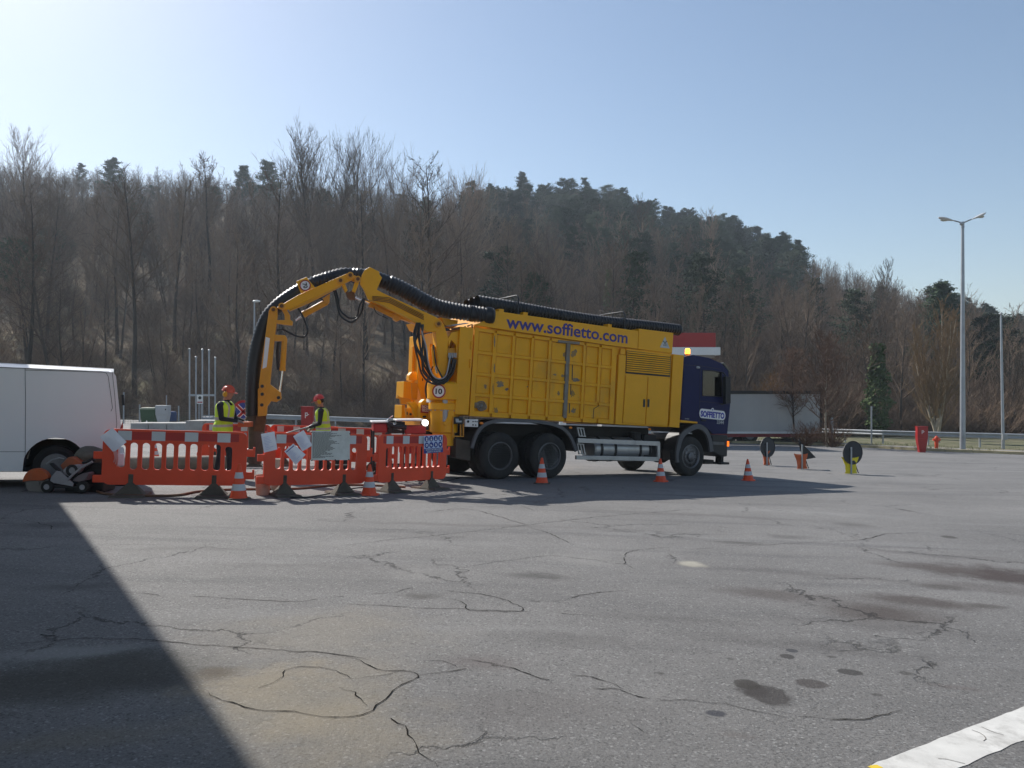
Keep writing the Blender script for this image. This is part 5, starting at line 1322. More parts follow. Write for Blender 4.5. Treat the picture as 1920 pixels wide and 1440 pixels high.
# ------------------------------------------------------------------ temporary road signs seen from behind, weighed down with bags
M_sbk = mat('sign_back_black', (.02, .02, .022), .6, var=.2, dirt=.2)
def zR(l): return [(1340+x/3.31, 640+y/3.31) for x, y in l]
def temp_sign(px, py, kind, bagm, label, baglabel, lean=.25, rz=0.35, bw=.34):
    q = hit(px, py); r = thing('road_sign', label, 'road sign', tuple(q), rz, 'temporary road signs seen from behind')
    p = MB(); p.box(-.022, .022, -.075, -.055, -.0, .8); fr = p.build('post', M_galv, r)
    b = MB(); b.tube([(.0, .02, .75), (.12, .05, .45), (.42, .28, .0)], .014, 7); b.tube([(0, .02, .3), (.2, .1, .27)], .012, 6); b.build('rear_strut', M_blk, r)
    s = MB()
    if kind == 'disc': disc(s, (.10, .03, .63), .35, (.96, .2, 0), (.12, .22, 1), (-.2, .96, 0), .02, 32); s.tube([(.10+.35*math.cos(a)*.96+.04*math.sin(a), .03+.35*math.cos(a)*.2+.07*math.sin(a), .63+.335*math.sin(a)) for a in np.linspace(0, 6.283, 33)], .012, 5)
    else: s.prism([(-.08, .03, .94), (.58, .14, .36), (.12, .07, .30)], (-.01, .02, 0)); s.tube([(-.08, .03, .94), (.58, .14, .36), (.12, .07, .30), (-.04, .03, 1.02)], .012, 5)
    s.build('sign_plate', M_sbk, r, bevel=0)
    bg_ = thing('sandbag', baglabel, 'sandbag', tuple(q), rz, 'bags hung over the sign stands')
    m_ = MB(); rs_ = random.Random(int(px)); n_ = 9; k_ = 7; v = []
    for side in (1, -1):
        for j in range(k_):
            z = .02 + .46*j/(k_-1) + .05*abs(-1+0)*0
            for i in range(n_):
                t = -1+2*i/(n_-1); w = bw*(.78+.30*(j/(k_-1))**1.5-.22*math.sin(j/(k_-1)*3.14))*(.5+.07*rs_.random()); d = .055*(1.2-abs(t)**2)*(1.3-.7*j/(k_-1))
                v.append((t*w+.04-.02*j*.3, .01 + side*-d*.7 + .015*rs_.uniform(-1, 1), z+.03*(abs(t)**3)*(j == k_-1)))
    f = []
    N_ = n_*k_
    for j in range(k_-1):
        for i in range(n_-1):
            a = j*n_+i; f.append((a, a+1, a+n_+1, a+n_)); f.append((N_+a, N_+a+n_, N_+a+n_+1, N_+a+1))
    ring = [i for i in range(n_)] + [j*n_+n_-1 for j in range(1, k_)] + [(k_-1)*n_+i for i in range(n_-2, -1, -1)] + [j*n_ for j in range(k_-2, 0, -1)]
    for a, b2_ in zip(ring, ring[1:]+ring[:1]): f.append((b2_, a, N_+a, N_+b2_))
    m_.add(v, f); bo = m_.build('bag', bagm, bg_, smooth=60)
    return r
M_bago = mat('orange_bag', (.55, .11, .03), .7, var=.2, scale=4, dirt=.35, dirtc=(.3, .1, .06)); M_bagy = mat('yellow_bag', (.75, .6, .01), .55, var=.1, scale=3)
temp_sign(1436, 873, 'disc', M_bago, 'round road sign seen from behind, nearest the truck front', 'orange sandbag on the stand of the round sign nearest the truck', rz=.3, bw=.3)
temp_sign(1502, 880, 'tri', M_bago, 'black backed triangular road sign between the two round ones', 'orange red sandbag on the stand of the triangular sign', rz=.15, bw=.42)
temp_sign(1594, 889, 'disc', M_bagy, 'round road sign seen from behind with the yellow bag, rightmost', 'bright yellow sandbag hung on the rightmost sign stand', rz=.1, bw=.46)

# blue no stopping sign behind the hose
q = at(457, 20.3); r = thing('road_sign', 'round blue no stopping sign with red cross, behind the hose', 'road sign', tuple(q))
c_z = at3(457, 772, 20.3).z-q.z
s = MB(); disc(s, (0, 0, c_z), .30, (1, 0, 0), (0, 0, 1), (0, -1, 0), .02, 36); sp_ = s.build('sign_plate', M_mbl, r)
s = MB(); disc(s, (0, -.021, c_z), .305, (1, 0, 0), (0, 0, 1), (0, -1, 0), .004, 36, r0=.24); s.build('red_border', M_red, r)
for a in (.78, -.78):
    for w, yy, m_, nm in ((.05, -.0215, M_white, 'white_edge'), (.032, -.0245, M_red, 'red_cross')):
        s = MB(Matrix.Translation((0, 0, c_z)) @ Matrix.Rotation(a, 4, 'Y')); s.box(-.24, .24, yy, yy+.002+(a > 0)*.0008, -w, w); s.build(nm, m_, r)
s = MB(); s.tube([(0, .02, 0), (0, .02, c_z+.25)], .03, 10); s.build('post', M_galv, r)

# ------------------------------------------------------------------ white van
M_van = mat('white_van_paint', (.78, .78, .79), .3, var=.03, scale=.8, dirt=.1, dirtc=(.3, .27, .25), coat=.4)
VP = hit(30, 915); VY = 12.15
u = Vector((.89, .455, -.046)).normalized(); n = Vector((-u.y, u.x, 0)).normalized(); w = u.cross(n)
VM = Matrix(((u.x, n.x, w.x, VP.x), (u.y, n.y, w.y, VP.y), (u.z, n.z, w.z, VP.z+.0), (0, 0, 0, 1))); VI = VM.inverted()
def V_(px, py, off=0.):
    nn = VM.col[1].to_3d(); o = VM.col[3].to_3d()+nn*off; r = ray(px, py); return VI @ (CAM + r*(nn.dot(o-CAM)/nn.dot(r)))
van = thing('van', 'white panel van parked at the left edge with its rear to the barriers', 'van', M=VM)
xr_ = V_(229, 800).x; zt_ = V_(100, 684).z; zs = V_(20, 884).z
wx = V_(103, 878).x; wr = .33
print('van rear x', round(xr_, 2), 'roof', round(zt_, 2), 'sill', round(zs, 2), 'wheel', round(wx, 2))
# side outline: rear edge leans, roof nearly level, bonnet at the far left end
ar = [(wx+.44*math.cos(a), .36+.44*math.sin(a)) for a in np.linspace(math.pi, 0, 15)]
fwx = wx-3.0; ar2 = [(fwx+.44*math.cos(a), .36+.44*math.sin(a)) for a in np.linspace(math.pi, 0, 15)]
L0_ = xr_-4.85
out = [(xr_-.02, .36), (xr_, .9), (xr_-.03, 1.1), (xr_-.13, zt_-.13), (xr_-.17, zt_-.07)] + [(L0_+1.75, zt_-.08), (L0_+1.2, zt_-.25), (L0_+.75, 1.25), (L0_+.1, 1.0), (L0_, .7), (L0_+.02, .3)] + [(fwx-.44, .3)] + ar2[1:-1] + [(fwx+.44, zs)] + [(wx-.44, zs)] + ar[1:-1] + [(wx+.44, .36)]
hole = [(L0_+1.05, 1.27), (L0_+1.4, zt_-.32), (L0_+2.0, zt_-.28), (L0_+2.0, 1.25)]
for yy, hh in ((0, True), (1.86, True)):
    V, Fc = shape_with_holes(out, [hole], .04); mb = MB(); mb.add([(a, b+yy, c) for a, b, c in V], Fc); vs = mb.build('side_wall', M_van, van, bevel=.01)
    gm = MB(); gm.prism([(x, yy+.015, z) for x, z in hole], Y*.006); gm.build('side_window', M_glass, vs)
    if yy == 0:
        jt = MB()
        def vj(pts, r=.0045): jt.tube([V_(*p, -.001) for p in pts], r, 4)
        vj([(47, 690), (48, 750), (47, 884)]); vj([(-200, 685), (47, 690), (205, 697)]); vj([(-200, 847), (47, 847)])
        vj([(48, 694), (190, 697), (199, 699), (203, 706), (207, 735), (211, 765), (208, 771)])
        vj([(210, 694), (215, 740), (219, 795), (217, 810)])
        jt.build('body_joint', mat('joint_dark', (.05, .05, .06), .8), vs)
def strip(name, P, m, y0=.041, y1=1.859, th=.04):
    mb = MB(); c_ = Vector((L0_+2.4, 0, 1.0))
    for a_, b_ in zip(P, P[1:]):
        A_, B_ = Vector((a_[0], y0, a_[1])), Vector((b_[0], y0, b_[1]))
        ia = A_ + (c_-Vector((A_.x, 0, A_.z))).normalized()*th; ib = B_ + (c_-Vector((B_.x, 0, B_.z))).normalized()*th; ia.y = ib.y = y0
        mb.loft([A_, B_, ib, ia], [p+Y*(y1-y0) for p in (A_, B_, ib, ia)])
    return mb.build(name, m, van)
strip('rear_door', out[0:5], M_van); strip('roof', [out[4], out[5]], M_van); strip('roof', [out[5], out[6]], M_van); strip('windscreen', [out[6], out[7]], M_glass, th=.01); strip('bonnet', out[7:9], M_van); strip('front_bumper', out[8:11], M_blk)
# crowned roof shell
rf = MB()
for k in range(8):
    a0, a1 = k/8, (k+1)/8; y0, y1 = 1.9*a0, 1.9*a1; z0 = zt_-.075+.085*math.sin(math.pi*a0)**.45; z1_ = zt_-.075+.085*math.sin(math.pi*a1)**.45
    rf.loft([(xr_-.17, y0, z0), (L0_+1.75, y0, z0), (L0_+1.75, y1, z1_), (xr_-.17, y1, z1_)], [(xr_-.17, y0, z0-.02), (L0_+1.75, y0, z0-.02), (L0_+1.75, y1, z1_-.02), (xr_-.17, y1, z1_-.02)])
rf.build('roof_skin', M_van, van)
mb = MB(); mb.prism([V_(222, 812, -.012), V_(230, 790, -.012), V_(231, 800, -.012), V_(228, 822, -.012)], Y*.08); mb.build('tail_light', M_red, van)
mb = MB(); mb.box(xr_-.05, xr_+.06, .05, 1.85, .34, .55); mb.build('rear_bumper', M_van, van, bevel=.02)
mb = MB(); mb.box(xr_-4.6, xr_-.1, .15, 1.75, .24, .32); mb.box(L0_+.1, L0_+1.0, .2, 1.7, .35, .9); mb.build('underbody', M_dark, van)
for x_ in (wx, fwx):
    aw = MB(); P = [(x_+.445*math.cos(a), .36+.445*math.sin(a)) for a in np.linspace(math.pi, 0, 15)]
    for a_, b_ in zip(P, P[1:]): aw.prism([(a_[0], .02, a_[1]), (b_[0], .02, b_[1]), (b_[0], .02, b_[1]+.01), (a_[0], .02, a_[1]+.01)], Y*.5)
    aw.prism([(x_-.44, .5, .3), (x_+.44, .5, .3), (x_+.35, .5, .75), (x_-.35, .5, .75)], Y*.02)
    aw.build('wheel_housing', mat('sooty_grey', (.07, .065, .06), .9), van)
    for yy, s in ((.06, 1), (1.84, -1)):
        t = MB(); t.lathe([(q, yy+s*h_) for q, h_ in ((.2, .02), (.26, 0), (.32, .02), (.335, .05), (.335, .17), (.32, .2), (.2, .2))], 32, 'y', (x_, 0, .335)); wo = t.build('wheel', M_tyre, van, smooth=35)
        t = MB(); t.lathe([(q, yy+s*h_) for q, h_ in ((.205, .015), (.195, .01), (.18, .05), (.13, .04), (.07, .02), (.05, .03), (.03, .015), (.005, .015))], 28, 'y', (x_, 0, .335)); ro = t.build('rim', M_rim2, wo, smooth=30)
        hb2 = MB()
        for k in range(8): a = 2*math.pi*k/8; disc(hb2, (x_+.145*math.cos(a), yy+s*.04, .335+.145*math.sin(a)), .02, (1, 0, 0), (0, 0, 1), (0, -s, 0), .004, 10)
        hb2.build('rim_hole', M_blks, wo)
mb = MB(); mb.tube([V_(230, 740), V_(231, 760)], .02, 6); mb.build('door_hinge', M_blk, van)

# ------------------------------------------------------------------ cut-off saw on its trolley, by the van wheel
def zC(l): return [(20+x/9, 780+y/9) for x, y in l]
SP = hit(110, 923); sw = thing('floor_saw', 'orange and grey petrol cut-off saw on a wheeled trolley beside the van', 'power saw', tuple(SP))
def W_(px, py, off=0.):
    y = SP.y+off; r = ray(px, py); return CAM + r*y - SP
def sp(name, pts, o0, o1, m, bevel=.006, parent=sw):
    mb = MB(); mb.prism([W_(*p, o0) for p in zC(pts)], Vector((0, o1-o0, 0))); return mb.build(name, m, parent, bevel=bevel)
M_saw = mat('saw_orange', (.5, .1, .025), .5, var=.2, dirt=.5, dirtc=(.2, .12, .08)); M_sgr = mat('saw_grey', (.32, .3, .32), .5, var=.15, dirt=.4, dirtc=(.15, .13, .12)); M_disc = mat('diamond_disc', (.22, .2, .19), .5, .5, var=.2, dirt=.3)
c_ = W_(*zC([(450, 1130)])[0]); mb = MB(); disc(mb, c_, .18, (1, 0, 0), (0, 0, 1), (0, 1, 0), .006, 36); disc(mb, c_-Y*.01, .035, (1, 0, 0), (0, 0, 1), (0, 1, 0), .03, 14); mb.build('cutting_disc', M_disc, sw)
ga = [c_+Vector((math.cos(a)*.205, 0, math.sin(a)*.225)) for a in np.linspace(R(175), R(20), 14)]
mb = MB(); mb.prism([p-Y*.04 for p in ga]+[c_+Vector((.1, -.04, .04)), c_+Vector((-.08, -.04, .04))], Y*.1); mb.build('blade_guard', M_saw, sw, bevel=.01)
sp('motor_housing', [(830, 830), (870, 790), (960, 700), (1030, 685), (1100, 730), (1220, 800), (1200, 830), (1100, 850), (1000, 850), (880, 920)], .05, .3, M_saw, .02)
sp('engine_cover', [(860, 920), (930, 860), (1060, 825), (1150, 820), (1190, 850), (1120, 960), (1000, 1040), (900, 990)], -.05, .15, M_sgr, .03)
mb = MB(); e_ = W_(*zC([(1030, 920)])[0], -.06); disc(mb, e_, .09, (1, 0, .3), (-.3, 0, 1), (0, 1, 0), .02, 18, r0=.05); mb.build('starter_cover', M_blk, sw)
sp('side_plate', [(680, 1030), (770, 925), (830, 935), (930, 1020), (1060, 1140), (1045, 1190), (720, 1130), (665, 1095)], -.09, -.07, M_sgr, .004)
mb = MB(); mb.tube([W_(*p, -.1) for p in zC([(960, 1080), (1060, 980), (1200, 870), (1380, 770)])], .018, 8); mb.build('handle_bar', M_sgr, sw, smooth=50)
mb = MB(); mb.tube([W_(*p, .1) for p in zC([(1010, 1080), (1180, 950), (1320, 850), (1400, 730)])], .022, 8); mb.tube([W_(*p, .02) for p in zC([(1210, 790), (1290, 770), (1420, 700)])], .02, 8); mb.build('handle_grip', M_blk, sw, smooth=50)
sp('fuel_tank', [(1030, 1090), (1120, 1010), (1210, 970), (1300, 950), (1320, 975), (1260, 1090), (1130, 1120)], -.05, .12, mat('tank_mauve', (.2, .16, .17), .5, dirt=.3), .03)
sp('belt_arm', [(640, 800), (700, 790), (830, 920), (780, 940), (690, 860)], -.05, .0, M_blk, .01)
mb = MB(); mb.tube([W_(*p, .02) for p in zC([(600, 810), (700, 740), (820, 705), (900, 720)])], .01, 6); mb.build('brake_rod', M_galv, sw, smooth=50)
for (x_, y_), r_ in (((625, 1210), .095), ((1225, 1185), .09)):
    q = W_(*zC([(x_, y_)])[0], -.08); q.z = r_
    mb = MB(); mb.lathe([(r_*.4, -.03), (r_*.9, -.03), (r_, -.015), (r_, .02), (r_*.9, .035), (r_*.4, .035)], 24, 'y', q); wo = mb.build('wheel', M_tyre, sw, smooth=35)
    mb = MB(); disc(mb, q-Y*.02, r_*.45, (1, 0, 0), (0, 0, 1), (0, -1, 0), .015, 14); mb.build('hub', M_sgr, wo)
mb = MB(); mb.box(*sorted((W_(88, 915).x, W_(165, 915).x)), -.05, .15, .07, .1); mb.build('trolley_frame', M_blk, sw)
bgp = at(168, 12.0); sk = thing('sack', 'dull grey green sack slumped behind the saw, against the van', 'sack', (bgp.x, 12.0, bgp.z)); 
# stands on a crate
mb = MB(); mb.ell((.02, .0, .55), .25, .16, .13, 16, 10)
rs_ = random.Random(4); mb.v = [(x+.03*mnoise.noise(Vector((x*6, y*6, z*6))), y, z+.05*mnoise.noise(Vector((x*5, y*5, z*5+9)))) for x, y, z in mb.v]; mb.build('sack_cloth', mat('sackcloth', (.13, .125, .105), .9, var=.3, scale=6, dirt=.3), sk, smooth=60)
cr = thing('tool_crate', 'dark tool crate standing under the sack between van and barrier', 'crate', (bgp.x, 12.0, bgp.z)); mb = MB(); mb.box(-.3, .3, -.15, .2, 0, .45); mb.build('box', M_blk, cr, bevel=.02); mb = MB(); mb.box(-.31, .31, -.16, .21, .36, .4); mb.build('rim_band', M_dark, cr)

# ------------------------------------------------------------------ things on the ground round the dig
def trail(name, pts, r, m, label, cat, lift=None):
    P = []
    for p in pts: q = hit(*p); P.append(Vector((q.x, q.y, q.z + r)))
    mb = MB(); mb.tube(spline(P, 8), r, 8); o = mb.build(name, m, None, smooth=60); return tag(o, label, cat)
M_bh = mat('muddy_hose', (.15, .075, .04), .7, var=.3, dirt=.4)
trail('water_hose', [(195, 925), (180, 919), (192, 912), (240, 911)], .016, M_blk, 'thin black hose looping on the ground by the left barrier end', 'hose')
trail('water_hose', [(178, 915), (185, 925), (215, 930), (260, 932), (330, 931), (370, 924), (430, 920), (500, 919), (560, 918), (600, 914), (640, 911), (700, 912), (760, 915)], .02, M_bh, 'long brown hose running along the ground below the front barriers', 'hose')
trail('cable', [(500, 928), (560, 934), (620, 926), (660, 917), (700, 913)], .009, M_blk, 'thin black cable on the ground under the middle barrier', 'cable')
trail('cable', [(750, 895), (770, 900), (800, 897), (830, 903), (860, 897)], .01, M_blk, 'thin dark cable lying behind the right barrier feet', 'cable')
# concrete pipe lying behind the left barrier
a_, b_ = hit(205, 889), hit(420, 883); mb = MB(); hh = .17
mb.tube([a_+Vector((0, 0, hh)), b_+Vector((0, 0, hh))], hh, 18); o = mb.build('pipe', mat('dirty_grey_pipe', (.2, .17, .14), .8, var=.3, scale=3, dirt=.5), None, smooth=40); tag(o, 'long dirty grey pipe lying behind the leftmost barrier', 'pipe')
# bucket and bag
q = hit(493, 928); bk = thing('bucket', 'muddy plastic bucket standing under the middle barrier, left side', 'bucket', tuple(q)); s_ = 1443/q.y
mb = MB(); mb.lathe([(.1, 0), (.125, .3), (.13, .3), (.135, .32), (.12, .32), (.095, .02)], 20); mb.build('pail', mat('muddy_pink_plastic', (.42, .26, .2), .7, var=.3, dirt=.5), bk, smooth=40)
mb = MB(); mb.tube([(-.13, 0, .3), (-.1, -.06, .38), (0, -.09, .42), (.1, -.06, .38), (.13, 0, .3)], .005, 5); mb.build('handle', M_galv, bk, smooth=50)
q = hit(527, 924); mb = MB(Matrix.Translation(q)); mb.ell((0, 0, .12), .17, .13, .13, 16, 9); rs_ = random.Random(9); mb.v = [(x+.02*mnoise.noise(Vector((x*9, y*9, z*9))), y, max(q.z+.002, z+.03*mnoise.noise(Vector((x*8, y*8, z*8+9))))) for x, y, z in mb.v]
o = mb.build('rubble_bag', mat('pale_rubble_bag', (.28, .26, .23), .85, var=.3, scale=8, dirt=.4), None, smooth=60); tag(o, 'pale rubble bag on the ground beside the muddy bucket', 'bag')
q = hit(512, 888); bk2 = thing('paint_bucket', 'pale bucket standing behind the middle barrier beside the nozzle', 'bucket', tuple(q)); mb = MB(); mb.lathe([(.12, 0), (.15, .3), (.155, .31), (.14, .31), (.11, .02)], 20); mb.build('pail', mat('cream_plastic', (.6, .5, .4), .6, var=.2, dirt=.4), bk2, smooth=40); mb = MB(); mb.tube([(-.15, 0, .29), (-.1, -.1, .2), (0, -.15, .16), (.1, -.1, .2), (.15, 0, .29)], .005, 5); mb.build('handle', M_galv, bk2, smooth=50)
q = hit(640, 884); bx_ = thing('tool_case', 'black tool case standing open behind the notice board', 'tool box', tuple(q)); mb = MB(); mb.box(-.2, .2, -.1, .1, 0, .16); mb.build('case', M_blk, bx_, bevel=.01); mb = MB(); mb.box(-.2, .2, .1, .12, .16, .3); mb.build('lid', M_blk, bx_)

# pump unit (red trailer frame, engine, white lids, lamp) behind the right barrier
q = at(745, 15.75); U0 = thing('pump_trailer', 'red and black motor pump unit with white lid standing behind the right barrier', 'machine', tuple(q), .25)
k_ = 1443/q.y
def UB(name, x0, x1, y0, y1, z0, z1, m, bv=.012):
    mb = MB(); mb.box(x0, x1, y0, y1, z0, z1); return mb.build(name, m, U0, bevel=bv)
zz = lambda py: (at3(745, py, q.y).z - q.z)/1
print('pump heights', [round(zz(p), 2) for p in (785, 792, 808, 850)], 'x', [round((p-745)/k_, 2) for p in (695, 800)])
UB('red_body', -.5, -.22, -.25, .3, zz(808)-.02, zz(793), M_red, .03); UB('red_body', .12, .55, -.3, .3, zz(808)-.05, zz(798), M_red, .02)
UB('white_lid', -.06, .52, -.3, .32, zz(789), zz(785.5), M_white, .02); UB('white_lid', -.54, -.2, -.28, .3, zz(791.5), zz(788.5), M_white, .015)
mb = MB(); rs_ = random.Random(6)
for k in range(16): x_, y_, z_ = rs_.uniform(-.22, .15), rs_.uniform(-.25, .25), rs_.uniform(zz(808), zz(792)); mb.box(x_-.05, x_+.06, y_-.06, y_+.06, z_-.04, z_+.05)
mb.box(-.2, .12, -.2, .2, zz(812), zz(800)); mb.build('engine', M_blk, U0, bevel=.006)
mb = MB(); mb.tube([(-.22, -.28, zz(792)), (-.05, -.3, zz(800)), (.15, -.3, zz(800))], .05, 10); mb.build('exhaust', M_blk, U0, smooth=50); mb = MB(); mb.box(.5, .62, -.2, .2, zz(806), zz(790)); mb.build('battery_box', M_blk, U0, bevel=.006)
mb = MB()
for k in range(7): x_, y_, z_ = rs_.uniform(-.15, .12), -.31, rs_.uniform(zz(804), zz(793)); mb.ell((x_, y_, z_), .025, .02, .025, 8, 6)
mb.build('fittings', M_chr, U0, smooth=50)
mb = MB()
for x_ in (-.5, -.2, .15, .52):
    for y_ in (-.25, .25): mb.box(x_-.02, x_+.02, y_-.02, y_+.02, 0.0, zz(806))
mb.box(-.52, .55, -.27, -.23, .28, .33); mb.box(-.52, .55, .23, .27, .28, .33); mb.build('frame', M_blk, U0)
UB('red_tank', .05, .38, -.2, .2, zz(850)-.0, zz(834), M_red, .02); UB('black_tank', .38, .52, -.2, .2, .32, zz(825), M_blk, .02)
UB('lid_strip', .05, .5, -.21, .2, zz(833), zz(830.5), M_white, .005)
mb = MB(); c_ = Vector(((793-745)/k_, -.34, zz(792))); disc(mb, c_, .062, (1, 0, 0), (0, 0, 1), (0, -1, 0), .03, 20); mb.build('work_lamp', mat('lit_lamp', (1, .97, .9), .3, emit=4), U0)
mb = MB(); disc(mb, c_+Y*.03, .075, (1, 0, 0), (0, 0, 1), (0, -1, 0), .03, 20, r0=.064); mb.tube([c_+Vector((0, .03, -.06)), c_+Vector((0, .1, -.14))], .012, 6); mb.build('lamp_housing', M_chr, U0)
mb = MB(); mb.tube([(-.25, -.2, zz(788)), (-.18, -.25, zz(783)), (-.12, -.25, zz(778))], .012, 6); mb.build('lever', M_chr, U0)
for x_ in (-.4, .45):
    for y_ in (-.33, .33):
        mb = MB(); mb.lathe([(.08, -.035), (.13, -.03), (.14, 0), (.13, .03), (.08, .035)], 20, 'y', (x_, y_, .14)); mb.build('wheel', M_tyre, U0, smooth=35)
q = hit(735, 898); c2_ = copy_tree(C0); c2_['label'] = 'orange cone behind the slots of the right front barrier'; c2_.location = hit(733, 893); c2_.scale = (.7, .7, .7)

# ------------------------------------------------------------------ workers
M_jack = mat('dark_jacket', (.014, .015, .022), .85, var=.3, scale=6); M_trou = mat('dark_trousers', (.022, .022, .027), .9, var=.3, scale=5, dirt=.3)
M_skin = mat('skin', (.42, .21, .14), .55, var=.08); M_glov = mat('grey_gloves', (.2, .19, .17), .8, var=.2, dirt=.3); M_boot = mat('boots', (.03, .024, .018), .8)
M_vest = mat('hi_vis_yellow', (.6, .85, .03), .6, var=.1, scale=4); M_vtape = mat('vest_tape', (.5, .47, .42), .5, var=.08); M_hel = mat('helmet_orange', (.62, .085, .03), .35, coat=.3); M_hel2 = mat('helmet_red', (.6, .03, .022), .3, coat=.4)
M_muff = mat('ear_muff_yellow', (.7, .36, .01), .45); M_hair = mat('hair', (.03, .022, .018), .9)
def capsule(mb, a, b, ra, rb, n=14):
    a, b = Vector(a), Vector(b); d = b-a; L = d.length; d = d/L if L > 1e-6 else Vector((0, 0, 1)); pts, rr_ = [], []
    for k in range(6): t = math.pi/2*(1-k/5); pts.append(a-d*ra*math.sin(t)); rr_.append(max(1e-3, ra*math.cos(t)))
    for k in range(6): t = math.pi/2*k/5; pts.append(b+d*rb*math.sin(t)); rr_.append(max(1e-3, rb*math.cos(t)))
    mb.tube(pts, rr_, n)
def remeshed(name, mb, vox, mats, parent, pick, smooth_it=4):
    o = mb.build(name, mats[0], None); md = o.modifiers.new('r', 'REMESH'); md.mode = 'VOXEL'; md.voxel_size = vox; md.use_smooth_shade = True
    ms = o.modifiers.new('s', 'SMOOTH'); ms.iterations = smooth_it; ms.factor = .5
    dg = bpy.context.evaluated_depsgraph_get(); me = bpy.data.meshes.new_from_object(o.evaluated_get(dg)); bpy.data.objects.remove(o)
    me.name = name; me.materials.clear()
    for m_ in mats: me.materials.append(m_)
    me.polygons.foreach_set('material_index', [pick(p.center) for p in me.polygons]); me.shade_smooth()
    o = bpy.data.objects.new(name, me); col.objects.link(o); o.parent = parent; return o
def person(loc, rz, label, hands, head_pitch, hel, scale=1., feet=((.06, .13), (-.08, -.13)), lean=.04):
    r = thing('person', label, 'person', loc, rz); r.scale = (scale,)*3
    mb = MB(); X = lean
    # trunk
    capsule(mb, (0, .085, .96), (0, -.085, .96), .115, .115); capsule(mb, (0, 0, .95), (X*.6, 0, 1.18), .145, .14); capsule(mb, (X*.5, .05, 1.12), (X, .08, 1.38), .125, .13); capsule(mb, (X*.5, -.05, 1.12), (X, -.08, 1.38), .125, .13)
    capsule(mb, (X, .17, 1.43), (X, -.17, 1.43), .075, .075); capsule(mb, (X, 0, 1.42), (X+.03, 0, 1.56), .075, .058)
    # head
    hc = Vector((X+.06, 0, 1.665)); hp = Matrix.Rotation(head_pitch, 3, 'Y')
    def hd(x, y, z): return hc + hp @ Vector((x, y, z))
    hb_ = MB(); hb_.ell((0, 0, 0), .095, .075, .115, 18, 12); mb.add([hd(*v) for v in hb_.v], hb_.f)
    capsule(mb, hd(.03, 0, -.06), hd(.055, 0, -.085), .052, .036); capsule(mb, hd(.09, 0, .02), hd(.108, 0, -.018), .009, .014); capsule(mb, hd(.085, .02, -.055), hd(.085, -.02, -.055), .011, .011)
    for s in (1, -1): capsule(mb, hd(-.005, s*.078, .01), hd(-.005, s*.082, -.02), .016, .012); capsule(mb, hd(.075, s*.03, .03), hd(.085, s*.028, .035), .013, .011)
    # legs and boots
    for (fx_, fy), s in zip(feet, (1, -1)):
        hip = Vector((0, s*.095, .93)); kn = Vector((fx_*.5+.045, s*.11, .50)); an = Vector((fx_, fy, .09))
        capsule(mb, hip, kn, .098, .066); capsule(mb, kn, an, .064, .048); capsule(mb, an+Vector((-.04, 0, -.035)), an+Vector((.14, 0, -.045)), .052, .042)
    # arms and hands
    for (el, ha), s in zip(hands, (1, -1)):
        sh_ = Vector((X, s*.205, 1.42)); el, ha = Vector(el), Vector(ha); capsule(mb, sh_, el, .064, .048); capsule(mb, el, ha, .047, .034)
        d = (ha-el).normalized(); sd2 = d.cross(Vector((0, 0, 1))).normalized(); u2 = sd2.cross(d)
        pm = ha+d*.06; capsule(mb, ha+d*.02+sd2*.018, pm+sd2*.022, .026, .022); capsule(mb, ha+d*.02-sd2*.018, pm-sd2*.022, .026, .022)
        for k, L in enumerate((.036, .042, .04, .03)):
            b0 = pm+sd2*(-.033+.022*k)+d*.012; m1 = b0+d*L*.85-u2*.01; m2 = m1+d*L*.3-u2*L*.75; capsule(mb, b0, m1, .0105, .010); capsule(mb, m1, m2, .010, .009)
        capsule(mb, ha+d*.03-sd2*s*.03, ha+d*.07-sd2*s*.045-u2*.03, .013, .011)
    hands_p = [Vector(h[1]) for h in hands]; els = [Vector(h[0]) for h in hands]
    def pick(c):
        if c.z > 1.53 and (c-hc).length < .2: return 2
        for h_, e_ in zip(hands_p, els):
            d = (h_-e_).normalized()
            if (c-h_).dot(d) > .0 and (c-h_).length < .2: return 3
        if c.z < .12: return 4
        if c.z < .97 and all((c-(h_+e_)/2).length > .22 for h_, e_ in zip(hands_p, els)): return 1
        return 0
    remeshed('body', mb, .0085, [M_jack, M_trou, M_skin, M_glov, M_boot], r, pick, 3)
    # vest: its own shell over the trunk, open at neck and arms
    v = MB(); e = .022
    capsule(v, (0, .09, .86), (0, .09, 1.0), .12+e, .125+e); capsule(v, (0, -.09, .86), (0, -.09, 1.0), .12+e, .125+e); capsule(v, (0, 0, .9), (X*.6, 0, 1.18), .15+e, .145+e); capsule(v, (X*.5, .05, 1.12), (X, .08, 1.36), .13+e, .132+e); capsule(v, (X*.5, -.05, 1.12), (X, -.08, 1.36), .13+e, .132+e)
    capsule(v, (X, .13, 1.425), (X, .07, 1.46), .07+e, .06+e); capsule(v, (X, -.13, 1.425), (X, -.07, 1.46), .07+e, .06+e)
    def pv_(c):
        z = c.z+.0
        if 1.0 < z < 1.05 or 1.14 < z < 1.19: return 1
        if z > 1.19 and .095 < abs(c.y) < .135: return 1
        return 0
    vo = remeshed('vest', v, .012, [M_vest, M_vtape], r, pv_, 3)
    bm = bmesh.new(); bm.from_mesh(vo.data)
    bmesh.ops.delete(bm, geom=[f for f in bm.faces if f.calc_center_median().z < .80 or f.calc_center_median().z > 1.50 or (f.calc_center_median().z > 1.42 and abs(f.calc_center_median().y) < .05)], context='FACES'); 
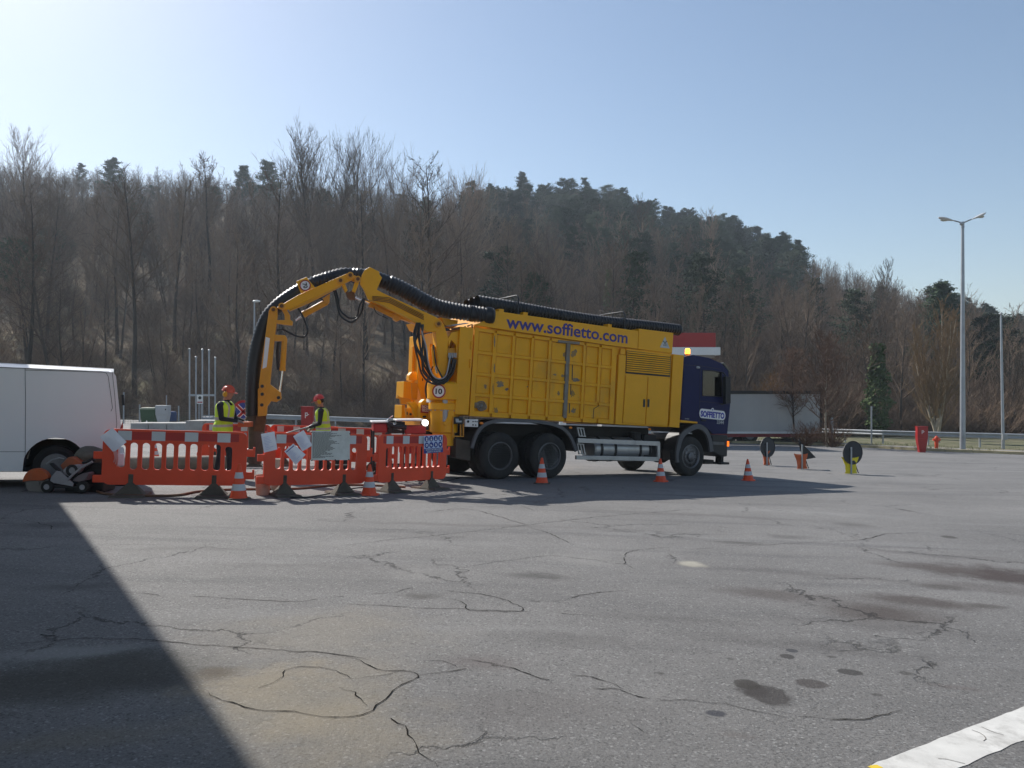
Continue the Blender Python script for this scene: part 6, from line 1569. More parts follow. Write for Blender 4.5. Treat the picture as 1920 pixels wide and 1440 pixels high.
    for vv in bm.verts:
        k_ = max(0, 1.15-vv.co.z); vv.co.x += .012*math.sin(vv.co.y*40+vv.co.z*6)*min(1, k_*3); vv.co.y += .01*math.sin(vv.co.x*45+vv.co.z*5)*min(1, k_*3)
    bm.to_mesh(vo.data); bm.free()
    sm_ = vo.modifiers.new('solid', 'SOLIDIFY'); sm_.thickness = .006
    # helmet, muffs
    h = MB(); hh = MB(); hh.ell((-.005, 0, .03), .125, .105, .115, 26, 10, z0=-.05, z1=1.); h.add([hd(*p) for p in hh.v], hh.f)
    br = [hd(-.005+.135*math.cos(a)+(.06*max(0, math.cos(a))**3), .112*math.sin(a), .028) for a in np.linspace(0, 2*math.pi, 29)[:-1]]; h.prism(br, hp @ Vector((0, 0, .01)))
    for y_ in (-.03, 0, .03): h.tube([hd(-.005+.127*math.cos(a), y_*math.sin(a)**.5 if math.sin(a) > 0 else 0, .03+.119*math.sin(a)) for a in np.linspace(.25, 2.7, 14)], .008, 5)
    ho = h.build('helmet', hel, r, smooth=45)
    m_ = MB()
    for s in (1, -1):
        e_ = MB(); e_.ell((.0, s*.11, -.025), .046, .036, .058, 14, 9); m_.add([hd(*p) for p in e_.v], e_.f)
    mo = m_.build('ear_muff', M_muff, r, smooth=60)
    b_ = MB(); b_.tube([hd(-.0, .118, .01), hd(0, .125, .07)], .007, 6); b_.tube([hd(-.0, -.118, .01), hd(0, -.125, .07)], .007, 6); b_.build('muff_arm', M_blk, mo)
    hr = MB(); q_ = MB(); q_.ell((-.03, 0, -.01), .075, .077, .075, 14, 8); hr.add([hd(*p) for p in q_.v], q_.f); hr.build('hair', M_hair, r, smooth=60)
    return r
gz = lambda x, y: (x, y, g(x, y))
XL, YL = (418-960)/1443*15.1, 15.1
pL = person(gz(XL, YL), R(-8), 'worker in orange helmet and hi-vis vest facing right beside the hose nozzle', [((.10, .27, 1.17), (.36, .20, 1.10)), ((.12, -.28, 1.17), (.38, -.14, 1.12))], R(14), M_hel, 1.0, lean=.05)
XR, YR_ = (607-960)/1443*17.3, 17.3
pR = person(gz(XR, YR_), R(187), 'worker in red helmet and hi-vis vest facing left with a control rod', [((.06, .27, 1.15), (.30, .12, 1.06)), ((.05, -.28, 1.15), (.29, -.06, 1.02))], R(22), M_hel2, .965, lean=.04)
# what they hold
q = Vector((XL+.44, YL-.02, g(XL, YL)+1.08)); rc = thing('remote_control', 'small orange remote control box held by the worker on the left', 'remote control', tuple(q)); mb = MB(); mb.box(-.1, .12, -.13, .13, -.08, .02); mb.build('case', M_saw, rc, bevel=.01); mb = MB()
for y_ in (-.06, .06): mb.tube([(0, y_, .02), (0, y_, .06)], .009, 6)
mb.build('joystick', M_blk, rc)
mb = MB(); hp0 = Vector((XR-.32, YR_-.05, g(XR, YR_)+1.03))
P = spline([hp0+Vector((.12, 0, .1)), hp0, hp0+Vector((-.35, -.5, -.12)), hp0+Vector((-.9, -1.3, -.4)), hp0+Vector((-1.15, -1.8, -.75)), hp0+Vector((-1.1, -2.0, -.86))], 8); mb.tube(P, .017, 8); o = mb.build('lance', M_galv, None, smooth=60); tag(o, 'thin metal lance running from the right worker down into the dig', 'lance')

# ------------------------------------------------------------------ far side of the yard
q = at(1, 29.5); xs_ = at(577, 29.5); cbx = thing('hose_cabinet', 'red fire hose cabinet standing left of the right worker', 'hose cabinet', tuple(xs_), group='red fire hose cabinets'); 
def hose_cab(r, h, w):
    mb = MB(); mb.loft([(-w*.28, -.12, 0), (w*.28, -.12, 0), (w*.28, .12, 0), (-w*.28, .12, 0)], [(-w/2, -.14, h*.55), (w/2, -.14, h*.55), (w/2, .14, h*.55), (-w/2, .14, h*.55)]); mb.box(-w/2, w/2, -.14, .14, h*.55, h); mb.build('cabinet', M_red, r, bevel=.012)
    mb = MB(); mb.box(-w/2+.03, w/2-.03, -.15, -.1405, h*.57, h-.05); dr_ = mb.build('door', M_red, r, bevel=.003)
    mb = MB(); a = -.153; s = h/1.4
    mb.box(-.06*s, -.035*s, a, a+.003, h*.72, h*.86); mb.box(-.035*s, .01*s, a, a+.003, h*.84, h*.86); mb.box(-.035*s, .01*s, a, a+.003, h*.775, h*.795); mb.box(.01*s, .03*s, a, a+.003, h*.775, h*.86); mb.box(.04*s, .08*s, a, a+.003, h*.80, h*.82); mb.build('hose_pictogram', M_white, dr_)
    mb = MB(); mb.box(-w/2-.02, w/2+.02, -.16, .16, h, h+.02); mb.build('top', M_red, r)
hose_cab(cbx, at3(577, 763, 29.5).z-xs_.z, .44)
q = hit(1728, 848); c3 = thing('hose_cabinet', 'red fire hose cabinet on the kerb beside the hydrant', 'hose cabinet', tuple(q), R(-5), group='red fire hose cabinets'); hose_cab(c3, 1443/q.y and (at3(1728, 800, q.y).z-q.z), .5)
q = hit(1756, 845); hy_ = thing('fire_hydrant', 'orange red fire hydrant on the kerb in front of the pale tree', 'hydrant', tuple(q)); hh = at3(1756, 817, q.y).z-q.z; mb = MB(); mb.lathe([(.14, 0), (.14, .05), (.09, .06), (.09, hh*.62), (.12, hh*.64), (.12, hh*.84), (.09, hh*.9), (.05, hh*.97), (.02, hh)], 16); mb.build('barrel', M_bar, hy_, smooth=40); mb = MB(); mb.tube([(-.19, 0, hh*.74), (.19, 0, hh*.74)], .05, 10); mb.build('outlet', M_bar, hy_, smooth=40)
# guardrails
def guardrail(P, label, hgt=.74, step=2.6):
    P = [Vector(p) for p in P]; L = sum((b-a).length for a, b in zip(P, P[1:])); Q = resample(P, step); r = thing('guardrail', label, 'guardrail', tuple(P[0])); o = P[0]
    prof = [(0, 0), (.04, .03), (.04, .09), (.0, .13), (0, .18), (.04, .22), (.04, .28), (0, .31)]
    mb = MB(); PP = Q + [P[-1]]
    for a, b in zip(PP, PP[1:]):
        t = (b-a); nn = Vector((t.y, -t.x, 0)).normalized()
        for (d0, z0), (d1, z1) in zip(prof, prof[1:]):
            mb.add([a-o+nn*d0+Vector((0, 0, hgt-.31+z0)), b-o+nn*d0+Vector((0, 0, hgt-.31+z0)), b-o+nn*d1+Vector((0, 0, hgt-.31+z1)), a-o+nn*d1+Vector((0, 0, hgt-.31+z1))], [(0, 1, 2, 3)])
    mb.nofix = True; b_ = mb.build('beam', M_galv, r); so = b_.modifiers.new('s', 'SOLIDIFY'); so.thickness = .006
    for a in Q:
        t = P[-1]-P[0]; nn = Vector((t.y, -t.x, 0)).normalized(); p = MB(); c_ = a-o-nn*.1; p.box(c_.x-.04, c_.x+.04, c_.y-.04, c_.y+.04, c_.z-.1, c_.z+hgt-.02); p.build('post', M_galv, r)
def gp(px, py, dz=0):
    q = hit(px, py); q.z += dz; return q
ys = 47.5
R1 = [at(480, 50.5, .02), at(700, 50.5, .02), at(1000, 51, .02), at(1180, 52, .02)]
guardrail(R1, 'galvanised guardrail along the far edge of the yard, left of the truck', .85)
R2 = [gp(1520, 828, .05), gp(1640, 834, .05), gp(1760, 839, .05), gp(1850, 842, .05), gp(1990, 847, .05)]
print('rail right', [tuple(round(c, 1) for c in p) for p in R2])
guardrail(R2, 'galvanised guardrail on the verge at the right, behind the lamp post', .85)
# lamp posts
def lamp_post(loc, h, label, double, m=M_galv, r0=.11, arm=1.25):
    r = thing('street_lamp', label, 'street lamp', loc); mb = MB(); n_ = 6
    mb.tube([(0, 0, 0), (0, 0, .05)], r0*1.7, 12); mb.tube([(0, 0, h*k/n_) for k in range(n_+1)], [r0*(1-.5*k/n_) for k in range(n_+1)], 14); mb.build('post', m, r, smooth=40)
    mb = MB(); mb.box(-.03, .03, -r0-.005, -r0+.01, .5, .9); mb.build('service_door', M_galv, r)
    for s, rise in (((-1, .18), (1, .38)) if double else ()):
        mb = MB(); a = Vector((0, 0, h-.06)); e = Vector((s*.45, 0, h+rise*.35)); mb.tube([a, a.lerp(e, .5), e], .035, 8); mb.build('arm', M_galv, r, smooth=40)
        hd_ = MB(); d = Vector((s*.85, 0, rise)).normalized(); q_ = Vector((-d.z, 0, d.x))*(1 if s > 0 else -1); nseg = 9; vs = []
        pts = [e+d*(L) for L in np.linspace(0, .82, nseg)]; w = [.045, .07, .1, .14, .165, .175, .165, .13, .05]
        prof_u = MB()
        for i, (p, w_) in enumerate(zip(pts, w)):
            for k in range(12):
                t = 2*math.pi*k/12; zz_ = math.sin(t)*(.55 if math.sin(t) > 0 else .75)*w_*.7; vs.append(p + Vector((0, math.cos(t)*w_, 0)) + Vector((0, 0, zz_)))
        hd_.add(vs, [(i*12+k, i*12+(k+1) % 12, (i+1)*12+(k+1) % 12, (i+1)*12+k) for i in range(nseg-1) for k in range(12)] + [tuple(range(12))[::-1], tuple(range((nseg-1)*12, nseg*12))])
        ho = hd_.build('lamp_head', mat('lamp_shell', (.55, .56, .56), .4, var=.05), r, smooth=50)
        gl = MB(); c_ = e+d*.52; gl.ell((c_.x, 0, c_.z-.075), .2, .11, .07, 14, 8); gl.build('lamp_glass', mat('lamp_bowl', (.45, .43, .36), .15, coat=.5), r, smooth=60)
    if double:
        mb = MB(); mb.ell((-.08, -.04, h-.1), .1, .09, .1, 12, 8); mb.tube([(0, 0, h-.3), (0, 0, h)], r0*.62, 12); mb.build('sensor', M_galv, r, smooth=50)
    return r
q = hit(1805, 846); h_ = at3(1808, 416, q.y).z-q.z; print('lamp h', round(h_, 2), 'Y', round(q.y, 1)); lamp_post(tuple(q), h_, 'tall grey double headed street lamp on the kerb at the right', True, r0=.14)
q = hit(1881, 845); h_ = at3(1877, 590, q.y).z-q.z; r = thing('mast', 'plain tapered metal mast right of the tall street lamp', 'mast', tuple(q)); mb = MB(); mb.tube([(0, 0, 0), (-.12, 0, h_*.97), (-.12, 0, h_)], [.085, .05, .03], 12); mb.build('pole', M_galv, r, smooth=40); mb = MB(); mb.ell((-.12, 0, h_+.05), .07, .07, .08, 10, 7); mb.build('cap', M_galv, r, smooth=50); mb = MB(); mb.box(-.12, .12, -.17, -.1, .6, .9); mb.build('service_box', M_galv, r)
q = at(477, 47.0); h_ = at3(477, 566, 47.0).z-q.z; r = thing('street_lamp', 'small white lamp on a slim post behind the suction hose', 'street lamp', tuple(q)); mb = MB(); mb.tube([(0, 0, 0), (0, 0, h_)], [.07, .045], 10); mb.build('post', M_galv, r); mb = MB(); mb.ell((.12, 0, h_+.04), .25, .12, .07, 14, 8); mb.build('lamp_head', M_white, r, smooth=60)
q = hit(1634, 835); q.z += .06; h_ = at3(1634, 762, q.y).z-q.z; r = thing('post', 'slim grey post in front of the ivy covered tree', 'post', tuple(q)); mb = MB(); mb.tube([(0, 0, 0), (0, 0, h_)], .05, 8); mb.build('pole', M_galv, r)
q = hit(1560, 832); q.z += .06; h_ = at3(1560, 783, q.y).z-q.z; r = thing('bollard', 'short thick pale post at the near end of the right guardrail', 'post', tuple(q)); mb = MB(); mb.tube([(0, 0, 0), (0, 0, h_)], .07, 10); mb.build('pole', M_galv, r)
# flag poles with cross bar
yf = 47.0; base = at(380, yf); fp = thing('pole_rack', 'row of five thin flag poles joined by a cross bar, left of the hose', 'flagpoles', tuple(base))
for px_, py_ in ((355.5, 656), (367.5, 671), (379.5, 657), (392, 658), (403.5, 672)):
    x_ = (px_-380)/F*yf; h_ = at3(px_, py_, yf).z-base.z; mb = MB(); mb.tube([(x_, 0, 0), (x_, 0, h_)], .05, 8); mb.lathe([(.07, h_), (.07, h_+.07), (.02, h_+.1)], 8, 'z', (x_, 0, 0)); mb.build('pole', M_galv, fp)
zb_ = at3(380, 741, yf).z-base.z; mb = MB(); mb.box((354.5-380)/F*yf, (404.5-380)/F*yf, -.09, -.05, zb_-.06, zb_+.06); mb.build('cross_bar', M_galv, fp)
sgn = thing('info_sign', 'small white sign with black disc on a post before the flag poles', 'sign', (base.x, yf-.4, base.z)); zc = at3(380, 749, yf-.4).z-base.z
mb = MB(); mb.box(-.18, .18, -.02, 0, zc-.26, zc+.26); o_ = mb.build('plate', M_white, sgn); mb = MB(); disc(mb, (0, -.021, zc+.1), .1, (1, 0, 0), (0, 0, 1), (0, -1, 0), .004, 20); mb.build('disc', M_blks, sgn); mb = MB(); mb.box(-.15, .15, -.025, -.021, zc-.2, zc-.13); mb.build('red_bar', M_red, sgn); mb = MB(); mb.tube([(-.07, .03, 0), (-.07, .03, zc)], .035, 8); mb.tube([(.07, .03, 0), (.07, .03, zc)], .035, 8); mb.build('post', M_galv, sgn)
# bin, cabinet, blocks
yb = 44.0; q = at(281, yb); s_ = F/yb; hb2_ = at3(281, 764, yb).z-q.z; wb = thing('wheeled_bin', 'green wheeled refuse container beside the pale cabinet', 'bin', tuple(q)); mb = MB(); mb.loft([(-.32, -.3, .12), (.36, -.3, .12), (.36, .3, .12), (-.32, .3, .12)], [(-.4, -.38, hb2_-.12), (.44, -.38, hb2_-.12), (.44, .38, hb2_-.12), (-.4, .38, hb2_-.12)])
M_gbin = mat('bin_green', (.025, .075, .03), .5, var=.15); mb.build('tub', M_gbin, wb, bevel=.02); mb = MB(); mb.loft([(-.44, -.42, hb2_-.12), (.48, -.42, hb2_-.12), (.48, .42, hb2_-.12), (-.44, .42, hb2_-.12)], [(-.36, -.3, hb2_), (.42, -.3, hb2_), (.42, .3, hb2_), (-.36, .3, hb2_)]); mb.build('lid', M_gbin, wb, bevel=.02)
for x_ in (-.25, .3):
    mb = MB(); mb.lathe([(.04, -.03), (.1, -.02), (.1, .02), (.04, .03)], 12, 'y', (x_, -.25, .1)); mb.build('wheel', M_blk, wb)
yb = 42.5; q = at(306, yb); hc_ = at3(306, 760, yb).z-q.z; zs_ = at3(306, 778, yb).z-q.z; uc = thing('utility_cabinet', 'pale grey meter cabinet on a tapered pedestal with an aerial', 'cabinet', tuple(q))
mb = MB(); mb.loft([(-.16, -.15, 0), (.2, -.15, 0), (.2, .15, 0), (-.16, .15, 0)], [(-.33, -.2, zs_), (.33, -.2, zs_), (.33, .2, zs_), (-.33, .2, zs_)]); mb.build('pedestal', mat('pale_grey_plastic', (.42, .43, .44), .5, var=.06), uc, bevel=.01); mb = MB(); mb.box(-.34, .34, -.21, .21, zs_+.003, hc_); mb.build('box', MATS['pale_grey_plastic'], uc, bevel=.015)
mb = MB(); mb.box(-.3, .3, -.222, -.2105, zs_+.05, hc_-.05); dd_ = mb.build('door', MATS['pale_grey_plastic'], uc); mb = MB(); mb.box(.2, .26, -.23, -.2225, (zs_+hc_)/2, (zs_+hc_)/2+.08); mb.build('handle', M_blks, dd_); mb = MB(); mb.tube([(.18, 0, hc_), (.18, 0, hc_+.56)], .025, 6); mb.build('aerial', M_galv, uc)
q = at(275, 40.5); r = thing('marker_post', 'small black and white striped marker in front of the green bin', 'marker', tuple(q)); mb = MB(); mb.lathe([(.13, 0), (.02, .5)], 14); mb.build('cone', M_white, r, smooth=40); 
for z0 in (.1, .3): mb = MB(); rr2 = lambda z: .13-.22*z+.004; mb.lathe([(rr2(z0), z0), (rr2(z0+.08), z0+.08)], 14); mb.build('dark_band', M_blks, r, smooth=40)
M_conc = mat('pale_concrete', (.36, .35, .33), .85, var=.15, scale=2, dirt=.3)
for (a_, b_, z_, w_, lb) in ((243, 346, 795.5, 1.4, 'low flat concrete slab on the ground, left of the concrete block'), (346, 452, 801, 1.5, 'higher concrete block slab behind the worker on the left')):
    y_ = 36.0 if a_ < 300 else 33.0; p, q = at(a_, y_), at(b_, y_); zt2 = at3(a_, 793.5 if a_ < 300 else 789, y_).z; ob = thing('concrete_slab', lb, 'concrete slab', ((p.x+q.x)/2, y_, min(p.z, q.z))); hw = (q.x-p.x)/2; n_ = 3
    for k in range(n_):
        x0 = -hw+2*hw*k/n_; mb = MB(); mb.loft([(x0+.01, 0, -.05), (x0+2*hw/n_-.01, 0, -.05), (x0+2*hw/n_-.01, w_, -.05), (x0+.01, w_, -.05)], [(x0+.03, .05, zt2-min(p.z, q.z)), (x0+2*hw/n_-.03, .05, zt2-min(p.z, q.z)), (x0+2*hw/n_-.03, w_, zt2-min(p.z, q.z)), (x0+.03, w_, zt2-min(p.z, q.z))]); mb.build('block', M_conc, ob, bevel=.01)
# blue drums and crates near the bin
q = at(322, 46.0); r = thing('water_drum', 'blue plastic drum beside the pale cabinet', 'drum', tuple(q)); mb = MB(); mb.lathe([(.26, 0), (.28, .05), (.28, .85), (.22, .92), (.1, .93)], 18); mb.build('drum', mat('blue_drum', (.02, .05, .14), .5), r, smooth=40); mb = MB(); mb.lathe([(.285, .3), (.29, .32), (.285, .34)], 18); mb.build('hoop', M_blk, r)
q = at(384, 44.0); r = thing('stacked_tank', 'pale caged tank behind the concrete block by the flag poles', 'tank', tuple(q)); hh = at3(384, 779, 44.0).z-q.z; mb = MB(); mb.box(-.15, .5, 0, .6, 0, hh*.9); mb.build('tank', mat('milky_plastic', (.3, .33, .38), .4), r, bevel=.03); mb = MB()
for x_ in (-.16, .06, .28, .51): mb.box(x_-.015, x_+.015, -.03, -.005, 0, hh)
for z_ in (hh*.33, hh*.66, hh): mb.box(-.18, .53, -.036, -.031, z_-.02, z_+.02)
mb.build('cage', M_galv, r)
# wire fence at the foot of the wood, far left
fn = thing('wire_fence', 'thin wire fence with posts at the foot of the wood, far left', 'fence', tuple(at(232, 49.0))); o = fn.location
for px_ in (232, 262, 335, 420, 452):
    q = at(px_, 49.0)-o; mb = MB(); mb.box(q.x-.035, q.x+.035, -.03, .03, q.z-.1, q.z+2.0 if px_ == 232 else q.z+1.25); mb.build('post', M_galv, fn)
mb = MB()
for h_ in np.linspace(.15, 1.2, 8):
    for a_, b_ in ((100, 232), (232, 452)): mb.tube([at(a_, 49.0)-o+Vector((0, 0, h_)), at(b_, 49.0)-o+Vector((0, 0, h_))], .008, 3)
for px_ in np.arange(100, 452, 5): p = at(px_, 49.0)-o; mb.tube([p, p+Vector((0, 0, 1.2))], .006, 3)
mb.build('mesh', M_dark, fn)

# parked trailer behind the cab
yt_ = 47.0; q = at(1372, yt_); zT = at3(1372, 728, yt_).z; zB_ = at3(1372, 806, yt_).z; x1_ = (1540-960)/F*yt_; x0_ = x1_-13.4; zg = g(x1_-5, yt_)
tr = thing('semi_trailer', 'grey curtain sided semi trailer with red chassis parked behind the cab', 'trailer', (x1_, yt_, zg)); H1, H0 = zT-zg-.15, zB_-zg-.1
M_curt = mat('grey_tarpaulin', (.4, .4, .39), .6, var=.08, scale=.6, dirt=.25, dirtc=(.2, .2, .19))
mb = MB(); n_ = 26
for k in range(n_): a, b_ = -13.3+13.2*k/n_, -13.3+13.2*(k+1)/n_; y0, y1 = (.0, .025) if k % 2 else (.025, .0); mb.loft([(a, y0, H0), (b_, y1, H0), (b_, y1, H1-.2), (a, y0, H1-.2)], [(a, .1, H0), (b_, .1, H0), (b_, .1, H1-.2), (a, .1, H1-.2)])
mb.build('curtain', M_curt, tr)
mb = MB(); mb.box(-13.4, 0, .1, 2.5, H0, H1-.05); mb.build('box', M_curt, tr); mb = MB(); mb.box(-13.42, .02, -.03, 2.55, H1-.2, H1); mb.build('roof_rail', M_dark, tr); mb = MB(); mb.box(-13.42, .02, -.02, 2.5, H0-.13, H0-.005); mb.build('side_rail', M_white, tr)
mb = MB(); mb.box(-13.3, -.1, .02, 2.4, H0-.34, H0-.135); mb.box(-.3, 0, .05, 2.4, H0-.5, H0-.14); mb.build('chassis', mat('trailer_red', (.2, .015, .018), .6, dirt=.3), tr, bevel=.01)
mb = MB(); mb.box(-.05, .03, -.0, .1, H0, H1-.2); mb.build('corner_post', M_dark, tr)
for k, x_ in enumerate((-4.3, -5.6, -6.9)):
    for yy, s in ((.1, 1), (2.4, -1)): mb = MB(); mb.lathe([(q_, yy+s*h_) for q_, h_ in ((.28, .04), (.3, 0), (.46, .0), (.5, .04), (.5, .3), (.28, .32))], 26, 'y', (x_, 0, .5)); wo = mb.build('wheel', M_tyre, tr, smooth=35); mb = MB(); mb.lathe([(q_, yy+s*h_) for q_, h_ in ((.285, .03), (.27, .02), (.2, .06), (.1, .02), (.01, .02))], 20, 'y', (x_, 0, .5)); mb.build('rim', M_rim2, wo, smooth=30)
mb = MB(); mb.box(-9.8, -9.6, .5, 2., 0.05, H0-.4); mb.box(-3.0, -1.2, .2, .5, H0-.9, H0-.45); mb.build('landing_leg', M_dark, tr)

# red and white canopy of the filling station, mostly behind the truck
yc = 43.0; px0, px1 = 1020, 1342; x0_, x1_ = (px0-960)/F*yc, (px1-960)/F*yc; zt_c, zm, zb_c = at3(1300, 624, yc).z, at3(1300, 651, yc).z, at3(1300, 666, yc).z; zg = g((x0_+x1_)/2, yc)
cn = thing('canopy', 'red and white filling station canopy rising behind the truck cab', 'canopy', (x1_, yc, zg)); Wc = x1_-x0_
mb = MB(); mb.box(-Wc, 0, 0, 5.0, zm-zg+.003, zt_c-zg); mb.build('red_fascia', M_red, cn, bevel=.02); mb = MB(); mb.box(-Wc, .25, -.06, 5.1, zb_c-zg, zm-zg); mb.build('white_fascia', M_white, cn, bevel=.02); mb = MB(); mb.box(-Wc+.1, -.0, .2, 4.8, zb_c-zg-.12, zb_c-zg-.003); mb.build('soffit', mat('soffit_grey', (.3, .28, .26), .7), cn)
for x_ in (-Wc+1.2, -2.6): mb = MB(); mb.box(x_-.2, x_+.2, 2.2, 2.6, -.1, zb_c-zg-.12); mb.build('column', M_white, cn)
# roofed shelter whose edge throws the big shadow in the foreground: stands to the left, outside the picture
A_ = Vector((-6.1, 10.35)); B_ = Vector((-1.08, 3.05)); hC = 6.0; L = hC/math.tan(R(SUN_EL)); sh_ = Vector((-math.sin(R(SUN_AZ)), math.cos(R(SUN_AZ))))*L
# shadow points taken with the exact ground heights
def caster(px, py):
    q = hit(px, py); k = (hC-q.z)/math.tan(R(SUN_EL)); return Vector((q.x-math.sin(R(SUN_AZ))*k, q.y+math.cos(R(SUN_AZ))*k))
A_, B_ = caster(105, 946), caster(446, 1442); e_ = (B_-A_).normalized(); A_ = A_-e_*1.5; pl = Vector((e_.y, -e_.x))
if pl.x > 0: pl = -pl
print('canopy corner', tuple(round(c, 2) for c in A_), 'px', 960+A_.x/A_.y*F, 'near', 960+B_.x/B_.y*F, 'top y', 735-(hC+.5-1.6)/B_.y*F)
P4 = [A_, A_+e_*24, A_+e_*24+pl*14, A_+pl*14]
rfz = thing('shelter', 'flat roofed canopy standing to the left of the yard beyond the picture edge', 'canopy', (A_.x, A_.y, 0)); mb = MB(); mb.prism([(p.x-A_.x, p.y-A_.y, hC) for p in P4], (0, 0, .5)); mb.build('roof', M_white, rfz)
for p in (A_+e_*4+pl*6, A_+e_*20+pl*6, A_+e_*4+pl*12, A_+e_*20+pl*12): mb = MB(); mb.box(p.x-A_.x-.2, p.x-A_.x+.2, p.y-A_.y-.2, p.y-A_.y+.2, g(p.x, p.y)-.2, hC-.003); mb.build('column', M_white, rfz)

# ------------------------------------------------------------------ planted trees on the verge
def special(seed, q, h, kw, label, cat='tree', mb_=M_bark, mt_=M_twig, name='bare_tree', group=None, rz=0):
    T, Cn = bare_tree(seed, h=h, **kw); r = thing(name, label, cat, tuple(q), rz, group); r.scale = (h/max(p.z for p in Cn[0]),)*3

    for nm, d, m_ in (('trunk', T, mb_), ('crown', Cn, mt_)):
        o = bpy.data.objects.new(nm, mesh_of(nm, *d, m_, nm == 'trunk')); col.objects.link(o); o.parent = r
    return r
M_bud = mat('budding_twigs', (.24, .14, .06), .95, var=.3, scale=.6, spec=.1); M_brtw = mat('russet_twigs', (.15, .095, .068), .95, var=.3, scale=.6, spec=.1)
def vq(px, py, dz=.06): q = hit(px, py); q.z += dz; return q
for sd_, px_, py_, top, kw, mt_, lb in ((101, 1442, 829, 690, dict(first=.42, nprim=44, up=.7, spread=.33, sec=8, tr=.011), M_bud, 'small young tree with ochre buds in front of the trailer, nearest the cab'),
        (102, 1489, 832, 640, dict(first=.3, nprim=44, up=.8, spread=.36, sec=9, tr=.012), M_brtw, 'middle verge tree with russet twigs in front of the trailer'),
        (103, 1552, 838, 610, dict(first=.25, nprim=44, up=.8, spread=.4, sec=9, tr=.013, lean=.08), M_brtw, 'verge tree with grey trunk at the right end of the trailer')):
    q = vq(px_, py_); h_ = at3(px_, top, q.y).z-q.z; special(sd_, q, h_, kw, lb, mb_=M_pbark if sd_ == 103 else M_bark, mt_=mt_, rz=sd_)
q = vq(1757, 832); h_ = at3(1757, 545, q.y).z-q.z; print('birch', round(q.y, 1), round(h_, 1)); special(110, q, h_, dict(first=.10, nprim=72, up=1.9, spread=.34, forks=4, sec=9, tr=.011, fan=1, r0=.16), 'pale barked many stemmed tree standing behind the fire hydrant', mb_=M_pbark, mt_=M_ptwig, name='birch_tree')
b_ = [vq(1530, 834), vq(1480, 831), vq(1560, 838), vq(1510, 836)]
M_hedge = mat('russet_hedge', (.12, .07, .045), .95, var=.3, spec=.1)
for k, q in enumerate(b_):
    V, Fc = shrub(60+k, h=1.3, n=90, tr=.008); o = bpy.data.objects.new('hedge_shrub', mesh_of('hedge_shrub', V, Fc, M_hedge)); col.objects.link(o); o.location = q; tag(o, ('low russet shrub below the middle verge tree', 'low russet shrub nearest the cab, below the first verge tree', 'low russet shrub at the bollard end of the verge bed', 'low russet shrub between the last two verge trees')[k], 'shrub', 'low russet shrubs under the verge trees')
# ivy clad tree
def ivy_tree(seed, q, h, r_, label, n=2600, z0=.1):
    rs_ = random.Random(seed); T, Cn = bare_tree(seed, h=h, first=.5, nprim=12, up=.6, spread=.3, tr=.02); r = thing('ivy_tree', label, 'tree', tuple(q))
    for nm, d, m_ in (('trunk', T, M_bark), ('crown', Cn, M_twig)): o = bpy.data.objects.new(nm, mesh_of(nm, *d, m_)); col.objects.link(o); o.parent = r
    V, Fc = [], []
    for _ in range(n):
        t = rs_.random(); z = h*(z0+(.82-z0)*t); rad = r_*(.5+.5*math.sin(min(1, t*1.3)*math.pi)**.7)*(.7+.5*mnoise.noise(Vector((seed, z*1.3, 2)))) ; a = rs_.uniform(0, 6.28); rad *= rs_.uniform(.5, 1.1)*(1+.35*mnoise.noise(Vector((math.cos(a), math.sin(a), z))))
        c_ = Vector((math.cos(a)*rad, math.sin(a)*rad, z)); u_ = Vector((rs_.uniform(-1, 1), rs_.uniform(-1, 1), rs_.uniform(-1, 1))).normalized(); w_ = u_.orthogonal().normalized(); s = rs_.uniform(.08, .17); k = len(V); V.extend([c_-u_*s, c_-w_*s*.8, c_+u_*s, c_+w_*s*.8]); Fc.append((k, k+1, k+2, k+3))
    o = bpy.data.objects.new('ivy', mesh_of('ivy', V, Fc, M_ivy)); col.objects.link(o); o.parent = r
q = at(1645, 60.0); ivy_tree(31, q, 9.0, 1.35, 'tree trunk thickly clad in green ivy behind the right guardrail', 3400, .04)
q = Vector(((1142-960)/F*92, 92, H((1142-960)/F*92, 92))); ivy_tree(32, q, 13, .9, 'slender ivy clad tree on the slope above the truck', 1300, .35)
q = Vector(((935-960)/F*88, 88, H((935-960)/F*88, 88))); T, Cn = pine(90, h=13, w=.28, base=.12, dens=1.2); r = thing('evergreen_tree', 'broad dark conifer low on the slope directly behind the roof hoses', 'evergreen', tuple(q))
for nm, d, m_ in (('trunk', T, M_bark), ('crown', Cn, M_pine)): o = bpy.data.objects.new(nm, mesh_of(nm, *d, m_)); col.objects.link(o); o.parent = r
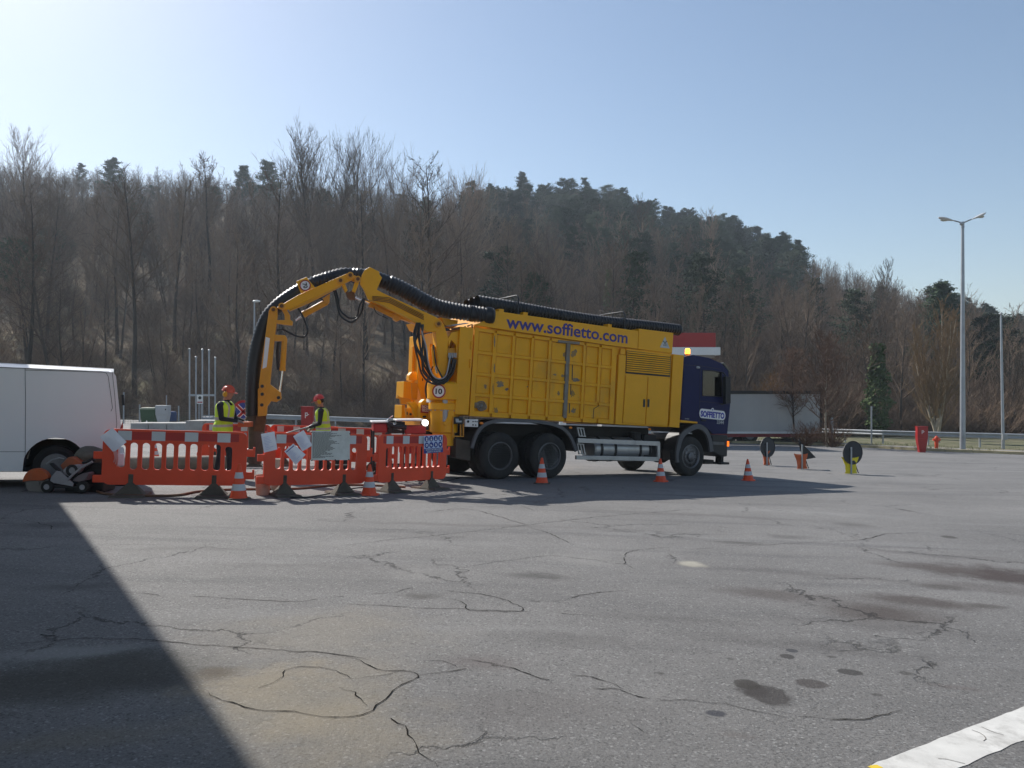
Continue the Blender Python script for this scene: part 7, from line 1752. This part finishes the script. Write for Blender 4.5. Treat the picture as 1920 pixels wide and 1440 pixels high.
# tall trees that break the skyline
for sd_, px_, top, yy, kw, lb in ((201, 592, 215, 112, dict(first=.32, nprim=44, up=1.9, spread=.5, sec=10, forks=2, tr=.019, fan=1), 'tallest dark twigged poplar breaking the skyline, left of the pair'),
        (204, 572, 250, 120, dict(first=.3, nprim=26, up=1.9, spread=.46, sec=9, tr=.019, fan=1), 'slightly lower poplar touching the left side of the tallest one'),
        (202, 668, 238, 116, dict(first=.38, nprim=24, up=1.6, spread=.55, sec=9, tr=.017, fan=1), 'slender pale poplar in the middle of the skyline group'),
        (203, 722, 232, 112, dict(first=.36, nprim=34, up=1.3, spread=.66, sec=10, forks=1, tr=.017, fan=1), 'wide spreading poplar on the skyline right of the slender one'),
        (205, 850, 292, 118, dict(first=.34, nprim=44, up=1.2, spread=.62, sec=10, forks=1, tr=.018, fan=1), 'rounded bare poplar on the skyline above the boom elbow, standing alone'),
        (206, 52, 232, 120, dict(first=.34, nprim=36, up=1.4, spread=.5, sec=9, tr=.018, fan=1), 'tall bare tree on the skyline near the left edge'),
        (207, 392, 292, 108, dict(first=.55, nprim=34, up=.6, spread=.2, sec=8, tr=.024), 'dark flat crowned bare tree on the skyline, left part'),
        (208, 1215, 362, 150, dict(first=.35, nprim=26, up=1.6, spread=.34, tr=.02, fan=1), 'single bare tree sticking up between pines on the ridge'),
        (209, 1320, 385, 150, dict(first=.35, nprim=28, up=1.4, spread=.42, tr=.02, fan=1), 'fan shaped bare tree standing up on the descending ridge'),
        (210, 1655, 482, 120, dict(first=.3, nprim=30, up=1.8, spread=.36, sec=8, tr=.018, fan=1), 'bare tree standing up on the right hand ridge'),
        (211, 1890, 568, 90, dict(first=.4, nprim=24, up=1.5, spread=.34, tr=.015, fan=1), 'bare tree on the ridge near the right edge, behind the mast')):
    x_ = (px_-960)/F*yy; z_ = H(x_, yy); h_ = at3(px_, top, yy).z-z_; special(sd_, (x_, yy, z_), h_, kw, lb, rz=sd_, name='tall_bare_tree')
for sd_, px_, top, yy, w, lb in ((301, 213, 290, 190, .22, 'single dark conifer standing above the skyline at the left'), (302, 500, 302, 185, .25, 'dark pine on the left skyline, right one of two'), (303, 456, 308, 190, .25, 'dark pine on the left skyline, left one of two'), (304, 1352, 412, 170, .3, 'pointed pine standing out on the right hand ridge'), (305, 1764, 524, 88, .2, 'ragged dark pine above the pale birch, left of the lamp post'), (306, 1440, 444, 170, .28, 'pine crown at the right end of the pine group'), (307, 1475, 455, 168, .25, 'last pine at the right end of the ridge pines'), (308, 1112, 350, 190, .3, 'flat topped pine at the top of the ridge'), (309, 1790, 545, 90, .2, 'second ragged pine just left of the lamp post'), (310, 887, 338, 185, .22, 'dark pine beside the rounded poplar on the skyline')):
    x_ = (px_-960)/F*yy; z_ = H(x_, yy); h_ = at3(px_, top, yy).z-z_; h_ = min(max(h_, 8), 26); T, Cn = pine(sd_, h=h_, w=w, dens=1.5, base=.3, leaf=.34); r = thing('evergreen_tree', lb, 'evergreen', (x_, yy, z_))
    for nm, d, m_ in (('trunk', T, M_bark), ('crown', Cn, M_pine)): o = bpy.data.objects.new(nm, mesh_of(nm, *d, m_)); col.objects.link(o); o.parent = r
# ------------------------------------------------------------------ the air: thin spring haze
hb = MB().box(-950, 950, -220, 850, -60, 95)
hm = bpy.data.materials.new('haze'); hm.use_nodes = True
for n_ in list(hm.node_tree.nodes):
    if n_.type == 'BSDF_PRINCIPLED': hm.node_tree.nodes.remove(n_)
pv = hm.node_tree.nodes.new('ShaderNodeVolumePrincipled'); pv.inputs['Color'].default_value = (.78, .89, 1, 1); pv.inputs['Density'].default_value = .0005; pv.inputs['Anisotropy'].default_value = .25
hm.node_tree.links.new(pv.outputs[0], hm.node_tree.nodes['Material Output'].inputs['Volume'])
hz_ = hb.build('haze', hm); tag(hz_, kind='stuff')
